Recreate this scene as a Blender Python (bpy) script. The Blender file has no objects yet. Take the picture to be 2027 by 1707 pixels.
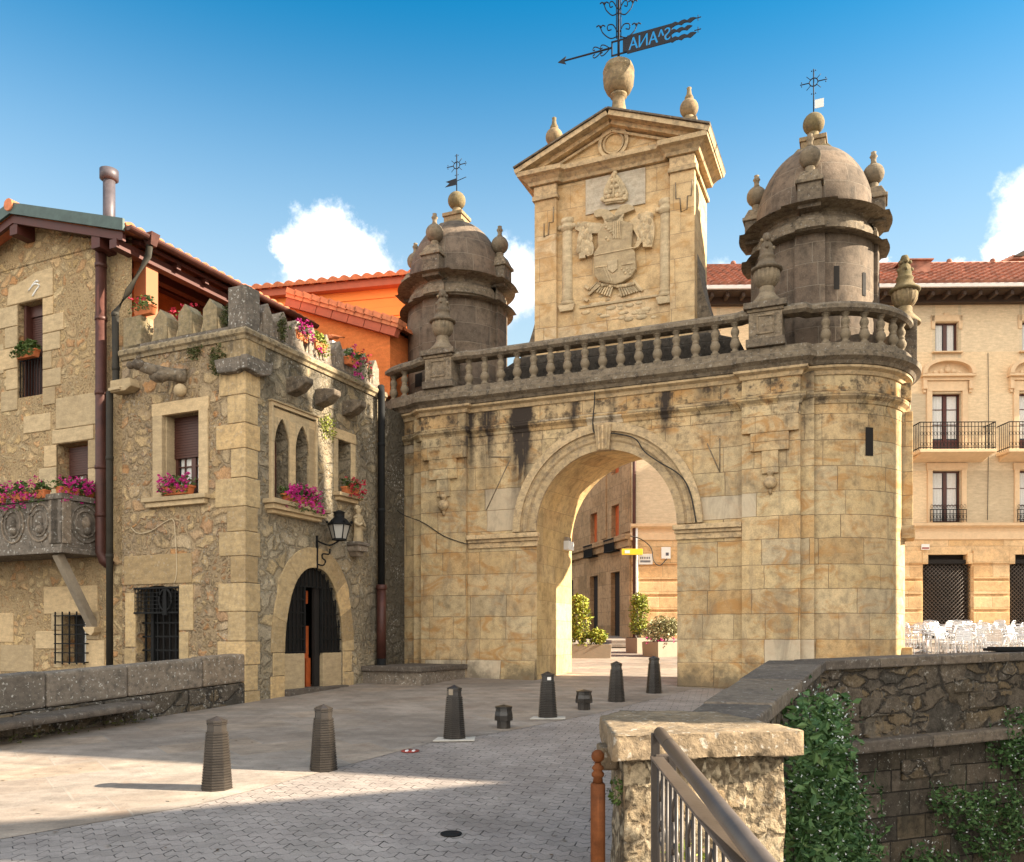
import bpy, bmesh, math, random
from mathutils import Vector, Matrix, noise as mnoise
random.seed(7)
R = math.radians; PI = math.pi
scene = bpy.context.scene
COL = scene.collection

# ------------------------------------------------------------------ camera
EYE = 1.9; SLOPE = .053; FPX = 1700.; PX = 1013.5; HOR = 1262.
cd = bpy.data.cameras.new('camera'); cam = bpy.data.objects.new('camera', cd); COL.objects.link(cam)
cam.location = (0, 0, EYE); cam.rotation_euler = (R(90), 0, 0)
cd.sensor_fit = 'HORIZONTAL'; cd.sensor_width = 36; cd.lens = 36 * FPX / 2027
cd.shift_y = (HOR - 853.5) / 2027; cd.clip_end = 3000; cd.clip_start = .05
scene.camera = cam

# ------------------------------------------------------------------ light
SUN_AZ = 97.; SUN_EL = 29.4
sun_dir = Vector((math.sin(R(SUN_AZ)) * math.cos(R(SUN_EL)), math.cos(R(SUN_AZ)) * math.cos(R(SUN_EL)), math.sin(R(SUN_EL))))
ld = bpy.data.lights.new('sun', 'SUN'); ld.energy = 5.0; ld.angle = R(.53); ld.color = (1, .87, .68)
sun = bpy.data.objects.new('sun', ld); COL.objects.link(sun)
sun.rotation_euler = sun_dir.to_track_quat('Z', 'Y').to_euler(); sun.location = (20, -3, 30)

world = bpy.data.worlds.new('World'); scene.world = world; world.use_nodes = True
SKY_STRENGTH = .085
scene.view_settings.view_transform = 'Standard'; scene.view_settings.look = 'None'
scene.view_settings.exposure = 1.95; scene.view_settings.gamma = 1


# ------------------------------------------------------------------ node helpers
class NT:
    def __init__(s, tree):
        s.t = tree; s.t.nodes.clear()

    def n(s, typ, ins=None, **props):
        nd = s.t.nodes.new(typ)
        for k, v in props.items(): setattr(nd, k, v)
        for k, v in (ins or {}).items(): s.set(nd, k, v)
        return nd

    def set(s, nd, k, v):
        sock = nd.inputs[k]
        if isinstance(v, bpy.types.NodeSocket): s.t.links.new(v, sock)
        elif isinstance(v, bpy.types.Node): s.t.links.new(v.outputs[0], sock)
        else:
            if isinstance(v, (tuple, list)) and len(v) == 3 and sock.type == 'RGBA': v = (*v, 1)
            sock.default_value = v

    def m(s, op, a, b=0., c=0., clamp=False):
        nd = s.n('ShaderNodeMath', operation=op, use_clamp=clamp)
        s.set(nd, 0, a); s.set(nd, 1, b); s.set(nd, 2, c)
        return nd.outputs[0]

    def vm(s, op, a, b=None, **k):
        nd = s.n('ShaderNodeVectorMath', operation=op); s.set(nd, 0, a)
        if b is not None: s.set(nd, 1, b)
        for kk, v in k.items(): s.set(nd, kk, v)
        return nd.outputs['Value' if op in ('LENGTH', 'DISTANCE', 'DOT_PRODUCT') else 'Vector']

    def mix(s, f, a, b, mode='MIX'):
        nd = s.n('ShaderNodeMix', data_type='RGBA', blend_type=mode)
        s.set(nd, 0, f); s.set(nd, 6, a); s.set(nd, 7, b)
        return nd.outputs[2]

    def ramp(s, f, stops, interp='LINEAR'):
        nd = s.n('ShaderNodeValToRGB'); cr = nd.color_ramp; cr.interpolation = interp
        while len(cr.elements) < len(stops): cr.elements.new(.5)
        for e, (p, c) in zip(cr.elements, stops):
            e.position = p
            if not isinstance(c, (tuple, list)): c = (c, c, c)
            e.color = (*c[:3], 1)
        s.set(nd, 0, f)
        return nd.outputs[0]

    def noise(s, vec, scale, detail=3, rough=.55, dist=0.):
        nd = s.n('ShaderNodeTexNoise', {'Scale': scale, 'Detail': detail, 'Roughness': rough, 'Distortion': dist})
        if vec is not None: s.set(nd, 'Vector', vec)
        return nd.outputs[0]

    def xyz(s, vec):
        nd = s.n('ShaderNodeSeparateXYZ'); s.set(nd, 0, vec); return nd.outputs

    def comb(s, x, y, z=0.):
        nd = s.n('ShaderNodeCombineXYZ'); s.set(nd, 0, x); s.set(nd, 1, y); s.set(nd, 2, z); return nd.outputs[0]

    def out(s, col, rough=.85, bump=None, bstr=.4, bdist=.02, spec=.25, metal=0., **k):
        p = s.n('ShaderNodeBsdfPrincipled')
        s.set(p, 'Base Color', col); s.set(p, 'Roughness', rough); s.set(p, 'Specular IOR Level', spec); s.set(p, 'Metallic', metal)
        for kk, v in k.items(): s.set(p, kk.replace('_', ' '), v)
        if bump is not None:
            b = s.n('ShaderNodeBump', {'Strength': bstr, 'Distance': bdist}); s.set(b, 'Height', bump); s.set(p, 'Normal', b)
        o = s.n('ShaderNodeOutputMaterial'); s.set(o, 0, p)


def newmat(name):
    m = bpy.data.materials.new(name); m.use_nodes = True
    return m, NT(m.node_tree)


# world: Nishita sky with a few cumulus clouds on the sky sphere
nt = NT(world.node_tree)
sky = nt.n('ShaderNodeTexSky', sky_type='NISHITA', sun_disc=False, sun_elevation=R(SUN_EL), sun_rotation=R(SUN_AZ), altitude=100, air_density=1.0, dust_density=.4, ozone_density=1.6)
tc = nt.n('ShaderNodeTexCoord')
dirv = nt.vm('NORMALIZE', tc.outputs['Generated'])
hsv = nt.n('ShaderNodeHueSaturation', {'Hue': .49, 'Saturation': 1.3, 'Value': .9, 'Color': sky})
skycol = hsv.outputs[0]
def cdir(u, v): return tuple(Vector((u - PX, FPX, HOR - v)).normalized())
wob = nt.n('ShaderNodeTexNoise', {'Vector': dirv, 'Scale': 15, 'Detail': 8, 'Roughness': .68})
wv = nt.vm('SCALE', nt.vm('SUBTRACT', wob.outputs['Color'], (.5, .5, .5)), Scale=.085)
dw = nt.vm('ADD', dirv, wv)
mask = None
for (u, v, r) in [(628, 462, 62), (600, 505, 62), (690, 505, 60), (650, 545, 95), (735, 555, 60), (560, 500, 36), (1030, 560, 66), (985, 600, 60), (1000, 520, 25), (2085, 400, 72), (2035, 470, 44), (1905, 540, 30), (1940, 550, 36), (2080, 490, 70), (1755, 530, 26), (300, 700, 120), (1430, 640, 90)]:
    d = nt.vm('DISTANCE', dw, cdir(u, v))
    rr = r / FPX * .88
    mk = nt.n('ShaderNodeMapRange', {'Value': d, 'From Min': rr * 1.32, 'From Max': rr * .66, 'To Min': 0., 'To Max': 1.}, interpolation_type='SMOOTHSTEP').outputs[0]
    mask = mk if mask is None else nt.m('MAXIMUM', mask, mk)
cn = nt.noise(dirv, 14, 5)
cloudcol = nt.ramp(cn, [(.35, (3.1, 3.3, 3.6)), (.55, (5., 5., 5.))])
zz = nt.xyz(dirv)[2]
tint = nt.n('ShaderNodeMapRange', {'Value': zz, 'From Min': .26, 'From Max': .66, 'To Min': 0., 'To Max': 1.}, interpolation_type='SMOOTHSTEP').outputs[0]
skycol = nt.mix(1., skycol, nt.mix(tint, (.72, .9, .92), (.02, .74, .8)), 'MULTIPLY')
hz = nt.n('ShaderNodeMapRange', {'Value': zz, 'From Min': .62, 'From Max': .2, 'To Min': 0., 'To Max': .97}, interpolation_type='SMOOTHSTEP').outputs[0]
skyc2 = nt.mix(hz, skycol, (2.1, 2.68, 2.9))
fin = nt.mix(mask, skyc2, cloudcol)
# added unseen cloud bank behind the camera, fill light for the shaded fronts
dy = nt.xyz(dirv)[1]
bk = nt.n('ShaderNodeMapRange', {'Value': dy, 'From Min': .05, 'From Max': -.25, 'To Min': 0., 'To Max': 1.}).outputs[0]
bk = nt.m('MULTIPLY', bk, nt.n('ShaderNodeMapRange', {'Value': zz, 'From Min': .98, 'From Max': .75, 'To Min': 0., 'To Max': 1.}).outputs[0])
bm_ = nt.m('MULTIPLY', bk, nt.ramp(nt.noise(dirv, 2.1, 6, .6), [(.36, 0.), (.48, 1.)]))
fin = nt.mix(bm_, fin, (8.8, 8.4, 7.7))
bg = nt.n('ShaderNodeBackground', {'Color': fin, 'Strength': SKY_STRENGTH})
wo = nt.n('ShaderNodeOutputWorld'); nt.set(wo, 0, bg)


# ------------------------------------------------------------------ materials
def UV(nt):
    return nt.n('ShaderNodeUVMap', uv_map='UVMap').outputs[0]

def POS(nt):
    return nt.n('ShaderNodeTexCoord').outputs['Object']

def rowrand(nt, row, seed):
    w = nt.n('ShaderNodeTexWhiteNoise', noise_dimensions='1D'); nt.set(w, 'W', nt.m('ADD', row, seed)); return w.outputs['Value']

def ashlar(name, cols, row=.46, width=.8, mortar=(.25, .2, .13), msize=.007, var=.5, stain=None, dirt=(.12, .1, .08), dirtamt=.4, lichen=0., streak=None, bstr=.5, base=None, seed=0., patch=None):
    m, nt = newmat(name); uv = UV(nt); x, y, _ = nt.xyz(uv); pos = POS(nt)
    ny = nt.n('ShaderNodeTexNoise', {'Scale': .9, 'Detail': 1}, noise_dimensions='1D'); nt.set(ny, 'W', nt.m('ADD', y, seed))
    y2 = nt.m('ADD', y, nt.m('MULTIPLY', nt.m('SUBTRACT', ny.outputs[0], .5), .35 * row))
    wobn = nt.noise(uv, 2.6, 2)
    y2 = nt.m('ADD', y2, nt.m('MULTIPLY', nt.m('SUBTRACT', wobn, .5), .03))
    rw = nt.m('FLOOR', nt.m('DIVIDE', y2, row))
    r1 = rowrand(nt, rw, 3.3 + seed); r2 = rowrand(nt, rw, 17.1 + seed)
    x2 = nt.m('ADD', nt.m('MULTIPLY', x, nt.m('MULTIPLY_ADD', r1, .7, .65)), nt.m('MULTIPLY', r2, 9.))
    x2 = nt.m('ADD', x2, nt.m('MULTIPLY', nt.m('SUBTRACT', nt.noise(uv, 3.1, 2), .5), .03))
    br = nt.n('ShaderNodeTexBrick', {'Vector': nt.comb(x2, y2), 'Color1': (0, 0, 0), 'Color2': (1, 1, 1), 'Mortar': (.5, .5, .5), 'Scale': 1., 'Mortar Size': msize, 'Mortar Smooth': .6, 'Bias': 0., 'Brick Width': width, 'Row Height': row}, offset=.5, squash=1.5, squash_frequency=3)
    tint = nt.xyz(br.outputs['Color'])[0]
    k = len(cols)
    col = nt.ramp(tint, [(i / max(1, k - 1), c) for i, c in enumerate(cols)])
    big = nt.noise(pos, 1.1, 4, .6); mid = nt.noise(pos, 6., 5, .65); fine = nt.noise(pos, 45., 3, .7)
    col = nt.mix(1., col, nt.ramp(mid, [(.25, 1 - var), (.5, 1.), (.75, 1 + var * .4)]), 'MULTIPLY')
    col = nt.mix(1., col, nt.ramp(fine, [(.3, .8), (.7, 1.15)]), 'MULTIPLY')
    vary = nt.noise(pos, .75, 5, .62)
    col = nt.mix(1., col, nt.ramp(vary, [(.3, (.8, .78, .75)), (.5, (1., 1., 1.)), (.7, (1.16, 1.12, 1.06))]), 'MULTIPLY')
    if stain:
        sn = nt.noise(nt.vm('MULTIPLY', pos, (1.2, 1.2, 2.2)), 1.3, 5, .65, 1.2)
        col = nt.mix(nt.ramp(sn, [(.5, 0.), (.64, .8)]), col, stain)
    if patch:
        wn = nt.noise(nt.comb(nt.m('MULTIPLY', tint, 40.), nt.m('MULTIPLY', rw, 3.7)), 5.3, 0)
        col = nt.mix(nt.ramp(wn, [(.7, 0.), (.72, .7)]), col, patch)
    if dirtamt:
        dn = nt.noise(nt.vm('MULTIPLY', pos, (1.4, 1.4, .5)), 1.7, 6, .7, .6)
        col = nt.mix(nt.ramp(dn, [(.5, 0.), (.72, dirtamt)]), col, dirt)
    col = nt.mix(nt.m('MULTIPLY', br.outputs['Fac'], nt.ramp(big, [(.3, .45), (.7, 1.)])), col, mortar)
    px, py, pz = nt.xyz(pos)
    if base:      # damp blackened foot of the wall, ragged upper edge
        e = nt.m('ADD', pz, nt.m('MULTIPLY', nt.m('SUBTRACT', nt.noise(pos, 2.2, 5, .7), .5), 1.6))
        mk = nt.n('ShaderNodeMapRange', {'Value': e, 'From Min': base + .1, 'From Max': base - .35, 'To Min': 0., 'To Max': .75}).outputs[0]
        col = nt.mix(mk, col, (.085, .07, .05))
    if streak:    # water stains running down below the cornice: list of (x, halfwidth, ztop, zbottom, strength)
        vn = nt.noise(nt.vm('MULTIPLY', pos, (7., 7., .7)), 1., 4, .6, .3)
        for (sx, hw, zt, zb, st) in streak:
            dx = nt.m('DIVIDE', nt.m('ABSOLUTE', nt.m('SUBTRACT', px, sx)), hw)
            f = nt.m('SUBTRACT', 1.1, dx, clamp=True)
            g = nt.n('ShaderNodeMapRange', {'Value': pz, 'From Min': zb, 'From Max': zt, 'To Min': 0., 'To Max': 1.}).outputs[0]
            f2 = nt.m('ADD', f, nt.m('MULTIPLY', nt.m('SUBTRACT', nt.noise(pos, 5., 5, .7), .5), 1.1), clamp=True)
            a = nt.m('MULTIPLY', nt.m('MULTIPLY', f2, g), nt.ramp(vn, [(.3, .25), (.5, 1.)]))
            col = nt.mix(nt.m('MULTIPLY', a, st, clamp=True), col, (.045, .034, .027))
    if lichen:
        ln = nt.noise(pos, 23., 3, .6); l2 = nt.noise(pos, 2., 3)
        col = nt.mix(nt.m('MULTIPLY', nt.ramp(ln, [(.62, 0.), (.68, 1.)]), nt.ramp(l2, [(.4, 0.), (.65, lichen)])), col, (.42, .41, .36))
    bh = nt.m('ADD', nt.m('MULTIPLY_ADD', br.outputs['Fac'], -1.6, nt.m('MULTIPLY', tint, .55)), nt.m('MULTIPLY_ADD', mid, .9, nt.m('MULTIPLY', fine, .45)))
    nt.out(col, .9, bh, bstr, .02)
    return m

def rubble(name, cols, mortar, scale=2.6, stretch=1.35, moss=0., grey=None, greyamt=.5, lichen=.3, seed=0., edge=.09, bdist=.03, plaster=.5, stainz=None, bstr=.7):
    """irregular rubble: two sizes of stones, half buried in mortar of uneven width, stained and lichened"""
    m, nt = newmat(name); uv = UV(nt); pos = POS(nt)
    w = nt.n('ShaderNodeTexNoise', {'Vector': uv, 'Scale': 1.3, 'Detail': 2}); w2 = nt.n('ShaderNodeTexNoise', {'Vector': uv, 'Scale': 7., 'Detail': 4, 'Roughness': .65})
    uvd = nt.vm('ADD', uv, nt.vm('SCALE', nt.vm('SUBTRACT', w.outputs['Color'], (.5, .5, .5)), Scale=.4))
    uvd = nt.vm('ADD', uvd, nt.vm('SCALE', nt.vm('SUBTRACT', w2.outputs['Color'], (.5, .5, .5)), Scale=.13))
    def vor(sc, st, off):
        q = nt.vm('ADD', nt.vm('MULTIPLY', uvd, (sc, sc * st, 0)), (seed + off, seed * 2, 0))
        a = nt.n('ShaderNodeTexVoronoi', {'Vector': q, 'Scale': 1., 'Randomness': 1.}, voronoi_dimensions='2D')
        b = nt.n('ShaderNodeTexVoronoi', {'Vector': q, 'Scale': 1., 'Randomness': 1.}, voronoi_dimensions='2D', feature='DISTANCE_TO_EDGE')
        return nt.xyz(a.outputs['Color'])[0], nt.m('DIVIDE', b.outputs['Distance'], sc)
    r1, d1 = vor(scale * .85, stretch * 1.1, 0.); r2, d2 = vor(scale * 2.3, stretch, 31.)
    sel = nt.ramp(nt.noise(nt.vm('ADD', uv, (seed, 3., 0)), 1.1, 3, .6), [(.48, 0.), (.52, 1.)])
    rnd = nt.m('ADD', nt.m('MULTIPLY', r1, nt.m('SUBTRACT', 1., sel)), nt.m('MULTIPLY', r2, sel))
    dist = nt.m('ADD', nt.m('MULTIPLY', d1, nt.m('SUBTRACT', 1., sel)), nt.m('MULTIPLY', d2, sel))
    mid = nt.noise(pos, 6., 6, .7); fine = nt.noise(pos, 33., 5, .75); big = nt.noise(pos, .8, 5, .65); k = len(cols)
    col = nt.ramp(rnd, [(i / max(1, k - 1), c) for i, c in enumerate(cols)])
    col = nt.mix(1., col, nt.ramp(mid, [(.3, .42), (.5, 1.), (.7, 1.3)]), 'MULTIPLY')
    edg = nt.m('ADD', dist, nt.m('MULTIPLY', nt.m('SUBTRACT', fine, .5), .05))
    edg = nt.m('SUBTRACT', edg, nt.m('MULTIPLY', nt.ramp(nt.noise(uv, 1.9, 4, .65), [(.35, 0.), (.75, 1.)]), plaster * .09))
    em = nt.ramp(edg, [(.0, 1.), (edge * .5, 0.)])
    mcol = nt.mix(nt.noise(uv, 2.3, 5, .7), mortar, tuple(c * .6 for c in mortar))
    col = nt.mix(em, col, mcol)
    gap = nt.ramp(nt.m('ABSOLUTE', nt.m('SUBTRACT', edg, .012)), [(.0, 1.), (.012, 0.)])
    col = nt.mix(nt.m('MULTIPLY', gap, nt.ramp(nt.noise(uv, 4., 3), [(.42, 0.), (.62, .8)])), col, tuple(c * .22 for c in mortar))
    col = nt.mix(1., col, nt.ramp(fine, [(.32, .55), (.5, 1.), (.68, 1.35)]), 'MULTIPLY')
    if grey: col = nt.mix(nt.ramp(nt.m('MULTIPLY_ADD', mid, .25, nt.m('MULTIPLY', big, .75)), [(.4, 0.), (.6, greyamt)]), col, grey)
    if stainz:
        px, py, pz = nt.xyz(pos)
        e = nt.m('MULTIPLY_ADD', nt.m('MAXIMUM', nt.m('SUBTRACT', pz, stainz), nt.m('MULTIPLY', nt.m('SUBTRACT', py, 3.3), 1.3)), .16, nt.noise(nt.vm('MULTIPLY', pos, (1.6, 1.6, .55)), 1.5, 6, .7))  # darkens upward and towards the gate end, broken by noise
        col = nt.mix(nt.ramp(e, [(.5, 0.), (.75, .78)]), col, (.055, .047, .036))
    if moss:
        mn = nt.noise(pos, 1.9, 6, .75)
        col = nt.mix(nt.ramp(mn, [(.55, 0.), (.7, moss)]), col, (.055, .055, .03))
    if lichen:
        ln = nt.noise(pos, 17., 5, .7); l2 = nt.noise(pos, 1.5, 4, .6)
        col = nt.mix(nt.m('MULTIPLY', nt.ramp(ln, [(.56, 0.), (.62, 1.)]), nt.ramp(l2, [(.45, 0.), (.62, lichen)])), col, (.46, .43, .38))
    h = nt.m('ADD', nt.ramp(edg, [(0., 0.), (.05, 1.)]), nt.m('MULTIPLY_ADD', mid, .9, nt.m('MULTIPLY', fine, .5)))
    nt.out(col, .93, h, bstr, bdist)
    return m

def stone(name, c1, c2, dark=(.03, .026, .022), darkamt=.6, lichen=.35, bstr=.5, moss=0., stainz=None):
    m, nt = newmat(name); pos = POS(nt)
    a = nt.noise(pos, 2.4, 5, .65); b = nt.noise(pos, 9., 5, .7); c = nt.noise(pos, 38., 4, .7)
    isl = nt.n('ShaderNodeNewGeometry').outputs['Random Per Island']
    col = nt.mix(nt.ramp(nt.m('MULTIPLY_ADD', isl, .45, nt.m('MULTIPLY', a, .6)), [(.35, 0.), (.65, 1.)]), c1, c2)
    col = nt.mix(1., col, nt.ramp(isl, [(0., (.82, .8, .78)), (.5, (1., 1., 1.)), (1., (1.1, 1.02, .92))]), 'MULTIPLY')
    col = nt.mix(1., col, nt.ramp(c, [(.3, .86), (.7, 1.1)]), 'MULTIPLY')
    col = nt.mix(1., col, nt.ramp(nt.noise(nt.vm('MULTIPLY', pos, (1.5, 1.5, 6.)), 2.2, 5, .7), [(.3, .78), (.7, 1.16)]), 'MULTIPLY')
    col = nt.mix(nt.ramp(b, [(.46, 0.), (.66, darkamt)]), col, dark)
    if stainz:
        pz = nt.xyz(pos)[2]
        e = nt.m('MULTIPLY_ADD', nt.m('SUBTRACT', pz, stainz), .14, nt.noise(nt.vm('MULTIPLY', pos, (2.2, 2.2, .7)), 1.6, 6, .72))
        col = nt.mix(nt.ramp(e, [(.5, 0.), (.72, .8)]), col, (.06, .05, .038))
    if moss: col = nt.mix(nt.ramp(nt.noise(pos, 3.4, 5, .7), [(.52, 0.), (.66, moss)]), col, (.07, .075, .025))
    if lichen: col = nt.mix(nt.m('MULTIPLY', nt.ramp(nt.noise(pos, 21., 4, .6), [(.6, 0.), (.66, 1.)]), lichen), col, (.5, .48, .43))
    nt.out(col, .92, nt.m('MULTIPLY_ADD', b, .7, nt.m('MULTIPLY', c, .4)), bstr, .02)
    return m

def plain(name, c, rough=.6, var=.12, metal=0., spec=.4, bscale=60., bstr=.08, scale=5.):
    m, nt = newmat(name); pos = POS(nt)
    a = nt.noise(pos, scale, 5, .65)
    col = nt.mix(1., (*c, 1), nt.ramp(a, [(.25, 1 - var), (.75, 1 + var)]), 'MULTIPLY')
    nt.out(col, nt.m('MULTIPLY_ADD', a, .2, rough - .1), nt.noise(pos, bscale, 3), bstr, .01, spec, metal)
    return m

def foliage(name, cols, scale=9., rough=.6):
    m, nt = newmat(name)
    g = nt.n('ShaderNodeNewGeometry')
    w = nt.n('ShaderNodeTexWhiteNoise', noise_dimensions='1D'); nt.set(w, 'W', nt.m('MULTIPLY', g.outputs['Random Per Island'], 91.))
    k = len(cols)
    f = nt.m('MULTIPLY_ADD', w.outputs['Value'], .65, nt.m('MULTIPLY', nt.noise(POS(nt), scale, 2), .35))
    col = nt.ramp(f, [(i / max(1, k - 1), c) for i, c in enumerate(cols)])
    nt.out(col, rough, None, spec=.3, Subsurface_Weight=0.)
    return m

M = {}
def T(c): return (min(.64, c[0] * 1.14), min(.58, c[1] * 1.17), min(.5, c[2] * 1.17))
OCHRE = [(.4, .265, .13), (.47, .34, .185), (.42, .3, .17), (.5, .37, .21), (.43, .275, .13), (.48, .37, .225), (.45, .32, .165), (.41, .315, .2)]
OCHRE = [T(c) for c in OCHRE]
M['gate'] = ashlar('gate_sandstone', OCHRE, .47, .78, (.16, .115, .07), .0075, .38, (.42, .22, .075), (.15, .125, .095), .62, .1,
                   [(-1.95, .34, 6.6, 4.0, 2.6), (-2.75, .24, 6.6, 4.2, 1.5), (-.75, .16, 6.6, 5.2, 1.8), (1.2, .15, 6.6, 5.2, 2.4), (-3.15, .12, 6.6, 4.6, 1.6), (-3.5, .5, 6.2, 5.2, .45), (.1, .1, 6.2, 4.9, .9), (3.95, .16, 6.2, 5., .6), (2.0, .35, 6.15, 5.6, .5), (-4.9, .6, 6.2, 4.9, .5)],
                   .6, .85, 0., (.52, .44, .33))
M['soffit'] = ashlar('arch_soffit_stone', [T((.4, .26, .12)), T((.5, .35, .17)), T((.45, .3, .13))], .4, .7, (.18, .12, .06), .005, .4, None, (.12, .09, .06), .4)
M['trim'] = stone('moulded_sandstone', T((.4, .28, .155)), T((.5, .365, .215)), (.12, .095, .075), .6, .06)
M['dark'] = ashlar('blackened_masonry', [(.15, .11, .08), (.2, .15, .108), (.12, .093, .07), (.175, .13, .095)], .42, .62, (.28, .235, .18), .007, .5, None, (.045, .038, .032), .7, .2)
M['dark2'] = stone('blackened_carved_stone', (.15, .117, .085), (.23, .185, .13), (.035, .03, .026), .7, .3)
M['black'] = stone('shade_black_stone', (.065, .055, .044), (.1, .083, .066), (.015, .013, .012), .7, .1)  # weathered stone, blackened to read as shadow behind the balusters
M['weath'] = stone('weathered_coping_stone', (.2, .16, .105), (.36, .28, .17), (.055, .046, .036), .8, .3)
M['bal'] = stone('weathered_baluster_stone', (.185, .145, .1), (.25, .2, .135), (.06, .05, .04), .5, .12)
M['finial'] = stone('lichened_finial_stone', (.21, .165, .085), (.27, .2, .12), (.06, .05, .04), .55, .1, moss=.35)
M['attic'] = ashlar('attic_sandstone', [T((.44, .29, .15)), T((.52, .365, .2)), T((.48, .325, .17)), T((.54, .4, .25))], .52, .95, (.2, .14, .09), .006, .3, (.42, .24, .09), (.17, .14, .1), .22)
M['relief'] = stone('carved_relief_stone', (.47, .36, .215), (.55, .44, .28), (.19, .14, .09), .4, .05, .8)
M['slab'] = stone('grey_marble_slab', (.43, .36, .26), (.48, .42, .33), (.2, .16, .1), .4, 0.)
M['tower_l'] = rubble('tower_rubble_ochre', [(.46, .31, .15), (.4, .285, .16), (.55, .39, .2), (.32, .24, .16), (.48, .24, .09), (.45, .34, .21), (.5, .35, .17)], (.44, .32, .185), 3.4, 1.25, .3, (.17, .13, .085), .4, .6, 0., .07, .035, .35, 6.0, .9)
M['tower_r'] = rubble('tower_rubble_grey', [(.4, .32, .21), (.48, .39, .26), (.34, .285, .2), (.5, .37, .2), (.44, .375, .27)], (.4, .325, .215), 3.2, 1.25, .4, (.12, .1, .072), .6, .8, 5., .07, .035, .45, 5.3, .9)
M['quoin'] = stone('dressed_quoin_stone', (.41, .295, .155), (.52, .385, .21), (.2, .15, .09), .5, .25, .6, 0., 5.7)
M['house'] = rubble('house_rubble', [(.5, .335, .155), (.58, .41, .205), (.43, .3, .165), (.5, .26, .11), (.6, .45, .25), (.46, .345, .2)], (.5, .355, .19), 4.8, 1.15, .1, (.3, .22, .13), .3, .25, 9., .06, .03, .4, None, .85)
M['dress'] = stone('window_surround_stone', (.45, .34, .2), (.53, .41, .25), (.25, .19, .12), .3, .03)
M['parapet'] = stone('parapet_granite', (.16, .135, .11), (.23, .19, .15), (.06, .053, .043), .65, .8)
M['copingst'] = stone('coping_stone', (.115, .095, .078), (.17, .14, .11), (.05, .04, .035), .6, .3)
M['pillar'] = rubble('sunlit_pillar_masonry', [(.24, .18, .11), (.33, .265, .175), (.21, .145, .08), (.38, .315, .22)], (.15, .11, .068), 2.2, 2.2, .2, None, 0, .6, 3., .09, .05, .3)
M['cap'] = stone('pillar_cap_stone', (.16, .118, .075), (.235, .18, .118), (.07, .053, .037), .65, .4, .9, .0)
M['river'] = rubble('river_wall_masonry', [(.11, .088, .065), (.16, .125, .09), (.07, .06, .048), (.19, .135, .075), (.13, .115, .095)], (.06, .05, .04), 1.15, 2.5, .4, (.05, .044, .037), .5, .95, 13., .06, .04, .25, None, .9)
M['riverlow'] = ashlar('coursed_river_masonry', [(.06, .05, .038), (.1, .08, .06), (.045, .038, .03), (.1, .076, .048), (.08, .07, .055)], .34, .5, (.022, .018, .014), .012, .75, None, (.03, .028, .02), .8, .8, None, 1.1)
M['iron'] = plain('black_iron', (.009, .009, .009), .75, .3, 0., .2)
M['vane'] = plain('weathered_dark_iron', (.006, .008, .014), .7, .3, 0., .4)
M['bollard'] = plain('cast_iron_paint', (.027, .021, .016), .33, .5, 0., .6, 90, .15)
M['pad'] = plain('pale_concrete', (.5, .46, .4), .9, .15)
M['copper'] = plain('copper_downpipe', (.07, .025, .018), .5, .4, .2, .4)
M['darkpipe'] = plain('dark_bronze_pipe', (.033, .028, .02), .7, .3, 0., .25)
M['fascia'] = plain('verdigris_fascia', (.065, .095, .085), .55, .35, .2)
M['timber'] = plain('red_brown_timber', (.075, .02, .014), .6, .3)
M['shutter'] = plain('brown_roller_shutter', (.062, .02, .013), .5, .15)
M['frame'] = plain('brown_window_frame', (.075, .026, .018), .45, .2)
M['salmon'] = plain('salmon_render', (.36, .125, .06), .9, .08)
M['orange'] = stone('orange_render', (.62, .17, .042), (.7, .21, .06), (.48, .12, .035), .4, 0., .12)
M['orange2'] = plain('orange_boards', (.85, .27, .06), .85, .05, scale=2.)
M['trimred'] = plain('terracotta_trim', (.4, .1, .05), .8, .15)
M['tile'] = plain('terracotta_tile', (.56, .19, .085), .85, .35, scale=7.)
M['tile2'] = plain('old_terracotta_tile', (.3, .125, .08), .85, .6, scale=2.)
M['wood'] = plain('varnished_red_wood', (.12, .04, .013), .7, .6, 0., .15, scale=9.)
M['greywood'] = plain('grey_timber_strut', (.27, .22, .16), .8, .3)
M['darkroom'] = plain('dark_interior', (.012, .009, .007), .9, .2)
M['bar'] = plain('red_orange_wood', (.4, .085, .02), .5, .3)  # plain red-orange wood colour
M['terracotta'] = plain('terracotta_pot', (.5, .15, .05), .8, .15)
M['white'] = plain('white_paint', (.75, .73, .68), .6, .06)
M['curtain'] = plain('white_curtain', (.62, .61, .58), .9, .12, scale=20)
M['plaster'] = stone('pale_plaster', (.6, .49, .335), (.66, .53, .36), (.5, .385, .24), .35, 0., .12)
M['ochrestone'] = ashlar('rusticated_ochre_stone', [(.6, .38, .18), (.68, .47, .26), (.58, .35, .16)], .62, 1.5, (.28, .18, .09), .012, .25, None, (.3, .2, .1), .25)
M['band'] = plain('painted_stone_band', (.64, .46, .28), .85, .12)
M['ashside'] = ashlar('street_side_stone', [(.3, .19, .1), (.36, .235, .13), (.26, .165, .085)], .6, 1.1, (.12, .08, .045), .01, .35, None, (.1, .075, .05), .5)
M['eave'] = plain('dark_eave_timber', (.05, .03, .02), .8, .3)
M['gutter'] = plain('pale_gutter', (.5, .45, .42), .5, .1)
M['roofgrey'] = plain('dull_plaster', (.42, .36, .29), .9, .1)
M['alu'] = plain('brushed_aluminium', (.75, .75, .76), .3, .1, .7)
M['yellow'] = plain('yellow_sign', (.8, .55, .03), .5, .05)
M['planter'] = plain('taupe_planter', (.3, .235, .17), .7, .1)
M['flue'] = plain('grey_metal_flue', (.085, .072, .08), .5, .25, .2, .4)
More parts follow.
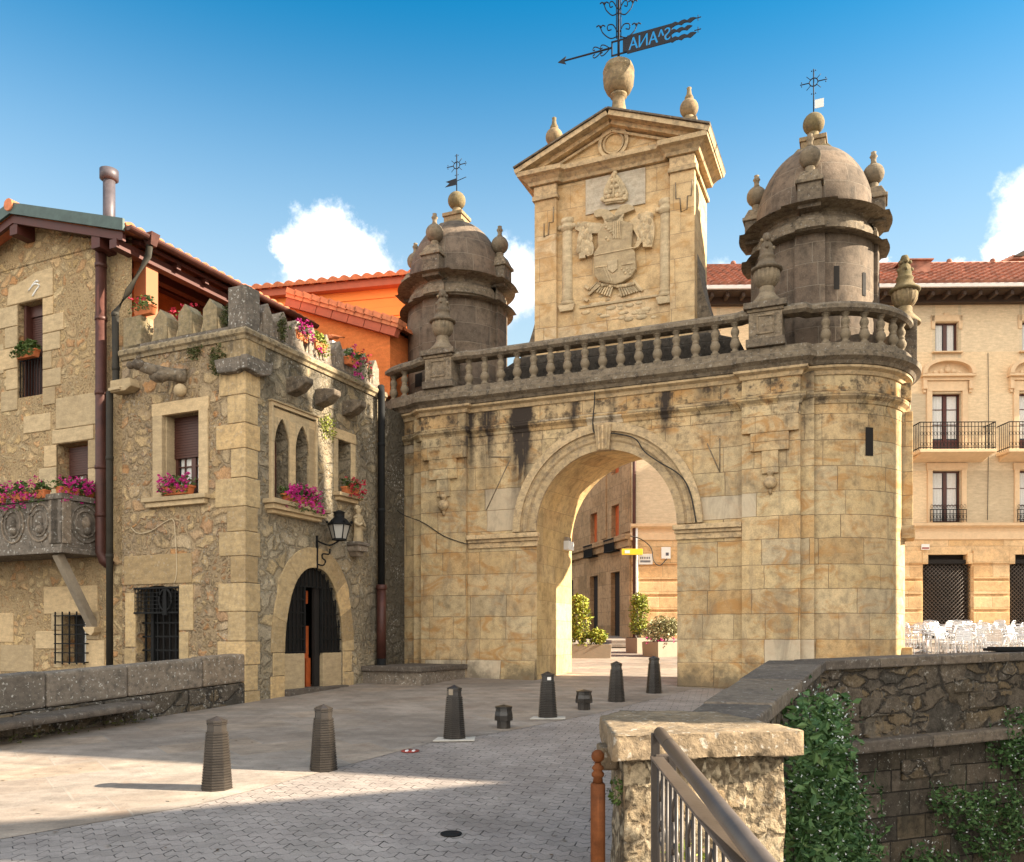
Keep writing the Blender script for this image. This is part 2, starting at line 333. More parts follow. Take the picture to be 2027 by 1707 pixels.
M['steel'] = plain('brown_painted_steel', (.115, .09, .072), .38, .25, .35, .5)
M['steeldark'] = plain('dark_painted_steel', (.045, .036, .03), .45, .25, .3, .5)
M['cable'] = plain('black_cable', (.02, .018, .016), .7)
M['palecable'] = plain('pale_cable', (.5, .4, .26), .7)
M['red'] = plain('red_sticker', (.3, .045, .03), .6)
M['letters'] = plain('dark_lettering', (.08, .08, .1), .6)
m, nt = newmat('window_glass'); nt.out((.02, .024, .028), .06, spec=.8); M['glass'] = m
m, nt = newmat('lantern_glass'); nt.out((.34, .33, .3), .25, spec=.6); M['lampglass'] = m
m, nt = newmat('river_water'); nt.out((.012, .016, .012), .08, nt.noise(POS(nt), 3., 4), .2, .05, .5); M['water'] = m
M['leaf'] = foliage('geranium_leaves', [(.03, .055, .012), (.06, .1, .02), (.1, .14, .03)])
M['leafy'] = foliage('pale_leaves', [(.1, .13, .02), (.2, .22, .03), (.3, .3, .05)])  # lighter yellow-green leaf colour
M['ivy'] = foliage('ivy_leaves', [(.012, .035, .01), (.03, .075, .02), (.06, .12, .035), (.09, .16, .05), (.1, .11, .03)])
M['moss'] = foliage('wall_moss', [(.035, .045, .012), (.07, .075, .02), (.09, .1, .03)])
M['pink'] = foliage('magenta_blossom', [(.3, .008, .1), (.5, .015, .2), (.62, .05, .3)])
M['crimson'] = foliage('crimson_blossom', [(.3, .008, .03), (.45, .02, .05), (.5, .03, .06)])
M['whiteflower'] = foliage('white_blossom', [(.55, .58, .55), (.7, .72, .7)])
M['autumn'] = foliage('orange_tipped_leaves', [(.1, .15, .02), (.2, .25, .03), (.34, .36, .05), (.36, .33, .05), (.5, .24, .05)])
M['yellowleaf'] = foliage('yellow_green_leaves', [(.12, .16, .02), (.24, .28, .04), (.38, .36, .06)])
M['variegated'] = foliage('variegated_leaves', [(.14, .16, .05), (.32, .32, .16), (.45, .42, .26), (.3, .15, .07)])

def flagstones():
    m, nt = newmat('flagstone_paving'); uv = UV(nt); pos = POS(nt); x, y, _ = nt.xyz(uv)
    xr = nt.m('ADD', nt.m('MULTIPLY', x, .82), nt.m('MULTIPLY', y, .57)); yr = nt.m('SUBTRACT', nt.m('MULTIPLY', y, .82), nt.m('MULTIPLY', x, .57))
    yr = nt.m('ADD', yr, nt.m('MULTIPLY', nt.m('SUBTRACT', nt.noise(uv, .8, 2), .5), .05))
    rw = nt.m('FLOOR', nt.m('DIVIDE', yr, .62)); r1 = rowrand(nt, rw, 4.); r2 = rowrand(nt, rw, 9.)
    xr = nt.m('ADD', nt.m('MULTIPLY', xr, nt.m('MULTIPLY_ADD', r1, .5, .75)), nt.m('MULTIPLY', r2, 7.))
    br = nt.n('ShaderNodeTexBrick', {'Vector': nt.comb(xr, yr), 'Color1': (0, 0, 0), 'Color2': (1, 1, 1), 'Mortar': (.5, .5, .5), 'Scale': 1., 'Mortar Size': .011, 'Mortar Smooth': .3, 'Brick Width': 1.05, 'Row Height': .62})
    t = nt.xyz(br.outputs['Color'])[0]
    col = nt.ramp(t, [(0., (.29, .235, .19)), (.35, (.345, .285, .235)), (.65, (.3, .255, .215)), (1., (.36, .28, .21))])
    col = nt.mix(1., col, nt.ramp(nt.noise(pos, 4.5, 5, .68), [(.25, .72), (.5, 1.), (.75, 1.2)]), 'MULTIPLY')
    col = nt.mix(1., col, nt.ramp(nt.noise(nt.vm('MULTIPLY', pos, (1., 3., 1.)), 1.1, 5, .65), [(.3, .72), (.7, 1.2)]), 'MULTIPLY')
    col = nt.mix(1., col, nt.ramp(nt.noise(pos, 60, 3, .7), [(.3, .82), (.7, 1.12)]), 'MULTIPLY')
    col = nt.mix(nt.ramp(nt.noise(pos, 1.9, 5, .7), [(.58, 0.), (.7, .45)]), col, (.2, .12, .08))
    col = nt.mix(nt.m('MULTIPLY', br.outputs['Fac'], .75), col, (.3, .265, .225))
    col = nt.mix(nt.ramp(nt.noise(pos, .55, 6, .7), [(.42, 0.), (.62, .5)]), col, (.12, .095, .075))
    col = nt.mix(nt.ramp(nt.noise(pos, 11., 2, .5), [(.7, 0.), (.74, .55)]), col, (.07, .06, .052))
    nt.out(col, .75, nt.m('MULTIPLY_ADD', br.outputs['Fac'], -.5, nt.noise(pos, 30, 4, .7)), .3, .01, .3)
    return m
M['flag'] = flagstones()

def pavers():
    m, nt = newmat('zigzag_pavers'); uv = UV(nt); pos = POS(nt); x, y, _ = nt.xyz(uv)
    a = R(14)
    xr = nt.m('SUBTRACT', nt.m('MULTIPLY', x, math.cos(a)), nt.m('MULTIPLY', y, math.sin(a))); yr = nt.m('ADD', nt.m('MULTIPLY', y, math.cos(a)), nt.m('MULTIPLY', x, math.sin(a)))
    tri = nt.m('PINGPONG', xr, .055)
    yr2 = nt.m('ADD', yr, nt.m('MULTIPLY', nt.m('SUBTRACT', tri, .0275), .85))
    yr2 = nt.m('ADD', yr2, nt.m('MULTIPLY', nt.m('SUBTRACT', nt.noise(uv, 1.6, 2), .5), .03))
    br = nt.n('ShaderNodeTexBrick', {'Vector': nt.comb(xr, yr2), 'Color1': (0, 0, 0), 'Color2': (1, 1, 1), 'Mortar': (.5, .5, .5), 'Scale': 1., 'Mortar Size': .0065, 'Mortar Smooth': .25, 'Brick Width': .22, 'Row Height': .115})
    t = nt.xyz(br.outputs['Color'])[0]
    col = nt.ramp(t, [(0., (.29, .25, .22)), (.5, (.335, .285, .255)), (1., (.355, .305, .27))])
    col = nt.mix(1., col, nt.ramp(nt.noise(pos, 2.3, 5, .65), [(.3, .8), (.7, 1.14)]), 'MULTIPLY')
    col = nt.mix(1., col, nt.ramp(nt.noise(pos, 80, 3, .7), [(.3, .8), (.7, 1.12)]), 'MULTIPLY')
    col = nt.mix(nt.ramp(nt.noise(pos, .7, 6, .7), [(.45, 0.), (.65, .45)]), col, (.13, .105, .09))
    col = nt.mix(nt.ramp(nt.noise(pos, 13., 2, .5), [(.7, 0.), (.74, .5)]), col, (.06, .05, .045))
    jn = nt.m('MULTIPLY', br.outputs['Fac'], nt.ramp(nt.noise(uv, 5.5, 3, .7), [(.38, .12), (.6, .95)]))
    col = nt.mix(jn, col, (.03, .022, .018))
    nt.out(col, .7, nt.m('MULTIPLY_ADD', br.outputs['Fac'], -1., nt.m('MULTIPLY', nt.noise(pos, 70, 3), .2)), .5, .012, .35)
    return m
M['paver'] = pavers()


# ------------------------------------------------------------------ mesh builder
OFF = {}
class MB:
    def __init__(s, fm=None): s.v = []; s.f = []; s.uv = {}; s.sm = set(); s.fm = fm or (lambda x, y, z: (x, y, z))
    def vert(s, x, y, z): s.v.append(s.fm(x, y, z)); return len(s.v) - 1
    def face(s, idx, uv=None, smooth=False):
        s.f.append(tuple(idx)); i = len(s.f) - 1
        if uv: s.uv[i] = uv
        if smooth: s.sm.add(i)
    def box(s, x0, x1, y0, y1, z0, z1):
        b = [s.vert(x, y, z) for z in (z0, z1) for (x, y) in ((x0, y0), (x1, y0), (x1, y1), (x0, y1))]
        for q in ((3, 2, 1, 0), (4, 5, 6, 7), (0, 1, 5, 4), (1, 2, 6, 5), (2, 3, 7, 6), (3, 0, 4, 7)): s.face([b[i] for i in q])
        return s
    def frustum(s, cx, cy, z0, z1, hx0, hy0, hx1, hy1):
        b = [s.vert(cx + sx * h[0], cy + sy * h[1], z) for z, h in ((z0, (hx0, hy0)), (z1, (hx1, hy1))) for sx, sy in ((-1, -1), (1, -1), (1, 1), (-1, 1))]
        for q in ((3, 2, 1, 0), (4, 5, 6, 7), (0, 1, 5, 4), (1, 2, 6, 5), (2, 3, 7, 6), (3, 0, 4, 7)): s.face([b[i] for i in q])
        return s
    def prism(s, poly, y0, y1, plane='xz'):
        # polygon in (x,z) extruded along y, or (x,y) along z, or (y,z) along x
        def p(a, b, e): return {'xz': (a, e, b), 'xy': (a, b, e), 'yz': (e, a, b)}[plane]
        n = len(poly); A = [s.vert(*p(a, b, y0)) for a, b in poly]; B = [s.vert(*p(a, b, y1)) for a, b in poly]
        s.face(A[::-1]); s.face(B)
        for i in range(n): j = (i + 1) % n; s.face((A[i], A[j], B[j], B[i]))
        return s
    def lathe(s, prof, cx=0, cy=0, seg=24, a0=0., a1=2 * PI, smooth=True, ph=0., uvr=None, flute=0, fl=0., cap=True):
        full = abs(a1 - a0 - 2 * PI) < 1e-6; n = seg if full else seg + 1
        rings = []; vl = 0; vs = []
        for k, (r, z) in enumerate(prof):
            if k: vl += math.hypot(r - prof[k - 1][0], z - prof[k - 1][1])
            vs.append(vl)
            ring = []
            for i in range(n):
                a = ph + a0 + (a1 - a0) * i / seg
                rr = r * (1 - (fl * (.5 + .5 * math.cos(a * flute)) if flute else 0))
                ring.append(s.vert(cx + rr * math.cos(a), cy + rr * math.sin(a), z))
            rings.append(ring)
        R_ = uvr or max(r for r, _ in prof)
        for k in range(len(prof) - 1):
            for i in range(seg):
                j = (i + 1) % n
                u0 = (a0 + (a1 - a0) * i / seg) * R_; u1 = (a0 + (a1 - a0) * (i + 1) / seg) * R_
                s.face((rings[k][i], rings[k][j], rings[k + 1][j], rings[k + 1][i]), [(u0, prof[0][1] + vs[k]), (u1, prof[0][1] + vs[k]), (u1, prof[0][1] + vs[k + 1]), (u0, prof[0][1] + vs[k + 1])], smooth)
        if full and cap:
            s.face(rings[0][::-1]); s.face(rings[-1])
        return s
    def tube(s, pts, r, seg=8, r1=None, smooth=True):
        pts = [Vector(p) for p in pts]; rings = []; n = len(pts)
        for k, p in enumerate(pts):
            d = (pts[min(k + 1, n - 1)] - pts[max(k - 1, 0)]).normalized()
            up = Vector((0, 0, 1)) if abs(d.z) < .9 else Vector((1, 0, 0))
            a = d.cross(up).normalized(); b = d.cross(a).normalized()
            rr = r if r1 is None else r + (r1 - r) * k / (n - 1)
            rings.append([s.vert(*(p + a * rr * math.cos(2 * PI * i / seg) + b * rr * math.sin(2 * PI * i / seg))) for i in range(seg)])
        for k in range(n - 1):
            for i in range(seg):
                j = (i + 1) % seg; s.face((rings[k][i], rings[k][j], rings[k + 1][j], rings[k + 1][i]), None, smooth)
        s.face(rings[0][::-1]); s.face(rings[-1])
        return s
    def ball(s, c, r, seg=16, sx=1, sy=1, sz=1):
        rings = []; n = seg // 2
        top = s.vert(c[0], c[1], c[2] + r * sz); bot = s.vert(c[0], c[1], c[2] - r * sz)
        for k in range(1, n):
            th = PI * k / n
            rings.append([s.vert(c[0] + r * sx * math.sin(th) * math.cos(2 * PI * i / seg), c[1] + r * sy * math.sin(th) * math.sin(2 * PI * i / seg), c[2] + r * sz * math.cos(th)) for i in range(seg)])
        for i in range(seg):
            j = (i + 1) % seg
            s.face((top, rings[0][i], rings[0][j]), None, True); s.face((bot, rings[-1][j], rings[-1][i]), None, True)
            for k in range(n - 2): s.face((rings[k][i], rings[k + 1][i], rings[k + 1][j], rings[k][j]), None, True)
        return s
    def leaves(s, c, rad, n, size, seed=0, shell=.35, droop=0.):
        rnd = random.Random(seed)
        for _ in range(n):
            d = Vector((rnd.gauss(0, 1), rnd.gauss(0, 1), rnd.gauss(0, 1))).normalized() * (shell + (1 - shell) * rnd.random() ** .6)
            p = Vector((c[0] + d.x * rad[0], c[1] + d.y * rad[1], c[2] + d.z * rad[2] - droop * rnd.random()))
            s.leaf(p, size * (.5 + 1.25 * rnd.random() ** 1.8), rnd)
        return s
    def leaf(s, p, sz, rnd):
        a = Vector((rnd.gauss(0, 1), rnd.gauss(0, 1), rnd.gauss(0, .7))).normalized(); b = a.cross(Vector((rnd.gauss(0, 1), rnd.gauss(0, 1), rnd.gauss(0, 1)))).normalized()
        c = a.cross(b) * .25 * sz
        i = [s.vert(*(p + a * sz * q[0] + b * sz * q[1] + c * q[2])) for q in ((-1, 0, 0), (-.1, -.55, 1), (1, 0, 0), (-.1, .55, 1))]
        s.face((i[0], i[1], i[2], i[3]))
    def molding(s, path, prof, closed_prof=False, smooth=False):
        n = len(path); P = [Vector(p) for p in path]; offs = []
        for i in range(n):
            ns = []
            if i > 0: d = (P[i] - P[i - 1]).normalized(); ns.append(Vector((d.y, -d.x)))
            if i < n - 1: d = (P[i + 1] - P[i]).normalized(); ns.append(Vector((d.y, -d.x)))
            if len(ns) == 2:
                h = (ns[0] + ns[1]); h = h.normalized() if h.length > 1e-6 else ns[0]
                offs.append(h / max(.35, h.dot(ns[0])))
            else: offs.append(ns[0])
        rows = []; ul = 0.; us = []
        for i in range(n):
            if i: ul += (P[i] - P[i - 1]).length
            us.append(ul)
            rows.append([s.vert(P[i].x + offs[i].x * o, P[i].y + offs[i].y * o, z) for o, z in prof])
        k = len(prof); vs = [0.]
        for q in range(1, k + 1): a = prof[q - 1]; b = prof[q % k]; vs.append(vs[-1] + math.hypot(a[0] - b[0], a[1] - b[1]))
        for i in range(n - 1):
            for q in range(k if closed_prof else k - 1):
                w = (q + 1) % k
                s.face((rows[i][q], rows[i + 1][q], rows[i + 1][w], rows[i][w]), [(us[i], prof[0][1] + vs[q]), (us[i + 1], prof[0][1] + vs[q]), (us[i + 1], prof[0][1] + vs[q + 1]), (us[i], prof[0][1] + vs[q + 1])], smooth)
        if closed_prof: s.face(rows[0]); s.face(rows[-1][::-1])
        return s
    def wall(s, x0, x1, z0, z1, ops, depth, d0=0., thick=None):
        """front face at depth d0 with openings (a,b,c,d,curve): reveals run back by depth"""
        xs = sorted({x0, x1, *[o[0] for o in ops], *[o[1] for o in ops]}); zs = sorted({z0, z1, *[o[2] for o in ops], *[o[3] for o in ops]})
        for i in range(len(xs) - 1):
            for k in range(len(zs) - 1):
                cx = (xs[i] + xs[i + 1]) / 2; cz = (zs[k] + zs[k + 1]) / 2
                if any(o[0] < cx < o[1] and o[2] < cz < o[3] for o in ops): continue
                q = [s.vert(xs[i], d0, zs[k]), s.vert(xs[i + 1], d0, zs[k]), s.vert(xs[i + 1], d0, zs[k + 1]), s.vert(xs[i], d0, zs[k + 1])]
                s.face(q)
        for o in ops:
            a, b, c, d = o[:4]; cv = o[4] if len(o) > 4 else None
            if cv is None: loop = [(a, c), (a, d), (b, d), (b, c)]
            else:
                loop = [(a, c)] + list(cv) + [(b, c)]
                for p, q in zip(cv[:-1], cv[1:]):
                    if abs(p[1] - d) < 1e-5 and abs(q[1] - d) < 1e-5: continue
                    s.face([s.vert(p[0], d0, p[1]), s.vert(q[0], d0, q[1]), s.vert(q[0], d0, d), s.vert(p[0], d0, d)])
            for p, q in zip(loop[:-1], loop[1:]):
                s.face([s.vert(p[0], d0, p[1]), s.vert(q[0], d0, q[1]), s.vert(q[0], d0 + depth, q[1]), s.vert(p[0], d0 + depth, p[1])])
            s.face([s.vert(a, d0, c), s.vert(b, d0, c), s.vert(b, d0 + depth, c), s.vert(a, d0 + depth, c)])
        return s
    def build(s, name, mat, parent=None, bevel=0., kind=None, label=None, recalc=True, disp=0.):
        off = OFF.get(parent.name, (0, 0, 0)) if parent else (0, 0, 0)
        me = bpy.data.meshes.new(name)
        me.from_pydata([(x - off[0], y - off[1], z - off[2]) for x, y, z in s.v], [], s.f)
        uvl = me.uv_layers.new(name='UVMap')
        for p in me.polygons:
            p.use_smooth = p.index in s.sm
            if p.index in s.uv:
                for li, uv in zip(p.loop_indices, s.uv[p.index]): uvl.data[li].uv = uv
            else:
                n = p.normal
                if abs(n.z) > .8: T = None
                else: l = math.hypot(n.x, n.y); T = (-n.y / l, n.x / l); sg = -1 if (abs(T[0]) >= abs(T[1]) and T[0] < 0) or (abs(T[1]) > abs(T[0]) and T[1] < 0) else 1
                for li in p.loop_indices:
                    c = s.v[me.loops[li].vertex_index]
                    uvl.data[li].uv = (c[0], c[1]) if T is None else (sg * (c[0] * T[0] + c[1] * T[1]), c[2])
        if recalc:
            bm = bmesh.new(); bm.from_mesh(me); bmesh.ops.remove_doubles(bm, verts=bm.verts, dist=1e-5); bmesh.ops.recalc_face_normals(bm, faces=bm.faces); bm.to_mesh(me); bm.free()
        for mt in (mat if isinstance(mat, (list, tuple)) else [mat]): me.materials.append(M[mt])
        o = bpy.data.objects.new(name, me); COL.objects.link(o)
        if parent: o.parent = parent; OFF[o.name] = off
        if bevel:
            b = o.modifiers.new('bevel', 'BEVEL'); b.width = bevel; b.segments = 2; b.limit_method = 'ANGLE'; b.angle_limit = R(40)
        if kind: o['kind'] = kind
        if label: o['label'] = label
        return o

class Frame:
    def __init__(s, ox, oy, ang): s.o = (ox, oy); s.ang = ang; s.a = (math.cos(ang), -math.sin(ang)); s.n = (math.sin(ang), math.cos(ang))
    def w(s, x, y, z=0): return (s.o[0] + s.a[0] * x + s.n[0] * y, s.o[1] + s.a[1] * x + s.n[1] * y, z)
    def px(s, u, v, t=0.):
        """where the sight line of a photo point meets the plane t of this frame: (s, z)"""
        r = (u - PX) / FPX; ox = s.o[0] + s.n[0] * t; oy = s.o[1] + s.n[1] * t
        d = (ox * s.n[0] + oy * s.n[1]) / (r * s.n[0] + s.n[1])
        return ((r * d - s.o[0]) * s.a[0] + (d - s.o[1]) * s.a[1], EYE + (HOR - v) / FPX * d)
    def pr(s, u, v, x=0.):
        """same for the plane x = const: (t, z)"""
        r = (u - PX) / FPX; ox = s.o[0] + s.a[0] * x; oy = s.o[1] + s.a[1] * x
        d = (ox * s.a[0] + oy * s.a[1]) / (r * s.a[0] + s.a[1])
        return ((r * d - s.o[0]) * s.n[0] + (d - s.o[1]) * s.n[1], EYE + (HOR - v) / FPX * d)

def root(name, label, cat, fr=None, at=(0, 0, 0), group=None, rot=0.):
    o = bpy.data.objects.new(name, None); COL.objects.link(o); o.empty_display_size = .2
    if fr: o.location = fr.w(*at); o.rotation_euler = (0, 0, -fr.ang + rot)
    else: o.location = at; o.rotation_euler = (0, 0, rot)
    OFF[o.name] = at if fr else (0, 0, 0)
    tag(o, label, cat, group); return o
def tag(o, label, cat, group=None):
    o['label'] = label; o['category'] = cat
    if group: o['group'] = group
    return o
def copy_thing(src, loc, rotz, label=None):
    r = src.copy(); COL.objects.link(r); r.location = loc; r.rotation_euler = (0, 0, rotz)
    if label: r['label'] = label
    for ch in [c for c in bpy.data.objects if c.parent == src]:
        c = ch.copy(); COL.objects.link(c); c.parent = r
        for g in [g for g in bpy.data.objects if g.parent == ch]:
            d = g.copy(); COL.objects.link(d); d.parent = c
    return r
def put(name, mesh_obj, parent, loc):
    o = mesh_obj.copy(); o.name = name; COL.objects.link(o); o.parent = parent; off = OFF[parent.name]
    o.location = (loc[0] - off[0], loc[1] - off[1], loc[2] - off[2]); OFF[o.name] = off
    return o
def gz(y): return SLOPE * y
def ground(u, v):
    Y = EYE * FPX / (v - HOR + SLOPE * FPX); return ((u - PX) / FPX * Y, Y)
def arc(cx, cy, r, a0, a1, n): return [(cx + r * math.cos(R(a0 + (a1 - a0) * i / n)), cy - r * math.sin(R(a0 + (a1 - a0) * i / n))) for i in range(n + 1)]
def ellipse(cx, rx, zs, rz, n=28): return [(cx - rx * math.cos(PI * i / n), zs + rz * math.sin(PI * i / n)) for i in range(n + 1)]

def tile_roof(mb, p0, du, dv, L, H, pitch=.24, row=.36, amp=.05, step=.03):
    """barrel tiles: corrugated along du, stepped rows up dv; p0 eave start; du, dv unit vectors"""
    p0 = Vector(p0); du = Vector(du).normalized(); dv = Vector(dv).normalized(); nn = du.cross(dv).normalized()
    if nn.z < 0: nn = -nn
    nu = max(2, int(L / pitch) * 6); nr = max(1, int(round(H / row)))
    for k in range(nr):
        rows = []
        for e, lift in ((0, step), (1, 0.)):
            rows.append([mb.vert(*(p0 + du * (L * i / nu) + dv * (H * (k + e) / nr) + nn * (lift + amp * abs(math.sin(PI * (L * i / nu) / pitch)) ** .8))) for i in range(nu + 1)])
        for i in range(nu): mb.face((rows[0][i], rows[0][i + 1], rows[1][i + 1], rows[1][i]), None, True)
        lip = [mb.vert(*(p0 + du * (L * i / nu) + dv * (H * k / nr) - nn * .0)) for i in range(nu + 1)]
        for i in range(nu): mb.face((lip[i], lip[i + 1], rows[0][i + 1], rows[0][i]))
    return mb


# ================================================================== SETTING
GF = Frame(1.995, 17.85, math.atan2(.387, .922))      # the gate: x along its front to the right, y inward
TF = Frame(-4.56, 14.68, R(24.6))                     # the battlemented tower: origin at its street corner
RW = (.912, .409)                                     # direction of the river wall on the right
CORN = (4.24, 11.7)                                   # outer corner where the parapets meet

def slope_sheet(name, poly, mat, lift=0., kind='structure', skirt=None, cut=2.):
    bm = bmesh.new(); vs = [bm.verts.new((x, y, gz(y) + lift)) for x, y in poly]; bm.faces.new(vs)
    bmesh.ops.triangulate(bm, faces=bm.faces)
    bmesh.ops.recalc_face_normals(bm, faces=bm.faces)
    me = bpy.data.meshes.new(name); bm.to_mesh(me); bm.free()
    if me.polygons and me.polygons[0].normal.z < 0: me.flip_normals()
    uvl = me.uv_layers.new(name='UVMap')
    for l in me.loops: uvl.data[l.index].uv = me.vertices[l.vertex_index].co[:2]
    me.materials.append(M[mat]); o = bpy.data.objects.new(name, me); COL.objects.link(o); o['kind'] = kind
    return o

inner0 = (1.0, 6.4); inner1 = (3.52, 11.75)
far_r = (CORN[0] + RW[0] * 40, CORN[1] + RW[1] * 40)
street = [(-9.6, 4.4), (-14.5, -6), (.62, -6), (.62, 4.6), (.95, 6.3), (3.6, 11.9), (4.3, 11.95), far_r, (70, 60), (-40, 60), (-14, 30), (-4.2, 19.5), (-4.56, 14.68)]
slope_sheet('road', street, 'paver')
pave = [(-9.6, 4.4), (-5.75, 3.2), (-3.93, 6.59), (-2.83, 7.62), (-2.06, 8.95), (-1.04, 10.77), (-.12, 11.49 + .15), (1.37, 13.46), (3.6, 16.9), (5.9, 16.4), (8.2, 17.2), (60, 31), (70, 60), (-40, 60), (-14, 30), (-4.2, 19.5), (-4.56, 14.68)]
slope_sheet('pavement', pave, 'flag', .004)
t = MB(); t.lathe([(0, -3.3), (900, -3.3)], seg=48, cap=False); t.build('terrain', 'river', kind='structure')
t = MB(); t.box(-30, 60, -14, 13.5, -3.1, -3.0); t.build('river', 'water', kind='structure')

# ================================================================== CITY GATE
gate = root('city_gate', 'ochre sandstone town gate with round arch, two domed turrets and crowned coat of arms', 'city gate', GF, (0, 0, .5))
SP = 4.18; ACX = -.07; ARX = 1.515; ARZ = 1.61
crv = ellipse(ACX, ARX, SP, ARZ)
rear = ellipse(.36, 1.87, 4.15, 1.84); DEP = 2.1
BR = 1.72; LC = (-4.4, 1.8); RC = (3.95, 1.8)
w = MB()
w.wall(-4.6, 4.05, .3, 7.0, [(ACX - ARX, ACX + ARX, .3, SP + ARZ, crv)], 0.001)
mb = MB(); mb.wall(-4.6, 4.05, .3, 7.0, [(.36 - 1.87, .36 + 1.87, .3, 5.99, rear)], .001, DEP)
w.v += [(x, y, z) for x, y, z in mb.v]; base_i = len(w.v) - len(mb.v)
for i, f in enumerate(mb.f): w.face([q + base_i for q in f])
w.box(-4.345, -3.22, -.12, .3, .3, 7.0)                     # projecting end panels
w.box(2.73, 3.81, -.12, .3, .3, 7.0)
cutb = math.asin(.4 / BR)
for c in (LC, RC):
    w.lathe([(BR, .3), (BR, 7.0)], *c, seg=56, a0=PI - cutb, a1=2 * PI + cutb, cap=False)
    hx = BR * math.cos(cutb); q = [w.vert(c[0] + sx * hx, 2.2, z) for sx, z in ((-1, .3), (1, .3), (1, 7.0), (-1, 7.0))]; w.face(q)
w.build('wall', 'gate', gate, recalc=False)
# passage
p = MB(); A = [(ACX - ARX, .3)] + crv + [(ACX + ARX, .3)]; B = [(.36 - 1.87, .3)] + rear + [(.36 + 1.87, .3)]
ul = 0.; NS = 4
for i in range(len(A) - 1):
    L = math.hypot(A[i + 1][0] - A[i][0], A[i + 1][1] - A[i][1])
    for k in range(NS):
        f0, f1 = k / NS, (k + 1) / NS
        q = [(A[j][0] + (B[j][0] - A[j][0]) * f, DEP * f, A[j][1] + (B[j][1] - A[j][1]) * f) for j, f in ((i, f0), (i + 1, f0), (i + 1, f1), (i, f1))]
        p.face([p.vert(*c) for c in q], [(f0 * DEP, ul), (f0 * DEP, ul + L), (f1 * DEP, ul + L), (f1 * DEP, ul)])
    ul += L
p.build('passage_vault', 'soffit', gate)
# archivolt: two stepped mouldings round the arch
for nm, k0, k1, d in (('arch_moulding', 1.0, 1.31, -.06), ('arch_hood', 1.235, 1.345, -.11)):
    p = MB(); n = 40
    pts = []
    for i in range(n + 1):
        a = PI * i / n
        pts.append([(ACX - ARX * k * math.cos(a), SP + ARZ * k * math.sin(a)) for k in (k0, k1)])
    for i in range(n):
        a0, b0 = pts[i]; a1, b1 = pts[i + 1]
        for q in ([(a0, d), (a1, d), (b1, d), (b0, d)], [(b0, d), (b1, d), (b1, .02), (b0, .02)], [(a0, .02), (a1, .02), (a1, d), (a0, d)]):
            p.face([p.vert(c[0], dd, c[1]) for c, dd in q])
    if nm == 'arch_moulding':
        for kk in (1.1, 1.17):   # fine roll between the fasciae
            for i in range(n):
                a0 = PI * i / n; a1 = PI * (i + 1) / n
                def c(a, k): return (ACX - ARX * k * math.cos(a), SP + ARZ * k * math.sin(a))
                p.face([p.vert(c(a0, kk)[0], -.062, c(a0, kk)[1]), p.vert(c(a1, kk)[0], -.062, c(a1, kk)[1]), p.vert(c(a1, kk + .025)[0], -.082, c(a1, kk + .025)[1]), p.vert(c(a0, kk + .025)[0], -.082, c(a0, kk + .025)[1])])
                p.face([p.vert(c(a0, kk + .025)[0], -.082, c(a0, kk + .025)[1]), p.vert(c(a1, kk + .025)[0], -.082, c(a1, kk + .025)[1]), p.vert(c(a1, kk + .04)[0], -.06, c(a1, kk + .04)[1]), p.vert(c(a0, kk + .04)[0], -.06, c(a0, kk + .04)[1])])
    p.build(nm, 'trim', gate)
p = MB(); p.prism([(ACX - .13, SP + ARZ - .02), (ACX + .13, SP + ARZ - .02), (ACX + .19, SP + ARZ + .52), (ACX - .19, SP + ARZ + .52)], -.15, .02)
for k in (-.07, .0, .07): p.prism([(ACX + k - .02, SP + ARZ), (ACX + k + .02, SP + ARZ), (ACX + k * 1.4 + .025, SP + ARZ + .5), (ACX + k * 1.4 - .025, SP + ARZ + .5)], -.175, -.14)
p.build('keystone', 'trim', gate, .012)
# imposts
for x0, x1, xe in ((-3.2, ACX - ARX, ACX - ARX + .07), (ACX + ARX, 2.72, ACX + ARX - .07)):
    p = MB(); lo, hi = (x0, xe) if xe > x0 and x0 < -2 else (xe, x1)
    for z0, z1, o in ((4.05, 4.15, .15), (3.98, 4.05, .09), (3.86, 3.98, .045)):
        if lo < -2: p.box(lo, hi - (.15 - o) * .4, -o, .02, z0, z1)
        else: p.box(lo + (.15 - o) * .4, hi, -o, .02, z0, z1)
    p.build('impost', 'trim', gate, .012)
# battered plinth of the piers
for x0, x1 in ((-4.3, ACX - ARX - .02), (ACX + ARX + .02, 3.75)): p = MB(); p.prism([(-.2, .3), (-.015, .3), (-.015, 1.42), (-.06, 1.38)], x0, x1, 'yz'); p.build('plinth', 'gate', gate, .02)
# wall path for the mouldings
def front_path(e=0., r=0.):
    return arc(*LC, BR + r, 193, 97, 26) + [(-4.345, -.12 - e), (-3.22, -.12 - e), (-3.22, 0 - e), (2.73, 0 - e), (2.73, -.12 - e), (3.81, -.12 - e), (3.81, .03 - e)] + arc(*RC, BR + r, 88, -13, 24)
fp = front_path()
p = MB(); p.molding(fp, [(-.05, 6.33), (.02, 6.34), (.04, 6.4), (.1, 6.46), (.11, 6.53), (.02, 6.56), (-.05, 6.56)]); p.build('string_course', 'gate', gate)
p = MB(); p.molding(fp, [(-.1, 6.86), (.03, 6.88), (.06, 6.95), (.14, 6.99), (.15, 7.03), (-.1, 7.035)]); p.build('bed_moulding', 'trim', gate)
flat = arc(*LC, BR, 245, 97, 34) + [(-4.3, -.06), (-3.2, -.06), (-3.1, 0), (2.65, 0), (2.75, -.06), (3.85, -.06)] + arc(*RC, BR, 90, -75, 36)
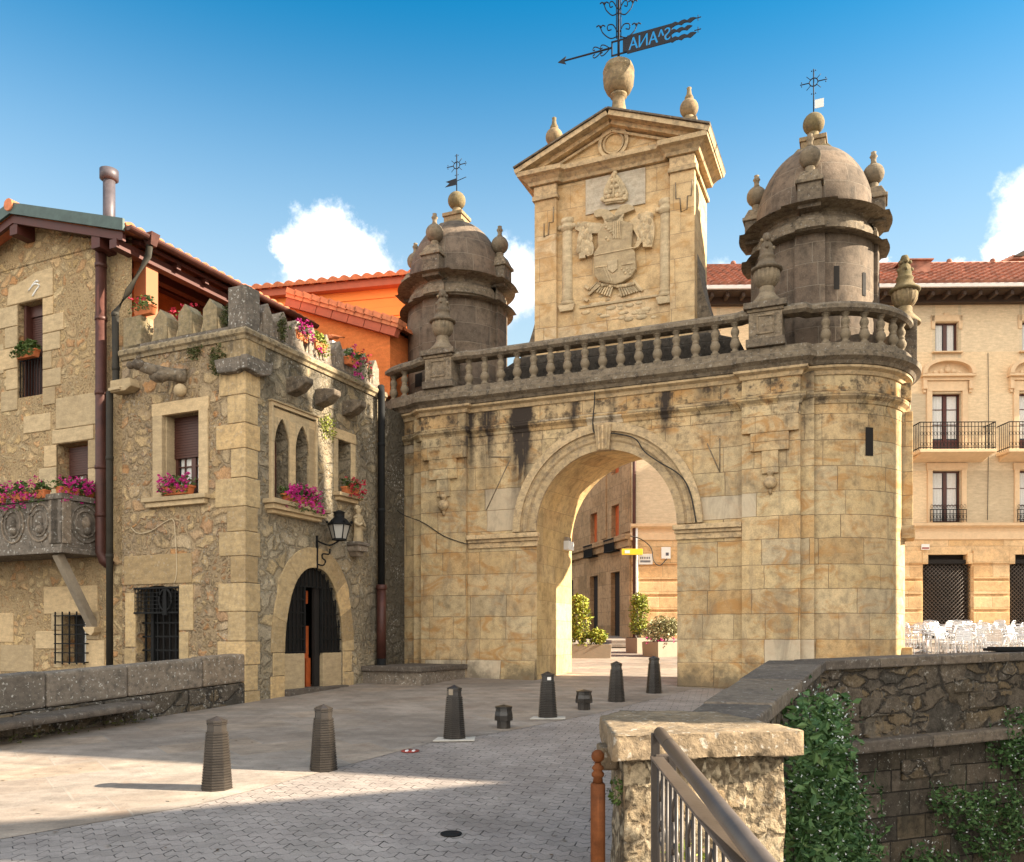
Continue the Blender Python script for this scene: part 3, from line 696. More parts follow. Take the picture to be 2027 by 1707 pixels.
p = MB(); p.molding(flat, [(-.3, 7.04), (.17, 7.04), (.21, 7.1), (.3, 7.16), (.31, 7.26), (.24, 7.29), (.15, 7.3), (.14, 7.45), (-.25, 7.46)]); p.build('cornice', 'dark2', gate)
p = MB(); p.molding(flat, [(-.16, 8.05), (.1, 8.05), (.16, 8.1), (.16, 8.17), (.1, 8.23), (-.16, 8.23)], True); p.build('handrail', 'dark2', gate)
p = MB(); p.box(-4.6, 4.1, .1, DEP, 7.0, 7.4); p.lathe([(0, 7.38), (BR, 7.38)], *LC, seg=40, cap=False); p.lathe([(0, 7.38), (BR, 7.38)], *RC, seg=40, cap=False); p.build('deck', 'dark2', gate)
# balusters
bp = [(.085, 0), (.085, .05), (.06, .06), (.055, .09), (.08, .12), (.098, .17), (.1, .21), (.08, .26), (.062, .29), (.072, .3), (.072, .32), (.055, .335), (.07, .37), (.083, .41), (.08, .45), (.055, .5), (.045, .53), (.065, .545), (.065, .56), (.05, .565), (.085, .57), (.085, .605)]
b0 = MB(); b0.lathe([(r_, z_ + .5) for r_, z_ in bp], seg=14)
bal = b0.build('baluster', 'bal', gate); OFF[bal.name] = OFF[gate.name]
spots = [(-3.22 + .3915 * i, -.02) for i in range(1, 16)]
spots = [(-3.22 + .385 * i + .03, -.02) for i in range(0, 16)]
for a in range(100, 236, 15): spots.append((LC[0] + BR * math.cos(R(a + 8)), LC[1] - BR * math.sin(R(a + 8))))
for a in (80, 68, 55.5, 43, 30.5, 18, -18, -31, -44, -57): spots.append((RC[0] + BR * math.cos(R(a)), RC[1] - BR * math.sin(R(a))))
first = True
for x, y in spots:
    if first: bal.location = (x, y, 7.455 - .5); first = False
    else: put('baluster', bal, gate, (x, y, 7.455))
# pedestals
def pedestal(x0, x1, y0, y1, panel=True):
    p = MB(); p.box(x0, x1, y0, y1, 7.46, 7.62); p.box(x0 + .05, x1 - .05, y0 + .05, y1 - .05, 7.62, 8.13)
    p.box(x0 + .02, x1 - .02, y0 + .02, y1 - .02, 8.13, 8.19); p.box(x0 - .04, x1 + .04, y0 - .04, y1 + .04, 8.19, 8.31)
    if panel:
        xa, xb = x0 + .2, x1 - .2
        for q in ((xa, xb, 7.7, 7.73), (xa, xb, 8.05, 8.08), (xa, xa + .03, 7.73, 8.05), (xb - .03, xb, 7.73, 8.05)): p.box(q[0], q[1], y0 + .03, y0 + .06, q[2], q[3])
    p.build('pedestal', 'dark2', gate, .012)
pedestal(-4.24, -3.48, -.28, .3); pedestal(2.82, 3.54, -.28, .3)
def urn(x, y, zb=8.31, k=1.):
    pr = [(.3, 0), (.3, .05), (.24, .12), (.17, .2), (.14, .27), (.145, .33), (.13, .36)]
    bowl = [(.13, .36), (.2, .41), (.25, .5), (.262, .6), (.25, .66)]
    top = [(.25, .66), (.3, .68), (.3, .71), (.22, .76), (.165, .85), (.15, .9), (.17, .93), (.15, .97), (.13, 1.0), (.135, 1.08), (.11, 1.18), (.07, 1.24), (.09, 1.27), (.085, 1.34), (.06, 1.4), (0, 1.42)]
    m = MB(); m.lathe([(a * k, zb + b * k) for a, b in pr], x, y, 20); m.lathe([(a * k, zb + b * k) for a, b in bowl], x, y, 48, flute=16, fl=.13, cap=False); m.lathe([(a * k, zb + b * k) for a, b in top], x, y, 20)
    for i in range(5):
        for zz, rr in ((1.1, .13), (1.26, .1)):
            a = 2 * PI * i / 5 + zz; m.ball((x + rr * k * math.cos(a), y + rr * k * math.sin(a), zb + zz * k), .04 * k, 8)
    m.build('urn', 'finial' if x > 5 else 'bal', gate)
urn(-3.86, 0.0); urn(3.18, 0.0)
urn(RC[0] + BR * 1.0, RC[1] + .1, 8.23, 1.0); urn(LC[0] - BR, LC[1] + .1, 8.2); urn(-2.8, 2.3, 7.6, .95)
pr = MB(); pr.box(RC[0] + BR - .2, RC[0] + BR + .22, 1.65, 2.15, 7.3, 8.24); pr.build('pedestal', 'dark2', gate, .012)
pr = MB(); pr.box(LC[0] - BR - .22, LC[0] - BR + .2, 1.65, 2.15, 7.3, 8.21); pr.build('pedestal', 'dark2', gate, .012)
# pilaster strip on the right flank of the bastion
for q in ((.13, 1.35, 1.95, 4.1, 6.34), (.1, 1.3, 2.0, 6.56, 6.9), (.17, 1.3, 2.0, 3.85, 4.1), (.12, 1.3, 2.0, .5, 1.7)): p = MB(); p.box(RC[0] + 1.55, RC[0] + BR + q[0], *q[1:]); p.build('flank_pilaster', 'gate', gate, .012)
# stepped pendants
def steps(rows, ball):
    p = MB()
    for k, (u0, v0, u1, v1) in enumerate(rows):
        a = GF.px(u0, (v0 + v1) / 2, -.12); b = GF.px(u1, (v0 + v1) / 2, -.12); um = (u0 + u1) / 2
        p.box(a[0], b[0], -.2 + .012 * k, -.1, GF.px(um, v1, -.12)[1], GF.px(um, v0, -.12)[1])
    p.build('stepped_pendant', 'gate', gate, .01)
    x, z = GF.px(*ball, -.12); q = MB(); q.ball((x, -.16, z), .125, 14); q.lathe([(.06, z + .1), (.05, z + .16), (.09, z + .19), (.06, z + .24)], x, -.14, 10); q.lathe([(.03, z - .22), (.04, z - .11)], x, -.14, 8)
    q.build('pendant_ball', 'trim', gate)
steps([(1469, 803, 1582, 857), (1486, 857, 1562, 893), (1508, 893, 1541, 938)], (1525, 956))
steps([(839, 868, 926, 910), (851, 910, 906, 950), (866, 950, 892, 984)], (879, 1001))
# thin raised triangular outlines by the arch
p = MB()
for pts in ([(1012, 905), (963, 1010)], [(1400, 878), (1425, 935)], [(1425, 868), (1425, 935)], [(972, 905), (1012, 905)]):
    q = [GF.px(u, v) for u, v in pts]; p.tube([(a, -.004, b) for a, b in q], .012, 5)
p.build('incised_line', 'bal', gate)
p = MB()
x, z = GF.px(1697, 857, .35)
# arrow slit in the right bastion
al = R(52); cx, cy = RC[0] + (BR + .004) * math.cos(al), RC[1] - (BR + .004) * math.sin(al)
def slit(cx, cy, al, zc, hw, hh, nm='arrow_slit'):
    p = MB(); tx, ty = -math.sin(al), -math.cos(al); nx, ny = math.cos(al), -math.sin(al)
    q = [(cx + tx * a + nx * .006, cy + ty * a + ny * .006, zc + b) for a, b in ((-hw, -hh), (hw, -hh), (hw, hh), (-hw, hh))]
    p.face([p.vert(*c) for c in q])
    q2 = [(c[0] - nx * .05, c[1] - ny * .05, c[2]) for c in q]; p.face([p.vert(*c) for c in q2])
    p.build(nm, 'darkroom', gate)
slit(cx, cy, al, 5.62, .085, .27)

# turrets
def turret(c):
    cx, cy = c; r = 1.2
    d = MB(); d.lathe([(r, 7.3), (r, 9.86)], cx, cy, 56, cap=False)
    for a in (0, 90, 180, 270): d.lathe([(r + .07, 7.35), (r + .07, 9.86)], cx, cy, 6, R(a - 13), R(a + 13), smooth=True)
    for a in (0, 90, 180, 270):
        for s_ in (-13, 13):
            b = R(a + s_); d.face([d.vert(cx + q * math.cos(b), cy + q * math.sin(b), z) for q, z in ((r - .05, 7.35), (r + .07, 7.35), (r + .07, 9.86), (r - .05, 9.86))])
    tur = d.build('turret', 'dark', gate, recalc=False)
    def ringpath(o=.07):
        pts = []
        for a0 in (0, 90, 180, 270):
            pts += arc(cx, cy, r + o, -(a0 - 13), -(a0 + 13), 4); pts += arc(cx, cy, r, -(a0 + 14), -(a0 + 76), 10)
        pts = pts[::-1]
        return pts + [pts[0]]
    rp = ringpath()
    k = MB(); k.molding(rp, [(-.2, 9.82), (.01, 9.83), (.03, 9.88), (.065, 9.9), (.065, 9.945), (.01, 9.97), (.01, 10.1), (.03, 10.13), (.035, 10.17), (.085, 10.23), (.12, 10.26), (.125, 10.32), (.06, 10.36), (-.25, 10.38)]); k.build('cornice', 'dark2', tur)
    k = MB(); pr = [(r * .99 * math.cos(a), 10.38 + 1.72 * math.sin(a) ** .92) for a in [i * PI / 2 / 14 for i in range(14)]] + [(.05, 12.1)]
    k.lathe(pr, cx, cy, 48, uvr=1.1); k.build('dome', 'dark', tur)
    k = MB(); k.frustum(cx, cy, 11.9, 12.06, .4, .4, .3, .3); k.box(cx - .24, cx + .24, cy - .24, cy + .24, 12.06, 12.22); k.box(cx - .27, cx + .27, cy - .27, cy + .27, 12.22, 12.31); k.build('pedestal', 'finial', tur, .012)
    k = MB(); k.lathe([(.2, 12.31), (.13, 12.38), (.1, 12.47), (.11, 12.5)], cx, cy, 18); k.ball((cx, cy, 12.68), .22, 22); k.build('ball_finial', 'finial', tur)
    for a in (0, 90, 180, 270):
        x, y = cx + (r - .04) * math.cos(R(a)), cy + (r - .04) * math.sin(R(a)); h = .22
        k = MB(); k.box(x - h, x + h, y - h, y + h, 10.3, 10.86)
        k.box(x - h - .045, x + h + .045, y - h - .045, y + h + .045, 10.79, 10.86); k.frustum(x, y, 10.86, 11.06, h + .02, h + .02, .15, .15); k.build('buttress', 'dark2', tur, .012)
        k = MB(); k.lathe([(.13, 11.06), (.085, 11.12), (.1, 11.16), (.09, 11.18)], x, y, 14); k.ball((x, y, 11.38), .21, 20); k.lathe([(.08, 11.57), (.05, 11.64), (.055, 11.7), (.08, 11.74), (.045, 11.8), (.055, 11.83), (0, 11.86)], x, y, 10); k.build('ball_finial', 'bal', tur)
    return tur
tl = turret((-4.4, 1.8)); tr = turret((3.93, 1.85))
for (cx, cy), a, z, hw, hh, par in (((3.93, 1.85), 66, 8.95, .055, .23, tr), ((3.93, 1.85), 35, 8.9, .05, .23, tr), ((-4.4, 1.8), 112, 8.0, .13, .16, tl)):
    al = R(a); slit(cx + 1.204 * math.cos(al), cy - 1.204 * math.sin(al), al, z, hw, hh, 'slit_window')

# ------------------------------------------------------------------ attic with the coat of arms
AT = .9; AB = 2.35
def ap(u, v, t=AT): return GF.px(u, v, t)
L0, R0 = -1.93, 1.62; AZ = 12.02
a = MB(); a.box(L0, R0, AT, AB, 7.4, AZ)
a.box(L0 - .02, L0 + .5, AT - .1, AT + .02, 7.4, AZ - .3); a.box(R0 - .5, R0 + .02, AT - .1, AT + .02, 7.4, AZ - .3)
attic = a.build('attic', 'attic', gate, .01)
a = MB(); a.box(L0 - .75, R0 + .95, AT - .32, AB, 7.4, 7.98); a.prism([(L0 - .75, 7.98), (R0 + .95, 7.98), (R0 + .3, 8.2), (L0 - .3, 8.2)], AT - .25, AB); a.build('attic_plinth', 'black', gate, .03)
a = MB()
for sgn, x in ((-1, L0), (1, R0)):
    prof = [(x, 10.1)] + [(x + sgn * .95 * (i / 12) ** 1.7, 10.1 - 2.7 * i / 12) for i in range(1, 13)] + [(x, 7.4)]
    a = MB(); a.prism([(q, z) for q, z in prof], AT + .3, AT + 1.25); a.build('flank_scroll', 'dark2', gate)
for x0, x1 in ((L0 - .06, L0 + .54), (R0 - .54, R0 + .06)): a = MB(); a.box(x0, x1, AT - .15, AT + .3, AZ - .32, AZ - .22); a.box(x0 + .03, x1 - .03, AT - .12, AT + .3, AZ - .22, AZ); a.build('capital', 'trim', gate, .01)
a = MB(); a.box(R0, R0 + .06, AT + .31, AB, AZ - .32, AZ - .22); a.build('side_moulding', 'trim', gate, .01)
a = MB(); a.box(L0 + .5, R0 - .5, AT - .06, AT + .01, 8.35, 8.42); a.box(L0 + .5, R0 - .5, AT - .1, AT + .01, 8.42, 8.47); a.build('panel_sill', 'trim', gate, .01)
# pediment
xm = (L0 + R0) / 2; XL, XR = L0 - .36, R0 + .36; ZP = 13.08; zc = AZ + .01
a = MB()
ol = [(L0 - .1, AT - .16), (L0 + .56, AT - .16), (L0 + .62, AT - .06), (R0 - .62, AT - .06), (R0 - .56, AT - .16), (R0 + .1, AT - .16), (R0 + .1, AB)]
ol = [(L0 - .1, AB)] + ol
a.molding(ol, [(-.6, zc), (.02, zc), (.05, zc + .06), (.14, zc + .13), (.23, zc + .16), (.25, zc + .25), (-.6, zc + .26)])
a.build('pediment_cornice', 'trim', gate)
a = MB(); a.prism([(L0 - .05, zc + .25), (R0 + .05, zc + .25), (xm, ZP - .1)], AT - .02, AB - .02); a.build('tympanum', 'attic', gate)
a = MB(); e = .17
def rk(x0, z0, x1, z1, th, y0, y1):
    d = Vector((x1 - x0, z1 - z0)).normalized(); n = Vector((-d.y, d.x)); n = n if n.y > 0 else -n
    a.prism([(x0, z0), (x1, z1), (x1 + n.x * th, z1 + n.y * th), (x0 + n.x * th, z0 + n.y * th)], y0, y1)
for sx, xe in ((-1, XL), (1, XR)):
    x1 = xm; z1 = ZP
    rk(xe, zc + .22, x1, z1, .1, AT - .42, AB + .1)
    rk(xe - sx * .2, zc + .2, x1, z1 - .09, .1, AT - .22, AB)
    rk(xe - sx * .5, zc + .22, x1, z1 - .2, .05, AT - .1, AB - .05)
a.build('raking_cornice', 'trim', gate)
a = MB()
for sx, xe in ((-1, XL), (1, XR)): rk(xe - sx * -.03, zc + .335, xm, ZP + .115, .035, AT - .46, AB + .14)
a.build('roof_slab', 'dark2', gate)
a = MB(); zc2 = zc + .62
for r0, r1, dd in ((.27, .34, .07), (.2, .235, .05)):
    for i in range(36):
        q0, q1 = 2 * PI * i / 36, 2 * PI * (i + 1) / 36
        c = lambda r, q, y: a.vert(xm + .03 + r * math.cos(q), y, zc2 + r * math.sin(q))
        y = AT - .02 - dd
        a.face((c(r0, q0, y), c(r0, q1, y), c(r1, q1, y), c(r1, q0, y)), None, False); a.face((c(r1, q0, y), c(r1, q1, y), c(r1, q1, AT), c(r1, q0, AT))); a.face((c(r0, q0, y), c(r0, q1, y), c(r0, q1, AT), c(r0, q0, AT)))
a.build('ring_ornament', 'trim', gate)
ty = (AT + AB) / 2 - .05; tx = xm - .06
a = MB(); a.box(tx - .45, tx + .45, ty - .4, ty + .4, ZP - .15, ZP + .32); a.box(tx - .38, tx + .38, ty - .34, ty + .34, ZP + .3, ZP + .46); a.build('pedestal', 'trim', gate, .015)
a = MB(); a.lathe([(.27, ZP + .46), (.2, ZP + .6), (.145, ZP + .85), (.135, ZP + 1.0), (.19, ZP + 1.02), (.19, ZP + 1.06), (.15, ZP + 1.08)], tx, ty, 24)
a.lathe([(0, ZP + 1.06), (.16, ZP + 1.06), (.27, ZP + 1.13), (.335, ZP + 1.27), (.352, ZP + 1.44), (.346, ZP + 1.56), (.355, ZP + 1.57), (.345, ZP + 1.62), (.3, ZP + 1.73), (.2, ZP + 1.8), (0, ZP + 1.82)], tx, ty, 28); a.build('barrel_finial', 'finial', gate)
def corner_ball(x, y, zb, nm='ball_finial'):
    m = MB(); m.box(x - .2, x + .2, y - .2, y + .2, zb - .3, zb + .12); m.lathe([(.13, zb + .12), (.1, zb + .2), (.11, zb + .24)], x, y, 14); m.ball((x, y, zb + .43), .205, 20); m.lathe([(.1, zb + .6), (.085, zb + .64), (.1, zb + .66), (.06, zb + .74), (.045, zb + .84), (.055, zb + .88), (0, zb + .92)], x, y, 12); m.build(nm, 'finial', gate)
lx, lz = GF.px(1097, 272, 1.9); rx, rz = GF.px(1364, 215, 1.9)
corner_ball(lx, 1.9, lz - .43); corner_ball(rx, 1.9, rz - .43)
# carved arms
rel = MB(); rel.box(*sorted((ap(1160, 480)[0], ap(1278, 480)[0])), AT - .03, AT + .01, ap(1220, 415)[1], ap(1220, 345)[1]); rel.build('panel_slab', 'slab', gate)
def cp(x, y): return ap(1080 + x / 5.172, 330 + y / 5.172, AT - .06)
def relief(nm, polys, parent, bev=.03):
    m = MB()
    for poly, th in polys: m.prism([cp(*q) for q in poly], AT - th, AT + .005)
    return m.build(nm, 'relief', parent, bev)
sh = [(600, 590), (700, 575), (800, 565), (905, 595), (893, 700), (885, 830), (922, 890), (930, 1060), (880, 1140), (790, 1195), (720, 1218), (640, 1205), (550, 1180), (505, 1120), (500, 900), (548, 830), (540, 700)]
arms = relief('coat_of_arms', [(sh, .2)], gate, .03)
m = MB()
def strip(p, q, wd, y0, y1):
    (x0, z0), (x1, z1) = cp(*p), cp(*q); d = Vector((x1 - x0, z1 - z0)).normalized(); n = Vector((-d.y, d.x)) * wd / 2
    m.prism([(x0 - n.x, z0 - n.y), (x1 - n.x, z1 - n.y), (x1 + n.x, z1 + n.y), (x0 + n.x, z0 + n.y)], y0, y1)
for x in (712, 730, 748, 766, 784): strip((x, 575), (x - 4, 755), .022, AT - .225, AT - .19)
strip((510, 925), (915, 845), .02, AT - .225, AT - .19); strip((515, 1045), (640, 1030), .035, AT - .225, AT - .19); strip((790, 1018), (905, 1000), .035, AT - .225, AT - .19)
for k in range(5): strip((520 + 28 * k, 1060 - 4 * k), (580 + 28 * k, 1180 + 3 * k), .022, AT - .225, AT - .19)
m.prism([cp(*q) for q in [(645, 985), (745, 968), (750, 1060), (700, 1105), (650, 1070)]], AT - .24, AT - .19)
for k in range(9): c = cp(630 + 22 * k % 110, 640 + 21 * k % 130); m.ball((c[0], AT - .2, c[1]), .035, 8)
for k in range(7): c = cp(790 + 17 * k, 1060 + 23 * (k % 3)); m.ball((c[0], AT - .2, c[1]), .03, 8)
m.build('shield_charge', 'relief', arms)
relief('eagle', [([(700, 560), (705, 500), (640, 450), (560, 440), (505, 465), (500, 510), (525, 530), (580, 520), (605, 560), (610, 600), (800, 570), (795, 530), (810, 490), (860, 470), (915, 450), (905, 415), (850, 395), (790, 400), (745, 440), (715, 490)], .17),
                 ([(600, 600), (560, 585), (470, 580), (400, 570), (310, 610), (305, 650), (350, 670), (330, 740), (325, 830), (345, 880), (345, 950), (410, 940), (415, 880), (430, 930), (490, 905), (500, 830), (470, 740), (480, 690), (540, 690)], .15),
                 ([(890, 600), (870, 560), (960, 500), (1040, 460), (1105, 480), (1100, 540), (1120, 620), (1115, 720), (1090, 830), (1000, 830), (995, 770), (950, 830), (905, 850), (950, 740), (900, 650)], .15)], arms, .02)
rnd = random.Random(3)
for (xa, xb, ya, yb) in ((330, 470, 600, 900), (950, 1100, 490, 800)):
    m = MB()
    for k in range(46):
        c = cp(rnd.uniform(xa, xb), rnd.uniform(ya, yb)); m.ball((c[0], AT - .14, c[1]), rnd.uniform(.03, .06), 8, rnd.uniform(.6, 1), .6, rnd.uniform(1., 1.9))
    m.build('feather', 'relief', arms)
m = MB()
for sx in (-1, 1):
    for k in range(9):
        x0 = 715 + sx * (30 + 20 * k); strip((x0, 1225 - 6 * k), (x0 + sx * 35 + sx * 6 * k, 1330 - 9 * k), .035, AT - .1 + .004 * k, AT)
strip((560, 1210), (440, 1310), .05, AT - .12, AT); strip((400, 1215), (440, 1250), .06, AT - .1, AT); strip((390, 1350), (430, 1370), .06, AT - .09, AT); strip((900, 1160), (990, 1270), .05, AT - .09, AT)
for k in range(14): c = cp(560 + 26 * k, 1225 - 3 * abs(k - 7) + rnd.uniform(-9, 9)); m.ball((c[0], AT - .1, c[1]), .045, 8)
for k in range(30): c = cp(rnd.uniform(350, 1130), rnd.uniform(1290, 1560)); m.ball((c[0], AT - .0, c[1]), rnd.uniform(.04, .09), 8, 1.5, .5, .7)
m.build('tail_feather', 'relief', arms)
# crown
m = MB(); c0 = cp(708, 330)
m.prism([cp(*q) for q in [(590, 330), (600, 240), (625, 180), (655, 120), (690, 85), (730, 85), (775, 130), (815, 190), (845, 270), (840, 340), (790, 375), (700, 375), (615, 395)]], AT - .15, AT)
for q in [(590, 345), (620, 325), (650, 315), (690, 310), (735, 305), (775, 305), (815, 315), (700, 95), (715, 75), (690, 150), (725, 150), (680, 220), (730, 210), (665, 270), (760, 265), (800, 270), (630, 280)]:
    c = cp(*q); m.ball((c[0], AT - .15, c[1]), .055, 10)
strip((600, 365), (835, 335), .06, AT - .19, AT - .1); strip((700, 310), (708, 100), .05, AT - .2, AT - .1); strip((640, 320), (685, 120), .035, AT - .19, AT - .1); strip((790, 310), (730, 120), .035, AT - .19, AT - .1)
m.build('crown', 'relief', arms, .02)
# the two columns beside the shield
for (x, yt, yb) in ((213, 520, 1480), (1222, 320, 1400)):
    xc, zt = cp(x, yt); _, zb = cp(x, yb); h = zt - zb; m = MB()
    yk = AT + .02; H = lambda f: zb + h * f
    m.lathe([(.13, H(.13)), (.125, H(.5)), (.115, H(.86))], xc, yk, 18)
    m.lathe([(.12, H(.86)), (.16, H(.88)), (.19, H(.9)), (.15, H(.92)), (.13, H(.94)), (.16, H(.96)), (.15, H(1.0))], xc, yk, 14)
    for sx in (-1, 1): m.ball((xc + sx * .16, yk - .06, H(.905)), .06, 10)
    m.lathe([(.17, H(.07)), (.19, H(.09)), (.14, H(.11)), (.16, H(.13))], xc, yk, 14); m.prism([(xc - .15, H(.0)), (xc + .15, H(.0)), (xc + .2, H(.07)), (xc - .2, H(.07))], AT - .12, AT)
    m.build('relief_column', 'relief', arms, .01)
arms.scale = (1, .66, 1); arms.location.y = .34 * AT
m = MB(); q0 = cp(340, 1440); q1 = cp(1140, 1390)
m.box(q0[0], q1[0], AT - .05, AT, q0[1] - .02, q0[1] + .03); m.build('tablet_ledge', 'relief', arms, .01)
# outlined steps on the attic pilasters
m = MB()
for pts in ([(1371, 355), (1368, 388), (1361, 388), (1360, 414), (1348, 420), (1346, 393), (1338, 394), (1337, 362)], [(1096, 410), (1095, 440), (1087, 441), (1086, 465), (1077, 470), (1077, 443)]):
    q = [GF.px(u, v, AT - .1) for u, v in pts]; m.tube([(x, AT - .103, z) for x, z in q], .014, 5)
m.build('outlined_step', 'bal', gate)
# cable draped round the arch, wires on the left bastion
def cable(nm, pts, r, mat, label, cat='cable'):
    m = MB(); m.tube(pts, r, 6); o = m.build(nm, mat); return tag(o, label, cat)
def smoothpts(pts, n=6):
    out = []
    P = [Vector(p) for p in pts]
    for i in range(len(P) - 1):
        p0, p1, p2, p3 = P[max(i - 1, 0)], P[i], P[i + 1], P[min(i + 2, len(P) - 1)]
        for k in range(n):
            t = k / n; out.append(.5 * ((2 * p1) + (-p0 + p2) * t + (2 * p0 - 5 * p1 + 4 * p2 - p3) * t * t + (-p0 + 3 * p1 - 3 * p2 + p3) * t ** 3))
    return out + [P[-1]]
def gpts(uv, y): return smoothpts([GF.w(GF.px(u, v, y)[0], y, GF.px(u, v, y)[1]) for u, v in uv])
cable('power_cable', gpts([(1178, 742), (1177, 790), (1176, 856), (1215, 858), (1256, 868), (1275, 893), (1300, 912), (1345, 940), (1366, 975), (1378, 1034)], -.13), .014, 'cable', 'black cable clipped along the right shoulder of the gate arch')
cable('power_cable', gpts([(778, 1003), (800, 1020), (838, 1035), (880, 1062), (926, 1078)], -.14), .01, 'cable', 'thin dark wire sagging across the left end of the gate')

# ------------------------------------------------------------------ weather vanes
M['vane'] = M['vane']
vz = ZP + 1.82
vane = root('weather_vane', 'large black iron weather vane with lettered banner on the pediment finial', 'weather vane', GF, (tx, ty, vz), rot=0.)
m = MB(); m.tube([(tx, ty, vz - .05), (tx, ty, vz + 1.6)], .03, 8); m.build('pole', 'vane', vane)
bz = vz + .32
m = MB(); m.tube([(tx - .16, ty, bz + .03), (tx - 1.3, ty, bz + .03)], .022, 6, .018); m.prism([(tx - 1.45, bz + .03), (tx - 1.25, bz + .12), (tx - 1.3, bz + .03), (tx - 1.25, bz - .06)], ty - .012, ty + .012)
for sz in (-1, 1):
    for x0 in (.32, .5): m.tube(smoothpts([(tx - x0 + .12, ty, bz + .03), (tx - x0, ty, bz + .03 + sz * .1), (tx - x0 - .08, ty, bz + .03 + sz * .12), (tx - x0 - .1, ty, bz + .03 + sz * .06), (tx - x0 - .05, ty, bz + .03 + sz * .05)], 4), .012, 5)
m.build('arrow', 'vane', vane)
m = MB()
for q in ((-.17, .2, .14, .17), (-.17, .2, -.17, -.14), (-.17, -.14, -.17, .17), (.1, .2, -.17, .17)): m.box(tx + q[0], tx + q[1], ty - .012, ty + .012, bz + q[2], bz + q[3])
m.build('banner_frame', 'vane', vane)
def bool_banner():
    outline = [(.2, -.2), (.2, .2), (1.18, .2)]
    def wave(x0, z0, x1, n=8, ph=0.): return [(x0 + (x1 - x0) * i / n, z0 + .022 * math.sin(i * 2.2 + ph)) for i in range(n + 1)]
    o = outline + wave(1.22, .2, 1.75) + wave(1.75, .13, 1.22)[1:] + wave(1.2, .05, 1.66) + wave(1.66, -.02, 1.2)[1:] + wave(1.22, -.12, 1.75) + wave(1.75, -.2, 1.22)[1:] + [(1.18, -.2)]
    m = MB(); m.prism([(tx + x, bz + z) for x, z in o], ty - .012, ty + .012); b = m.build('banner', 'vane', vane)
    off = OFF[b.name]
    cu = bpy.data.curves.new('txt', 'FONT'); cu.body = 'S^ANA'; cu.size = .4; cu.align_x = 'CENTER'; cu.align_y = 'CENTER'; cu.extrude = .05; cu.offset = .006
    to = bpy.data.objects.new('txt', cu); COL.objects.link(to)
    dg = bpy.context.evaluated_depsgraph_get(); me = bpy.data.meshes.new_from_object(to.evaluated_get(dg)); bpy.data.objects.remove(to)
    Tm = Matrix.Translation((tx + .71 - off[0], ty - off[1], bz - .01 - off[2])) @ Matrix.Rotation(R(90), 4, 'X') @ Matrix.Diagonal((-.78, 1, 1, 1)); me.transform(Tm); me.flip_normals()
    c = bpy.data.objects.new('cutter', me); COL.objects.link(c); c.parent = vane
    bo = b.modifiers.new('cut', 'BOOLEAN'); bo.object = c; bo.operation = 'DIFFERENCE'; bo.solver = 'EXACT'
    bpy.context.view_layer.update(); dg = bpy.context.evaluated_depsgraph_get(); nm = bpy.data.meshes.new_from_object(b.evaluated_get(dg)); b.modifiers.clear(); b.data = nm; bpy.data.objects.remove(c)
bool_banner()
m = MB()
for z in (.13, -.13): 
    for x, dz in ((1.79, z + .04),): 
        m.box(tx + 1.7, tx + 1.85, ty - .006, ty + .006, bz + dz - .008, bz + dz + .008); m.box(tx + 1.775, tx + 1.79, ty - .006, ty + .006, bz + dz - .06, bz + dz + .06)
m.build('streamer_cross', 'vane', vane)
m = MB(); zb = bz + .25
for k in range(4):
    dx, dy = math.cos(PI / 2 * k + .3), math.sin(PI / 2 * k + .3); P = lambda r, z: (tx + dx * r, ty + dy * r, zb + z)
    for base, k1 in ((0, 1.), (.52, .8), (.95, .55)):
        m.tube(smoothpts([P(.03, base), P(.18 * k1, base - .04), P(.34 * k1, base + .08), P(.4 * k1, base + .2)], 4), .013, 5)
        for e in (-.07, .07): m.tube(smoothpts([P(.4 * k1, base + .2), P(.4 * k1 + e * .6, base + .27), P(.4 * k1 + e * 1.4, base + .24)], 3), .014, 5)
        m.tube(smoothpts([P(.03, base + .1), P(.12, base + .26), P(.24 * k1, base + .26), P(.24 * k1, base + .15), P(.16 * k1, base + .16)], 4), .013, 5)
        m.ball(P(.4 * k1, base + .24), .03, 6)
    m.tube([(tx + dx * .05, ty + dy * .05, zb - .05), (tx + dx * .05, ty + dy * .05, zb + 1.2)], .012, 5)
m.build('scrollwork', 'vane', vane)
def small_vane(cx, cy, label, flagmat, sgn):
    v = root('weather_vane', label, 'weather vane', GF, (cx, cy, 12.88)); z0 = 12.88
    m = MB(); m.tube([(cx, cy, z0 - .05), (cx, cy, z0 + .95)], .014, 6); m.build('pole', 'vane', v)
    m = MB()
    if flagmat == 'white': m.box(cx + .02, cx + .2, cy - .006, cy + .006, z0 + .12, z0 + .3)
    else: m.prism([(cx - .02, z0 + .2), (cx - .02, z0 + .36), (cx - .3, z0 + .33), (cx - .2, z0 + .27), (cx - .32, z0 + .2)], cy - .006, cy + .006); m.tube([(cx, cy, z0 + .29), (cx + .26, cy, z0 + .34)], .009, 5)
    m.build('flag', 'white' if flagmat == 'white' else 'vane', v)
    m = MB(); zc = z0 + .68; n = 20
    m.tube([(cx + .085 * math.cos(2 * PI * i / n), cy, zc + .085 * math.sin(2 * PI * i / n)) for i in range(n + 1)], .012, 5)
    for k in range(8):
        a = PI / 4 * k; l = .27 if k % 2 == 0 else .2
        m.tube([(cx + .09 * math.cos(a), cy, zc + .09 * math.sin(a)), (cx + l * math.cos(a), cy, zc + l * math.sin(a))], .011 if k % 2 == 0 else .007, 5)
        if k % 2 == 0:
            for e in (-.04, .04): m.ball((cx + (l - .03) * math.cos(a) - e * math.sin(a), cy, zc + (l - .03) * math.sin(a) + e * math.cos(a)), .014, 6)
    m.build('cross', 'vane', v)
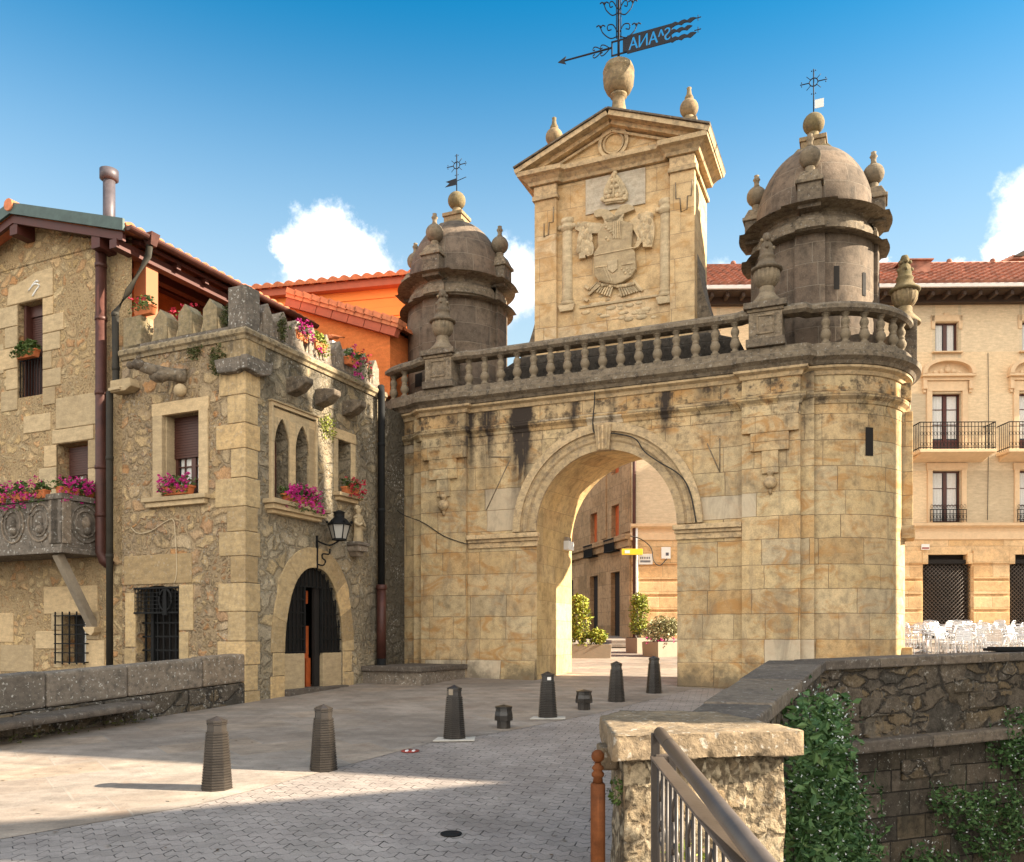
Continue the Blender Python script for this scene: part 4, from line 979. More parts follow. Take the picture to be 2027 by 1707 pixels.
small_vane(-4.4, 1.8, 'small iron cross with dark swallowtail pennant on the left turret', 'dark', -1)
small_vane(3.93, 1.85, 'small iron cross with white flag on the right turret', 'white', 1)


# ================================================================== BATTLEMENTED TOWER
TB = -3.0
tower = root('stone_tower', 'small battlemented rubble stone tower with grilled pointed doorway beside the gate', 'tower', TF, (0, 0, .5))
fL = lambda x, d, z: (x, d, z)                 # street-left face: x = s, d inward
fR = lambda x, d, z: (-d, x, z)                # face towards the gate: x = t, d inward
FL = -2.92; TT = 4.3; CT = 7.13
def parch(x0, x1, zs, zt, n=9):        # pointed arch: two arcs struck from the opposite springings
    h = (zt - zs) / math.sin(PI / 3); w_ = x1 - x0; cx = (x0 + x1) / 2
    l = [(x1 - w_ * math.cos(PI / 3 * i / n), zs + h * math.sin(PI / 3 * i / n)) for i in range(n + 1)]
    return l + [(2 * cx - a, b) for a, b in l[::-1][1:]]
dcv = [(-2.56, 2.72)] + [(-2.56 + 1.05 * i / 8, 2.72 + .12 * math.sin(PI * i / 8)) for i in range(1, 8)] + [(-1.51, 2.72)]
w = MB(fL); w.wall(FL, 0, TB, CT, [(-1.91, -1.02, 4.42, 5.9), (-2.56, -1.51, .9, 2.84, dcv)], .38); w.build('wall', 'tower_l', tower, recalc=False)
gate_cv = [(1.02, 1.63)] + [(1.905 - .885 * math.cos(PI / 2 * i / 14) ** .85, 1.63 + 1.6 * math.sin(PI / 2 * i / 14)) for i in range(1, 15)]
gate_cv = gate_cv + [(3.81 - a, b) for a, b in gate_cv[::-1][1:]]
lc1 = parch(.72, 1.13, 5.32, 5.85); lc2 = parch(1.3, 1.7, 5.32, 5.85)
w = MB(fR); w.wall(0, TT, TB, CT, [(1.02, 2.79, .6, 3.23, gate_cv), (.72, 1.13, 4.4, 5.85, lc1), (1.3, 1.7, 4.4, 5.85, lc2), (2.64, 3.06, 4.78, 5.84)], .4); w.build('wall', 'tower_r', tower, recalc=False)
w = MB(); w.box(FL + .02, -.42, .42, TT, 6.9, 7.1); w.box(FL + .45, -.45, .45, TT - .1, .4, .5); w.build('terrace_floor', 'copingst', tower)
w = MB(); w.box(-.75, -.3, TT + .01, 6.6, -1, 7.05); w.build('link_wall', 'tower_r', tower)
# quoins at the street corner
w = MB(); z = .55; k = 0; rnd = random.Random(4)
while z < 6.6:
    h = rnd.uniform(.4, .52); a, b = (.62, .36) if k % 2 == 0 else (.34, .3); a += rnd.uniform(-.06, .06)
    if z + h > 6.7: h = 6.7 - z
    w.box(-a, .018, -.018, b, z + .006, z + h - .006); z += h; k += 1
w.box(-.62, .014, -.014, .5, 6.72, CT - .0); w.build('quoins', 'quoin', tower, .012)
# coping moulding under the battlements
w = MB(); w.molding([(FL, 0), (0, 0), (0, TT)], [(-.3, 7.0), (.03, 7.01), (.05, 7.06), (.09, 7.09), (.1, 7.15), (.07, 7.19), (-.3, 7.2)]); w.build('coping', 'weath', tower)
w = MB(); w.box(FL, 0, .0, .28, 7.19, 7.27); w.box(-.28, .0, .28, TT, 7.19, 7.27); w.build('battlement_base', 'parapet', tower)
def merlon(fm, x0, x1, zt=7.66, zp=7.83):
    m = MB(fm); xm_ = (x0 + x1) / 2
    m.prism([(x0, 7.27), (x1, 7.27), (x1, zt), (xm_, zp), (x0, zt)], .0, .3)
    m.prism([(x0, 7.27), (x0 - .08, 7.27), (x0, 7.5)], .02, .28); m.prism([(x1, 7.27), (x1 + .08, 7.27), (x1, 7.5)], .02, .28)
    m.build('merlon', 'parapet' if fm is fR else 'tower_m', tower, .012)
M['tower_m'] = stone('merlon_stone', (.29, .225, .13), (.36, .28, .165), (.075, .065, .048), .6, .25, .5, .35)
for x0, x1 in ((-2.14, -1.81), (-1.54, -1.22), (-.96, -.64)): merlon(fL, x0, x1)
m = MB(); m.box(FL + .02, -2.45, 0, .3, 7.19, 7.8); m.build('merlon', 'tower_m', tower, .015)
m = MB(); m.box(-.36, .03, -.03, .34, 7.2, 7.93); m.build('corner_post', 'parapet', tower, .02)
for k in range(9): merlon(fR, .46 + .425 * k, .46 + .425 * k + .25, 7.62, 7.82)
# corner corbels, gargoyle, spouts
m = MB(); m.prism([(-.5, 6.44), (-.1, 6.42), (.0, 6.46), (.0, 6.68), (-.58, 6.68)], -.14, .05); m.build('corner_corbel', 'parapet', tower, .02)
m = MB(fR); m.prism([(-.13, 6.7), (-.13, 6.46), (.25, 6.42), (.5, 6.5), (.54, 6.7)], -.15, .0); m.build('corner_corbel', 'parapet', tower, .02)
m = MB(); m.prism([(-2.98, 6.6), (-2.5, 6.6), (-2.45, 6.45), (-2.6, 6.38), (-2.98, 6.38)], -.22, 0); m.prism([(-2.99, 6.46), (-2.7, 6.46), (-2.7, 6.4), (-2.99, 6.4)], -.26, 0); m.build('string_block', 'dress', tower, .015)
m = MB()
def spout(fm, x, z, ln, sk=0.):
    m = MB(fm); w_ = .15
    A = [m.vert(x + sx * w_, .02, z + dz) for sx, dz in ((-1, -.16), (1, -.16), (1, .15), (-1, .15))]
    B = [m.vert(x + sx * w_ * .95, -ln * .55, z + dz) for sx, dz in ((-1, -.1), (1, -.1), (1, .15), (-1, .15))]
    C = [m.vert(x + sx * w_ * .7, -ln, z + dz) for sx, dz in ((-1, .02), (1, .02), (1, .12), (-1, .12))]
    for P, Q in ((A, B), (B, C)):
        for i in range(4): j = (i + 1) % 4; m.face((P[i], P[j], Q[j], Q[i]))
    m.face(A); m.face(C[::-1]); m.build('spout', 'dark2', tower, .02)
for x in (1.22, 2.06, 2.92): spout(fR, x, 6.5, .42)
m = MB(); gx, gzz = -1.62, 6.52
m.tube(smoothpts([(gx + .22, .02, gzz + .03), (gx + .08, -.2, gzz + .02), (gx - .1, -.42, gzz + .06), (gx - .22, -.55, gzz + .1)], 4), .13, 12, .09); m.ball((gx - .05, -.3, gzz - .03), .15, 12, 1.3, 1., .7); m.ball((gx - .24, -.58, gzz + .12), .11, 12, 1.2, 1., .85); m.ball((gx - .34, -.66, gzz + .1), .07, 10); m.ball((gx - .2, -.62, gzz + .22), .04, 8); m.ball((gx - .32, -.55, gzz + .22), .04, 8)
m.build('gargoyle', 'dark2', tower, 0); m = MB(); m.ball((gx + .2, -.06, gzz - .24), .115, 14); m.build('gargoyle_boss', 'dress', tower)
# left window: surround, shutter, sash
m = MB(fL)
for q in ((-2.13, -1.9, 4.42, 5.9), (-1.03, -.82, 4.42, 5.9), (-2.15, -.8, 5.89, 6.12)): m.box(q[0], q[1], -.03, .06, q[2], q[3])
m.box(-1.93, -1.88, .06, .3, 4.42, 5.9); m.build('window_surround', 'dress', tower, .01)
m = MB(fL); m.box(-2.3, -.78, -.14, .1, 4.33, 4.41); m.box(-2.24, -.84, -.09, .1, 4.24, 4.33); m.box(-1.9, -1.03, .0, .36, 4.40, 4.43); m.build('window_sill', 'dress', tower, .012)
def roller(fm, x0, x1, z0, z1, d, house, zs, sash=True):
    m = MB(fm); n = int((z1 - z0) / .045)
    for k in range(n):
        za = z0 + (z1 - z0) * k / n; zb_ = z0 + (z1 - z0) * (k + 1) / n
        m.prism([(za, d), (za + .008, d - .014), (zb_ - .008, d - .014), (zb_, d)], x0, x1, 'yz') if False else m.box(x0, x1, d - .012, d + .01, za + .005, zb_ - .002)
    m.box(x0, x1, d + .0, d + .02, z0, z1)
    sh_ = m.build('roller_shutter', 'shutter', house)
    if sash:
        m = MB(fm); e = .06
        for q in ((x0, x0 + e, zs, z0), (x1 - e, x1, zs, z0), ((x0 + x1) / 2 - .05, (x0 + x1) / 2 + .05, zs, z0), (x0, x1, zs, zs + .09)): m.box(q[0], q[1], d + .02, d + .08, q[2], q[3])
        for xx in ((x0 * .75 + x1 * .25), (x0 * .25 + x1 * .75)): m.box(xx - .011, xx + .011, d + .03, d + .06, zs, z0)
        zz_ = zs + .09
        while zz_ < z0 - .1: zz_ += .24; m.box(x0, x1, d + .03, d + .06, zz_ - .011, zz_ + .011)
        wf = m.build('window', 'frame', house)
        m = MB(fm); m.box(x0, x1, d + .065, d + .07, zs, z0); m.build('pane', 'glass', wf)
        m = MB(fm)
        for xa, xb in ((x0 + .1, x0 * .6 + x1 * .4), (x0 * .42 + x1 * .58, x1 - .12)):
            n = 8
            for k in range(n):
                a_ = xa + (xb - xa) * k / n; b_ = xa + (xb - xa) * (k + 1) / n; dd = (.0, .02)[k % 2]; d2 = (.02, .0)[k % 2]
                m.face((m.vert(a_, d + .06 - .0 + dd * .2, zs + .1), m.vert(b_, d + .06 + d2 * .2, zs + .1), m.vert(b_, d + .06 + d2 * .2, z0), m.vert(a_, d + .06 + dd * .2, z0)))
        m.build('curtain', 'curtain', wf)
roller(fL, -1.88, -1.02, 5.15, 5.9, .26, tower, 4.43)
# grilled side door on the left face
m = MB(fL); m.box(-2.56, -1.51, .37, .39, .6, 2.84); m.build('side_door', 'darkroom', tower)
m = MB(fL)
for k in range(7): x = -2.56 + 1.05 * (k + .5) / 7; m.box(x - .016, x + .016, .14, .17, .9, 2.8)
for z in (1.15, 1.4, 1.65, 1.9, 2.15): m.box(-2.56, -1.51, .135, .15, z, z + .03)
m.box(-2.3, -2.24, .1, .2, .9, 2.7); m.build('door_grille', 'iron', tower)
m = MB(fL)
for k in range(15): x = -2.58 + 1.07 * k / 14; m.box(x - .006, x + .006, -.02, -.008, 2.35, 2.78)
for k in range(7): z = 2.35 + .43 * k / 6; m.box(-2.58, -1.51, -.022, -.01, z - .006, z + .006)
m.box(-2.6, -1.5, -.03, .0, 2.33, 2.36); m.box(-2.6, -1.5, -.03, .0, 2.78, 2.81)
c0, n = (-1.8, 2.57), 20
m.tube([(c0[0] + .15 * math.cos(2 * PI * i / n), -.04, c0[1] + .19 * math.sin(2 * PI * i / n)) for i in range(n + 1)], .02, 6); m.prism([(c0[0] - .05, 2.3), (c0[0] + .05, 2.3), (c0[0] + .03, 2.75), (c0[0] - .03, 2.75)], -.06, -.03)
m.build('mesh_cage', 'iron', tower)
m = MB(fL)
for q in ((-2.85, -2.57, .3, 1.7), (-2.83, -2.57, 1.72, 2.72), (-1.5, -1.2, .3, 1.2), (-1.5, -1.28, 1.22, 2.0), (-1.5, -1.17, 2.02, 2.84), (-2.86, -1.2, 2.86, 3.4)): m.box(q[0], q[1], -.018, .05, q[2] + .005, q[3] - .005)
m.build('door_surround', 'quoin', tower, .01)
# twin lancets
sf = MB(fR); sf.wall(.65, 1.86, 4.36, 6.0, [(.72, 1.13, 4.4, 5.85, lc1), (1.3, 1.7, 4.4, 5.85, lc2)], .06, -.03); sf.build('lancet_surround', 'dress', tower, recalc=False)
m = MB(fR)
for q in ((.6, .65, 4.36, 6.03), (1.86, 1.91, 4.36, 6.03), (.6, 1.91, 6.03, 6.09)): m.box(q[0], q[1], -.07, .02, q[2], q[3])
m.box(.57, 1.94, -.1, .02, 6.09, 6.12); m.build('hood_moulding', 'dress', tower, .008)
m = MB(fR); m.box(.44, 2.08, -.26, .02, 4.26, 4.34); m.box(.5, 2.02, -.2, .02, 4.17, 4.26); m.box(.56, 1.96, -.13, .02, 4.1, 4.17); m.build('window_sill', 'dress', tower, .012)
for x0, x1 in ((.72, 1.13), (1.3, 1.7)):
    m = MB(fR); m.box(x0, x1, .34, .36, 4.4, 5.85); m.build('lancet_pane', 'glass', tower)
    m = MB(fR); m.box(x0, x0 + .07, .28, .34, 4.4, 5.85); m.box(x1 - .07, x1, .28, .34, 4.4, 5.85); m.box((x0 + x1) / 2 - .02, (x0 + x1) / 2 + .02, .29, .34, 4.4, 5.85); m.build('lancet_frame', 'frame', tower)
m = MB(fR); m.box(2.64, 3.06, .3, .32, 4.78, 5.84); m.build('board_panel', 'greywood', tower)
m = MB(fR); m.box(2.48, 3.28, -.17, .02, 4.7, 4.77); m.box(2.54, 3.2, -.1, .02, 4.62, 4.7); m.build('window_sill', 'dress', tower, .012)
m = MB(fR)
for q in ((2.5, 2.63, 4.78, 5.84), (3.07, 3.22, 4.78, 5.84), (2.48, 3.24, 5.85, 6.05)): m.box(q[0], q[1], -.02, .03, q[2], q[3])
m.build('window_surround', 'dress', tower, .01)
# doorway: voussoirs, low walls, grille, dim interior
m = MB(fR); n = len(gate_cv) - 1; k = 0
seg = list(range(0, n, 3)) + [n]
for i0, i1 in zip(seg[:-1], seg[1:]):
    inn = [gate_cv[i] for i in range(i0, i1 + 1)]
    out = [(1.905 + (a - 1.905) * (1.42 if b < 2.6 else 1.5), 1.63 + (b - 1.63) * 1.24 if b > 1.64 else b) for a, b in inn]
    m.prism(inn + out[::-1], -.02 - .004 * (k % 2), .03); k += 1
for z0, z1, a in ((.75, 1.2, .36), (1.21, 1.62, .3)):
    m.box(1.0 - a, 1.015, -.02, .03, z0, z1); m.box(2.795, 2.79 + a, -.02, .03, z0, z1)
m.build('door_voussoirs', 'quoin', tower, .008, recalc=False)
for xa, xb in ((1.022, 1.63), (2.2, 2.788)): m = MB(fR); m.box(xa, xb, .02, .28, .6, 1.6); m.build('low_wall', 'dress', tower, .012)
for xa, xb, za in ((.95, 1.66, 1.55), (2.16, 2.86, 1.55), (1.6, 2.2, 2.86)):
    m = MB(fR); m.box(xa, xb, .1, .13, za, 3.3 if xa < 1.5 or xa > 2 else 3.3); m.build('dark_backing', 'darkroom', tower)  # near-black sheets standing in for the unlit room behind the grille
m = MB(fR); m.box(1.0, 2.85, 1.6, 1.62, .5, 3.3); m.box(.9, .95, .41, 1.6, .5, 3.3); m.box(2.9, 2.95, .41, 1.6, .5, 3.3); m.box(.9, 2.95, .41, 1.6, 3.28, 3.32); m.build('interior', 'darkroom', tower)
m = MB(fR); m.box(1.66, 2.02, .24, .3, 1.5, 2.12); m.build('bar_counter', 'bar', tower); m = MB(fR); m.box(1.66, 2.0, .24, .28, 2.55, 2.8); m.build('inner_sign', 'bar', tower); m = MB(fR); m.box(1.9, 2.03, .2, .26, .75, 1.5); m.build('door_post', 'bar', tower)
def inz(x):
    best = 1.63
    for (a, b), (c, d) in zip(gate_cv[:-1], gate_cv[1:]):
        if min(a, c) <= x <= max(a, c) and abs(c - a) > 1e-6: best = max(best, b + (d - b) * (x - a) / (c - a))
    return best
m = MB(fR)
for k in range(15):
    x = 1.02 + 1.77 * (k + .5) / 15
    if 1.65 < x < 2.18: m.box(x - .01, x + .01, .035, .055, 2.85, inz(x))
    else: m.box(x - .01, x + .01, .035, .055, 1.6, inz(x))
for z in (1.62, 1.85, 2.1, 2.35, 2.6, 2.85):
    xl = min(1.905 - .885 * math.cos(math.asin(min(1, (z - 1.63) / 1.6))) ** .85, 1.9)
    if z < 2.8: m.box(xl, 1.64, .025, .035, z, z + .022); m.box(2.19, 3.81 - xl, .025, .035, z, z + .022)
    else: m.box(xl, 3.81 - xl, .025, .035, z, z + .022)
m.box(1.63, 1.67, .03, .08, 1.6, 2.87); m.box(2.16, 2.2, .03, .08, 1.6, 2.87); m.build('door_grille', 'iron', tower)
m = MB(fR); m.box(2.02, 2.18, .1, .16, .75, 2.85); m.box(1.6, 1.64, .1, .16, .75, 2.85); m.build('door_leaf', 'darkroom', tower)
m = MB(fR); m.box(1.0, 2.85, -.12, .3, .6, .95); m.build('door_step', 'copingst', tower, .015)

# things hung on the tower
def thing_at(name, label, cat, fm, x, d, z, group=None):
    s_ = fm(x, d, z); return root(name, label, cat, TF, s_, group)
lan = thing_at('wall_lantern', 'black iron wall lantern on a scrolled bracket above the pointed doorway', 'lantern', fR, 2.0, 0, 3.3)
LX, LD, LZ = 2.16, -.38, 3.78
m = MB(fR); m.box(1.93, 1.97, -.03, .0, 3.22, 3.85); m.tube(smoothpts([(1.95, -.02, 3.75), (2.02, -.25, 3.66), (LX, LD, LZ - .02)], 5), .018, 6); m.tube(smoothpts([(1.95, -.03, 3.3), (2.0, -.12, 3.28), (2.02, -.16, 3.36), (1.98, -.12, 3.42), (2.02, -.1, 3.5), (2.08, -.2, 3.5), (2.08, -.22, 3.6)], 5), .016, 6); m.build('bracket', 'iron', lan)
def fr4(z0, z1, r0, r1): 
    m = MB(fR); m.lathe([(r0, z0), (r1, z1)], LX, LD, 6, smooth=False); return m
m = fr4(LZ, LZ + .27, .125, .2); m.build('lantern_glass', 'lampglass', lan)
m = MB(fR)
for i in range(6):
    a = 2 * PI * i / 6; m.tube([(LX + .128 * math.cos(a), LD + .128 * math.sin(a), LZ), (LX + .205 * math.cos(a), LD + .205 * math.sin(a), LZ + .27)], .012, 5)
m.lathe([(.14, LZ - .02), (.14, LZ + .015)], LX, LD, 6, smooth=False); m.build('lantern_frame', 'iron', lan)
m = MB(fR); m.lathe([(.23, LZ + .27), (.22, LZ + .3), (.13, LZ + .4), (.1, LZ + .41), (.1, LZ + .5), (.12, LZ + .52), (.02, LZ + .56)], LX, LD, 12)
for i in range(6):
    a = 2 * PI * i / 6; m.ball((LX + .23 * math.cos(a), LD + .23 * math.sin(a), LZ + .33), .03, 6)
m.build('lantern_cap', 'iron', lan)
st = thing_at('statue', 'small weathered stone figure of a robed saint on a wall bracket', 'statue', fR, 3.12, -.14, 3.83)
SX, SD, SZ = 3.12, -.15, 3.83
m = MB(fR); pr = [(.0, 0), (.115, 0), (.12, .02), (.105, .1), (.095, .28), (.1, .36), (.115, .44), (.12, .5), (.1, .545), (.05, .565), (.04, .585), (.06, .61), (.066, .64), (.055, .685), (.025, .71), (0, .712)]
n = 20; rings = []
for r_, z_ in pr:
    rings.append([m.vert(SX + r_ * (1 + .1 * math.cos(5 * 2 * PI * i / n) * (z_ < .4)) * math.cos(2 * PI * i / n), SD + r_ * .72 * (1 + .12 * math.cos(7 * 2 * PI * i / n) * (z_ < .4)) * math.sin(2 * PI * i / n), SZ + z_) for i in range(n)])
for k in range(len(pr) - 1):
    for i in range(n): j = (i + 1) % n; m.face((rings[k][i], rings[k][j], rings[k + 1][j], rings[k + 1][i]), None, True)
m.build('figure', 'relief', st)
m = MB(fR)
for sx in (-1, 1): m.tube(smoothpts([(SX + sx * .105, SD, SZ + .5), (SX + sx * .14, SD - .03, SZ + .4), (SX + sx * .1, SD - .09, SZ + .34), (SX + sx * .02, SD - .105, SZ + .38)], 4), .038, 8, .026)
m.ball((SX + .0, SD - .1, SZ + .4), .04, 8); m.build('arm', 'relief', st)
m = MB(fR); m.tube(smoothpts([(SX - .07, SD + .02, SZ + .66), (SX - .03, SD + .02, SZ + .72), (SX + .03, SD + .02, SZ + .72), (SX + .07, SD + .02, SZ + .66)], 3), .035, 8); m.build('hood', 'relief', st)
m = MB(fR); m.box(2.92, 3.32, -.3, .0, 3.76, 3.83); m.box(2.95, 3.29, -.27, .0, 3.64, 3.76); m.prism([(2.98, 3.64), (3.26, 3.64), (3.2, 3.54), (3.04, 3.54)], -.2, 0); m.build('wall_bracket', 'parapet', tower, .012)
def pipe(name, label, pts, r, mat, fr_at, colls=(), mat2=None, split=None):
    p = root(name, label, 'drainpipe', TF, fr_at)
    m = MB(); m.tube(pts, r, 14); m.build('pipe', mat, p)
    for c in colls:
        m = MB(); m.lathe([(r * 1.0, c - .04), (r * 1.12, c - .035), (r * 1.12, c + .035), (r * 1.0, c + .04)], c_xy(pts, c)[0], c_xy(pts, c)[1], 14); m.build('collar', mat2 or mat, p)
    return p
def c_xy(pts, z):
    for a, b in zip(pts[:-1], pts[1:]):
        if min(a[2], b[2]) <= z <= max(a[2], b[2]): f = 0 if a[2] == b[2] else (z - a[2]) / (b[2] - a[2]); return (a[0] + (b[0] - a[0]) * f, a[1] + (b[1] - a[1]) * f)
    return pts[0][:2]
p = pipe('drainpipe', 'black downpipe with dark red foot in the corner between tower and gate', [(.13, 4.0, 2.95), (.13, 4.0, 7.1), (.08, 4.06, 7.25)], .075, 'iron', (.13, 4.0, .9), (4.6, 6.0))
m = MB(); m.tube([(.13, 4.0, 1.45), (.13, 4.0, 2.95)], .1, 14); m.lathe([(.1, 2.9), (.12, 2.92), (.12, 3.0), (.1, 3.02)], .13, 4.0, 14); m.build('lower_pipe', 'copper', p)
m = MB(); m.tube([(.13, 4.0, .9), (.13, 4.0, 1.45)], .1, 14); m.build('pipe_foot', 'iron', p)
bench = root('stone_bench', 'low stone ledge bench in the corner between the tower and the gate', 'bench', TF, (.4, 3.4, .9))
def tpx(u, v): x, y = ground(u, v); dx, dy = x - TF.o[0], y - TF.o[1]; return (dx * TF.a[0] + dy * TF.a[1], dx * TF.n[0] + dy * TF.n[1])
m = MB(); m.box(.0, 1.4, 3.5, 5.6, .7, 1.2); m.build('bench_block', 'parapet', bench); m = MB(); m.box(.0, 1.45, 3.42, 5.6, 1.2, 1.31); m.build('bench_slab', 'copingst', bench, .02)
# pale wire looped over the left face
cable('telephone_wire', smoothpts([TF.w(TF.px(u, v)[0], -.025, TF.px(u, v)[1]) for u, v in [(262, 1045), (275, 1056), (300, 1052), (330, 1033), (345, 1030), (349, 1060), (352, 1130), (347, 1155)]]), .008, 'palecable', 'pale wire looped across the tower wall below the shuttered window')


# ================================================================== HOUSE ON THE LEFT
HT = .2; HR = -2.9; HP = TF.px(18, 404, -.27)[0]; HL = 2 * HP + 2.9
house = root('stone_house', 'rubble stone house with tiled gable roof, brown shutters and a carved stone balcony', 'house', TF, (-6.35, HT, 0))
fH = lambda x, d, z: (x, d + HT, z)
_e = TF.px(255, 437, -.27); pk = TF.px(18, 404, -.27)[1] - .12; _sl = (pk - _e[1] + .12) / (_e[0] - HP); eav = pk - _sl * (HR - HP)
def gz_(s_): return pk - abs(s_ - HP) * (pk - eav) / (HR - HP)
m = MB(fH); m.wall(HL, HR, -3, 9.4, [(-6.08, -5.33, 6.74, 8.64), (-4.94, -4.05, 3.6, 5.7), (-4.78, -4.1, 1.41, 2.34)], .32)
m.face([m.vert(HL, 0, 9.4), m.vert(HR, 0, 9.4), m.vert(HR, 0, gz_(HR) - .05), m.vert(HP, 0, pk - .05), m.vert(HL, 0, gz_(HL) - .05)])
m.box(HL, HL + .1, .33, 9, -3, 9.4); m.box(HL, HR, 8.9, 9, -3, 9.4)
m.build('wall', 'house', house, recalc=False)
m = MB(fH); m.box(HR - .32, HR + .0, .33, .62, -3, 9.55); m.box(HR - .32, HR - .002, .62, 5.2, -3, 8.0); m.build('side_wall', 'salmon', house)
m = MB(fH); m.box(HR - 1.9, HR - 1.8, .4, 5.2, 7, 10.4); m.build('porch_wall', 'orange', house)
m = MB(fH); m.box(HR - 1.8, HR - .32, 4.6, 4.7, 7.9, 9.6); m.build('porch_end', 'orange2', house)
m = MB(fH)
for k in range(9): m.box(HR - 1.82, HR - .6, 4.52, 4.6, 8. + .12 * k, 8.0 + .12 * k + .1)
m.build('clapboard', 'plaster', house)
m = MB(fH); m.prism([(HR + .22, eav - .14), (HR - 1.9, eav + .45), (HR - 1.9, eav + .38), (HR + .22, eav - .21)], .0, 5.1); m.build('soffit', 'timber', house)
for k, (x, z) in enumerate(((HR + .0, eav - .24), (HR - .9, eav - .02), (HR - 1.5, eav + .15))):
    m = MB(fH); m.box(x - .09, x + .09, -.42 if k == 0 else .62, 5.1, z - .16, z); m.build('purlin', 'timber', house)
for k in range(6):
    y = .9 + .75 * k; m = MB(fH); m.prism([(HR + .2, eav - .2), (HR - 1.7, eav + .3), (HR - 1.7, eav + .2), (HR + .2, eav - .3)], y, y + .1); m.build('rafter', 'timber', house)
# roof
for sg in (1, -1):
    edge = HP + sg * (HR - HP + .32); ez = pk - (HR - HP + .32) * (pk - eav) / (HR - HP)
    du = Vector((0, 1, 0)); dv = Vector((HP - edge, 0, pk - ez)); Ls = dv.length
    m = MB(); tile_roof(m, (edge, HT - .42, ez + .06), du, dv, 5.5, Ls + .02, .23, .38, .05, .03); m.prism([(edge, ez), (HP, pk), (HP, pk + .05), (edge, ez + .05)], HT - .4, HT + 5.1); m.build('roof', 'tile', house)
    m = MB(); m.prism([(edge - sg * .02, ez - .06), (HP, pk - .06), (HP, pk + .16), (edge - sg * .02, ez + .16)], HT - .47, HT - .42); m.build('fascia', 'fascia', house)
    m = MB(); m.prism([(edge - sg * .1, ez - .2), (HP, pk - .22), (HP, pk - .07), (edge - sg * .1, ez - .05)], HT - .4, HT - .33); m.build('barge_board', 'timber', house)
m = MB(); m.tube([(HP, HT - .5, pk + .1), (HP, HT + 5, pk + .1)], .12, 10); m.build('ridge_tile', 'tile', house)
for x in (HP, HR - .5, HL + .5):
    z = gz_(x) - .12; m = MB(); m.box(x - .11, x + .11, HT - .38, HT + .1, z - .32, z - .02); m.build('rafter_end', 'timber', house)
ex, ez = HR + .38, eav - .13
m = MB(); n = 8
prof = [(.085 * math.cos(PI + PI * i / n), .085 * math.sin(PI + PI * i / n)) for i in range(n + 1)]
for (a, b) in zip(prof[:-1], prof[1:]):
    m.face([m.vert(ex + q[0], y, ez + .06 + q[1]) for q, y in ((a, HT - .4), (b, HT - .4), (b, HT + 5.05), (a, HT + 5.05))], None, True)
m.prism([(ex + q[0], ez + .06 + q[1]) for q in prof], HT - .42, HT - .4); m.build('gutter', 'copper', house, recalc=False)
# flue
fx, fz = TF.px(216, 412, 2.2); fzt = TF.px(216, 338, 2.2)[1]
m = MB(); m.lathe([(.13, fz - .9), (.13, fzt - .22)], fx, 2.2, 18); m.lathe([(.13, fzt - .24), (.2, fzt - .2), (.2, fzt), (.15, fzt + .01)], fx, 2.2, 18); m.build('chimney_flue', 'flue', house)
# window surrounds (dressed blocks of uneven length), shutters
m = MB(fH); rnd = random.Random(11)
def jamb(xin, side, z0, z1, lens):
    n = len(lens); h = (z1 - z0) / n
    for k, l in enumerate(lens):
        a, b = (xin - l, xin) if side < 0 else (xin, xin + l); m.box(a, b, -.022, .04, z0 + h * k + .006, z0 + h * (k + 1) - .006)
jamb(-6.08, -1, 6.5, 8.64, (.5, .34, .55, .38, .6)); jamb(-5.33, 1, 6.5, 8.64, (.36, .52, .26, .5, .6, .3)); m.prism([(-6.4, 8.65), (-5.03, 8.65), (-5.03, 9.2), (-5.5, 9.2), (-6.05, 9.05), (-6.33, 9.02)], -.024, .04)
jamb(-4.94, -1, 4.4, 5.7, (.45, .5, .35)); jamb(-4.05, 1, 3.5, 5.7, (.3, .25, .35, .3)); m.box(-5.05, -3.9, -.022, .04, 5.71, 5.98); m.box(-4.95, -3.75, -.02, .04, 5.99, 6.6)
jamb(-4.1, 1, 1.3, 2.4, (.5, .34)); jamb(-4.78, -1, 1.3, 2.4, (.22, .75, .3)); m.box(-5.3, -3.8, -.02, .04, 2.36, 2.9); m.box(-6.6, -5.6, -.02, .04, 1.2, 1.75); m.box(-7.2, -6.2, -.02, .04, 1.8, 2.4); m.box(-5.9, -5.1, -.02, .04, 6.0, 6.35); m.box(-7.3, -6.5, -.02, .04, 7.3, 7.9)
m.build('window_surround', 'dress', house, .015)
m = MB(fH); m.tube(smoothpts([(-5.72, -.03, 8.85), (-5.55, -.03, 8.95), (-5.4, -.03, 8.9), (-5.5, -.03, 8.82), (-5.6, -.03, 8.72)], 4), .018, 5); m.tube(smoothpts([(-5.62, -.03, 8.93), (-5.5, -.03, 9.0), (-5.42, -.03, 8.98)], 4), .02, 5); m.build('carved_mark', 'white', house)
roller(fH, -5.95, -5.33, 6.76, 8.5, .24, house, 6.76, False); m = MB(fH); m.box(-6.03, -5.97, .1, .3, 6.74, 8.64); m.box(-5.97, -5.33, .2, .3, 8.42, 8.64); m.build('shutter_guide', 'frame', house)
roller(fH, -4.85, -4.05, 5.1, 5.66, .22, house, 4.2)
m = MB(fH); m.box(-4.78, -4.1, .27, .3, 1.41, 2.34); wn = m.build('lower_window', 'glass', house)
m = MB(fH); m.box(-4.43, -4.38, .2, .28, 1.41, 2.34); m.box(-4.43, -4.1, .2, .28, 1.85, 1.93); m.box(-4.15, -4.1, .2, .28, 1.41, 2.34); m.build('window_frame', 'white', wn)
m = MB(fH)
for k in range(5): x = -4.84 + .8 * k / 4; m.box(x - .012, x + .012, -.12, -.1, 1.38, 2.4)
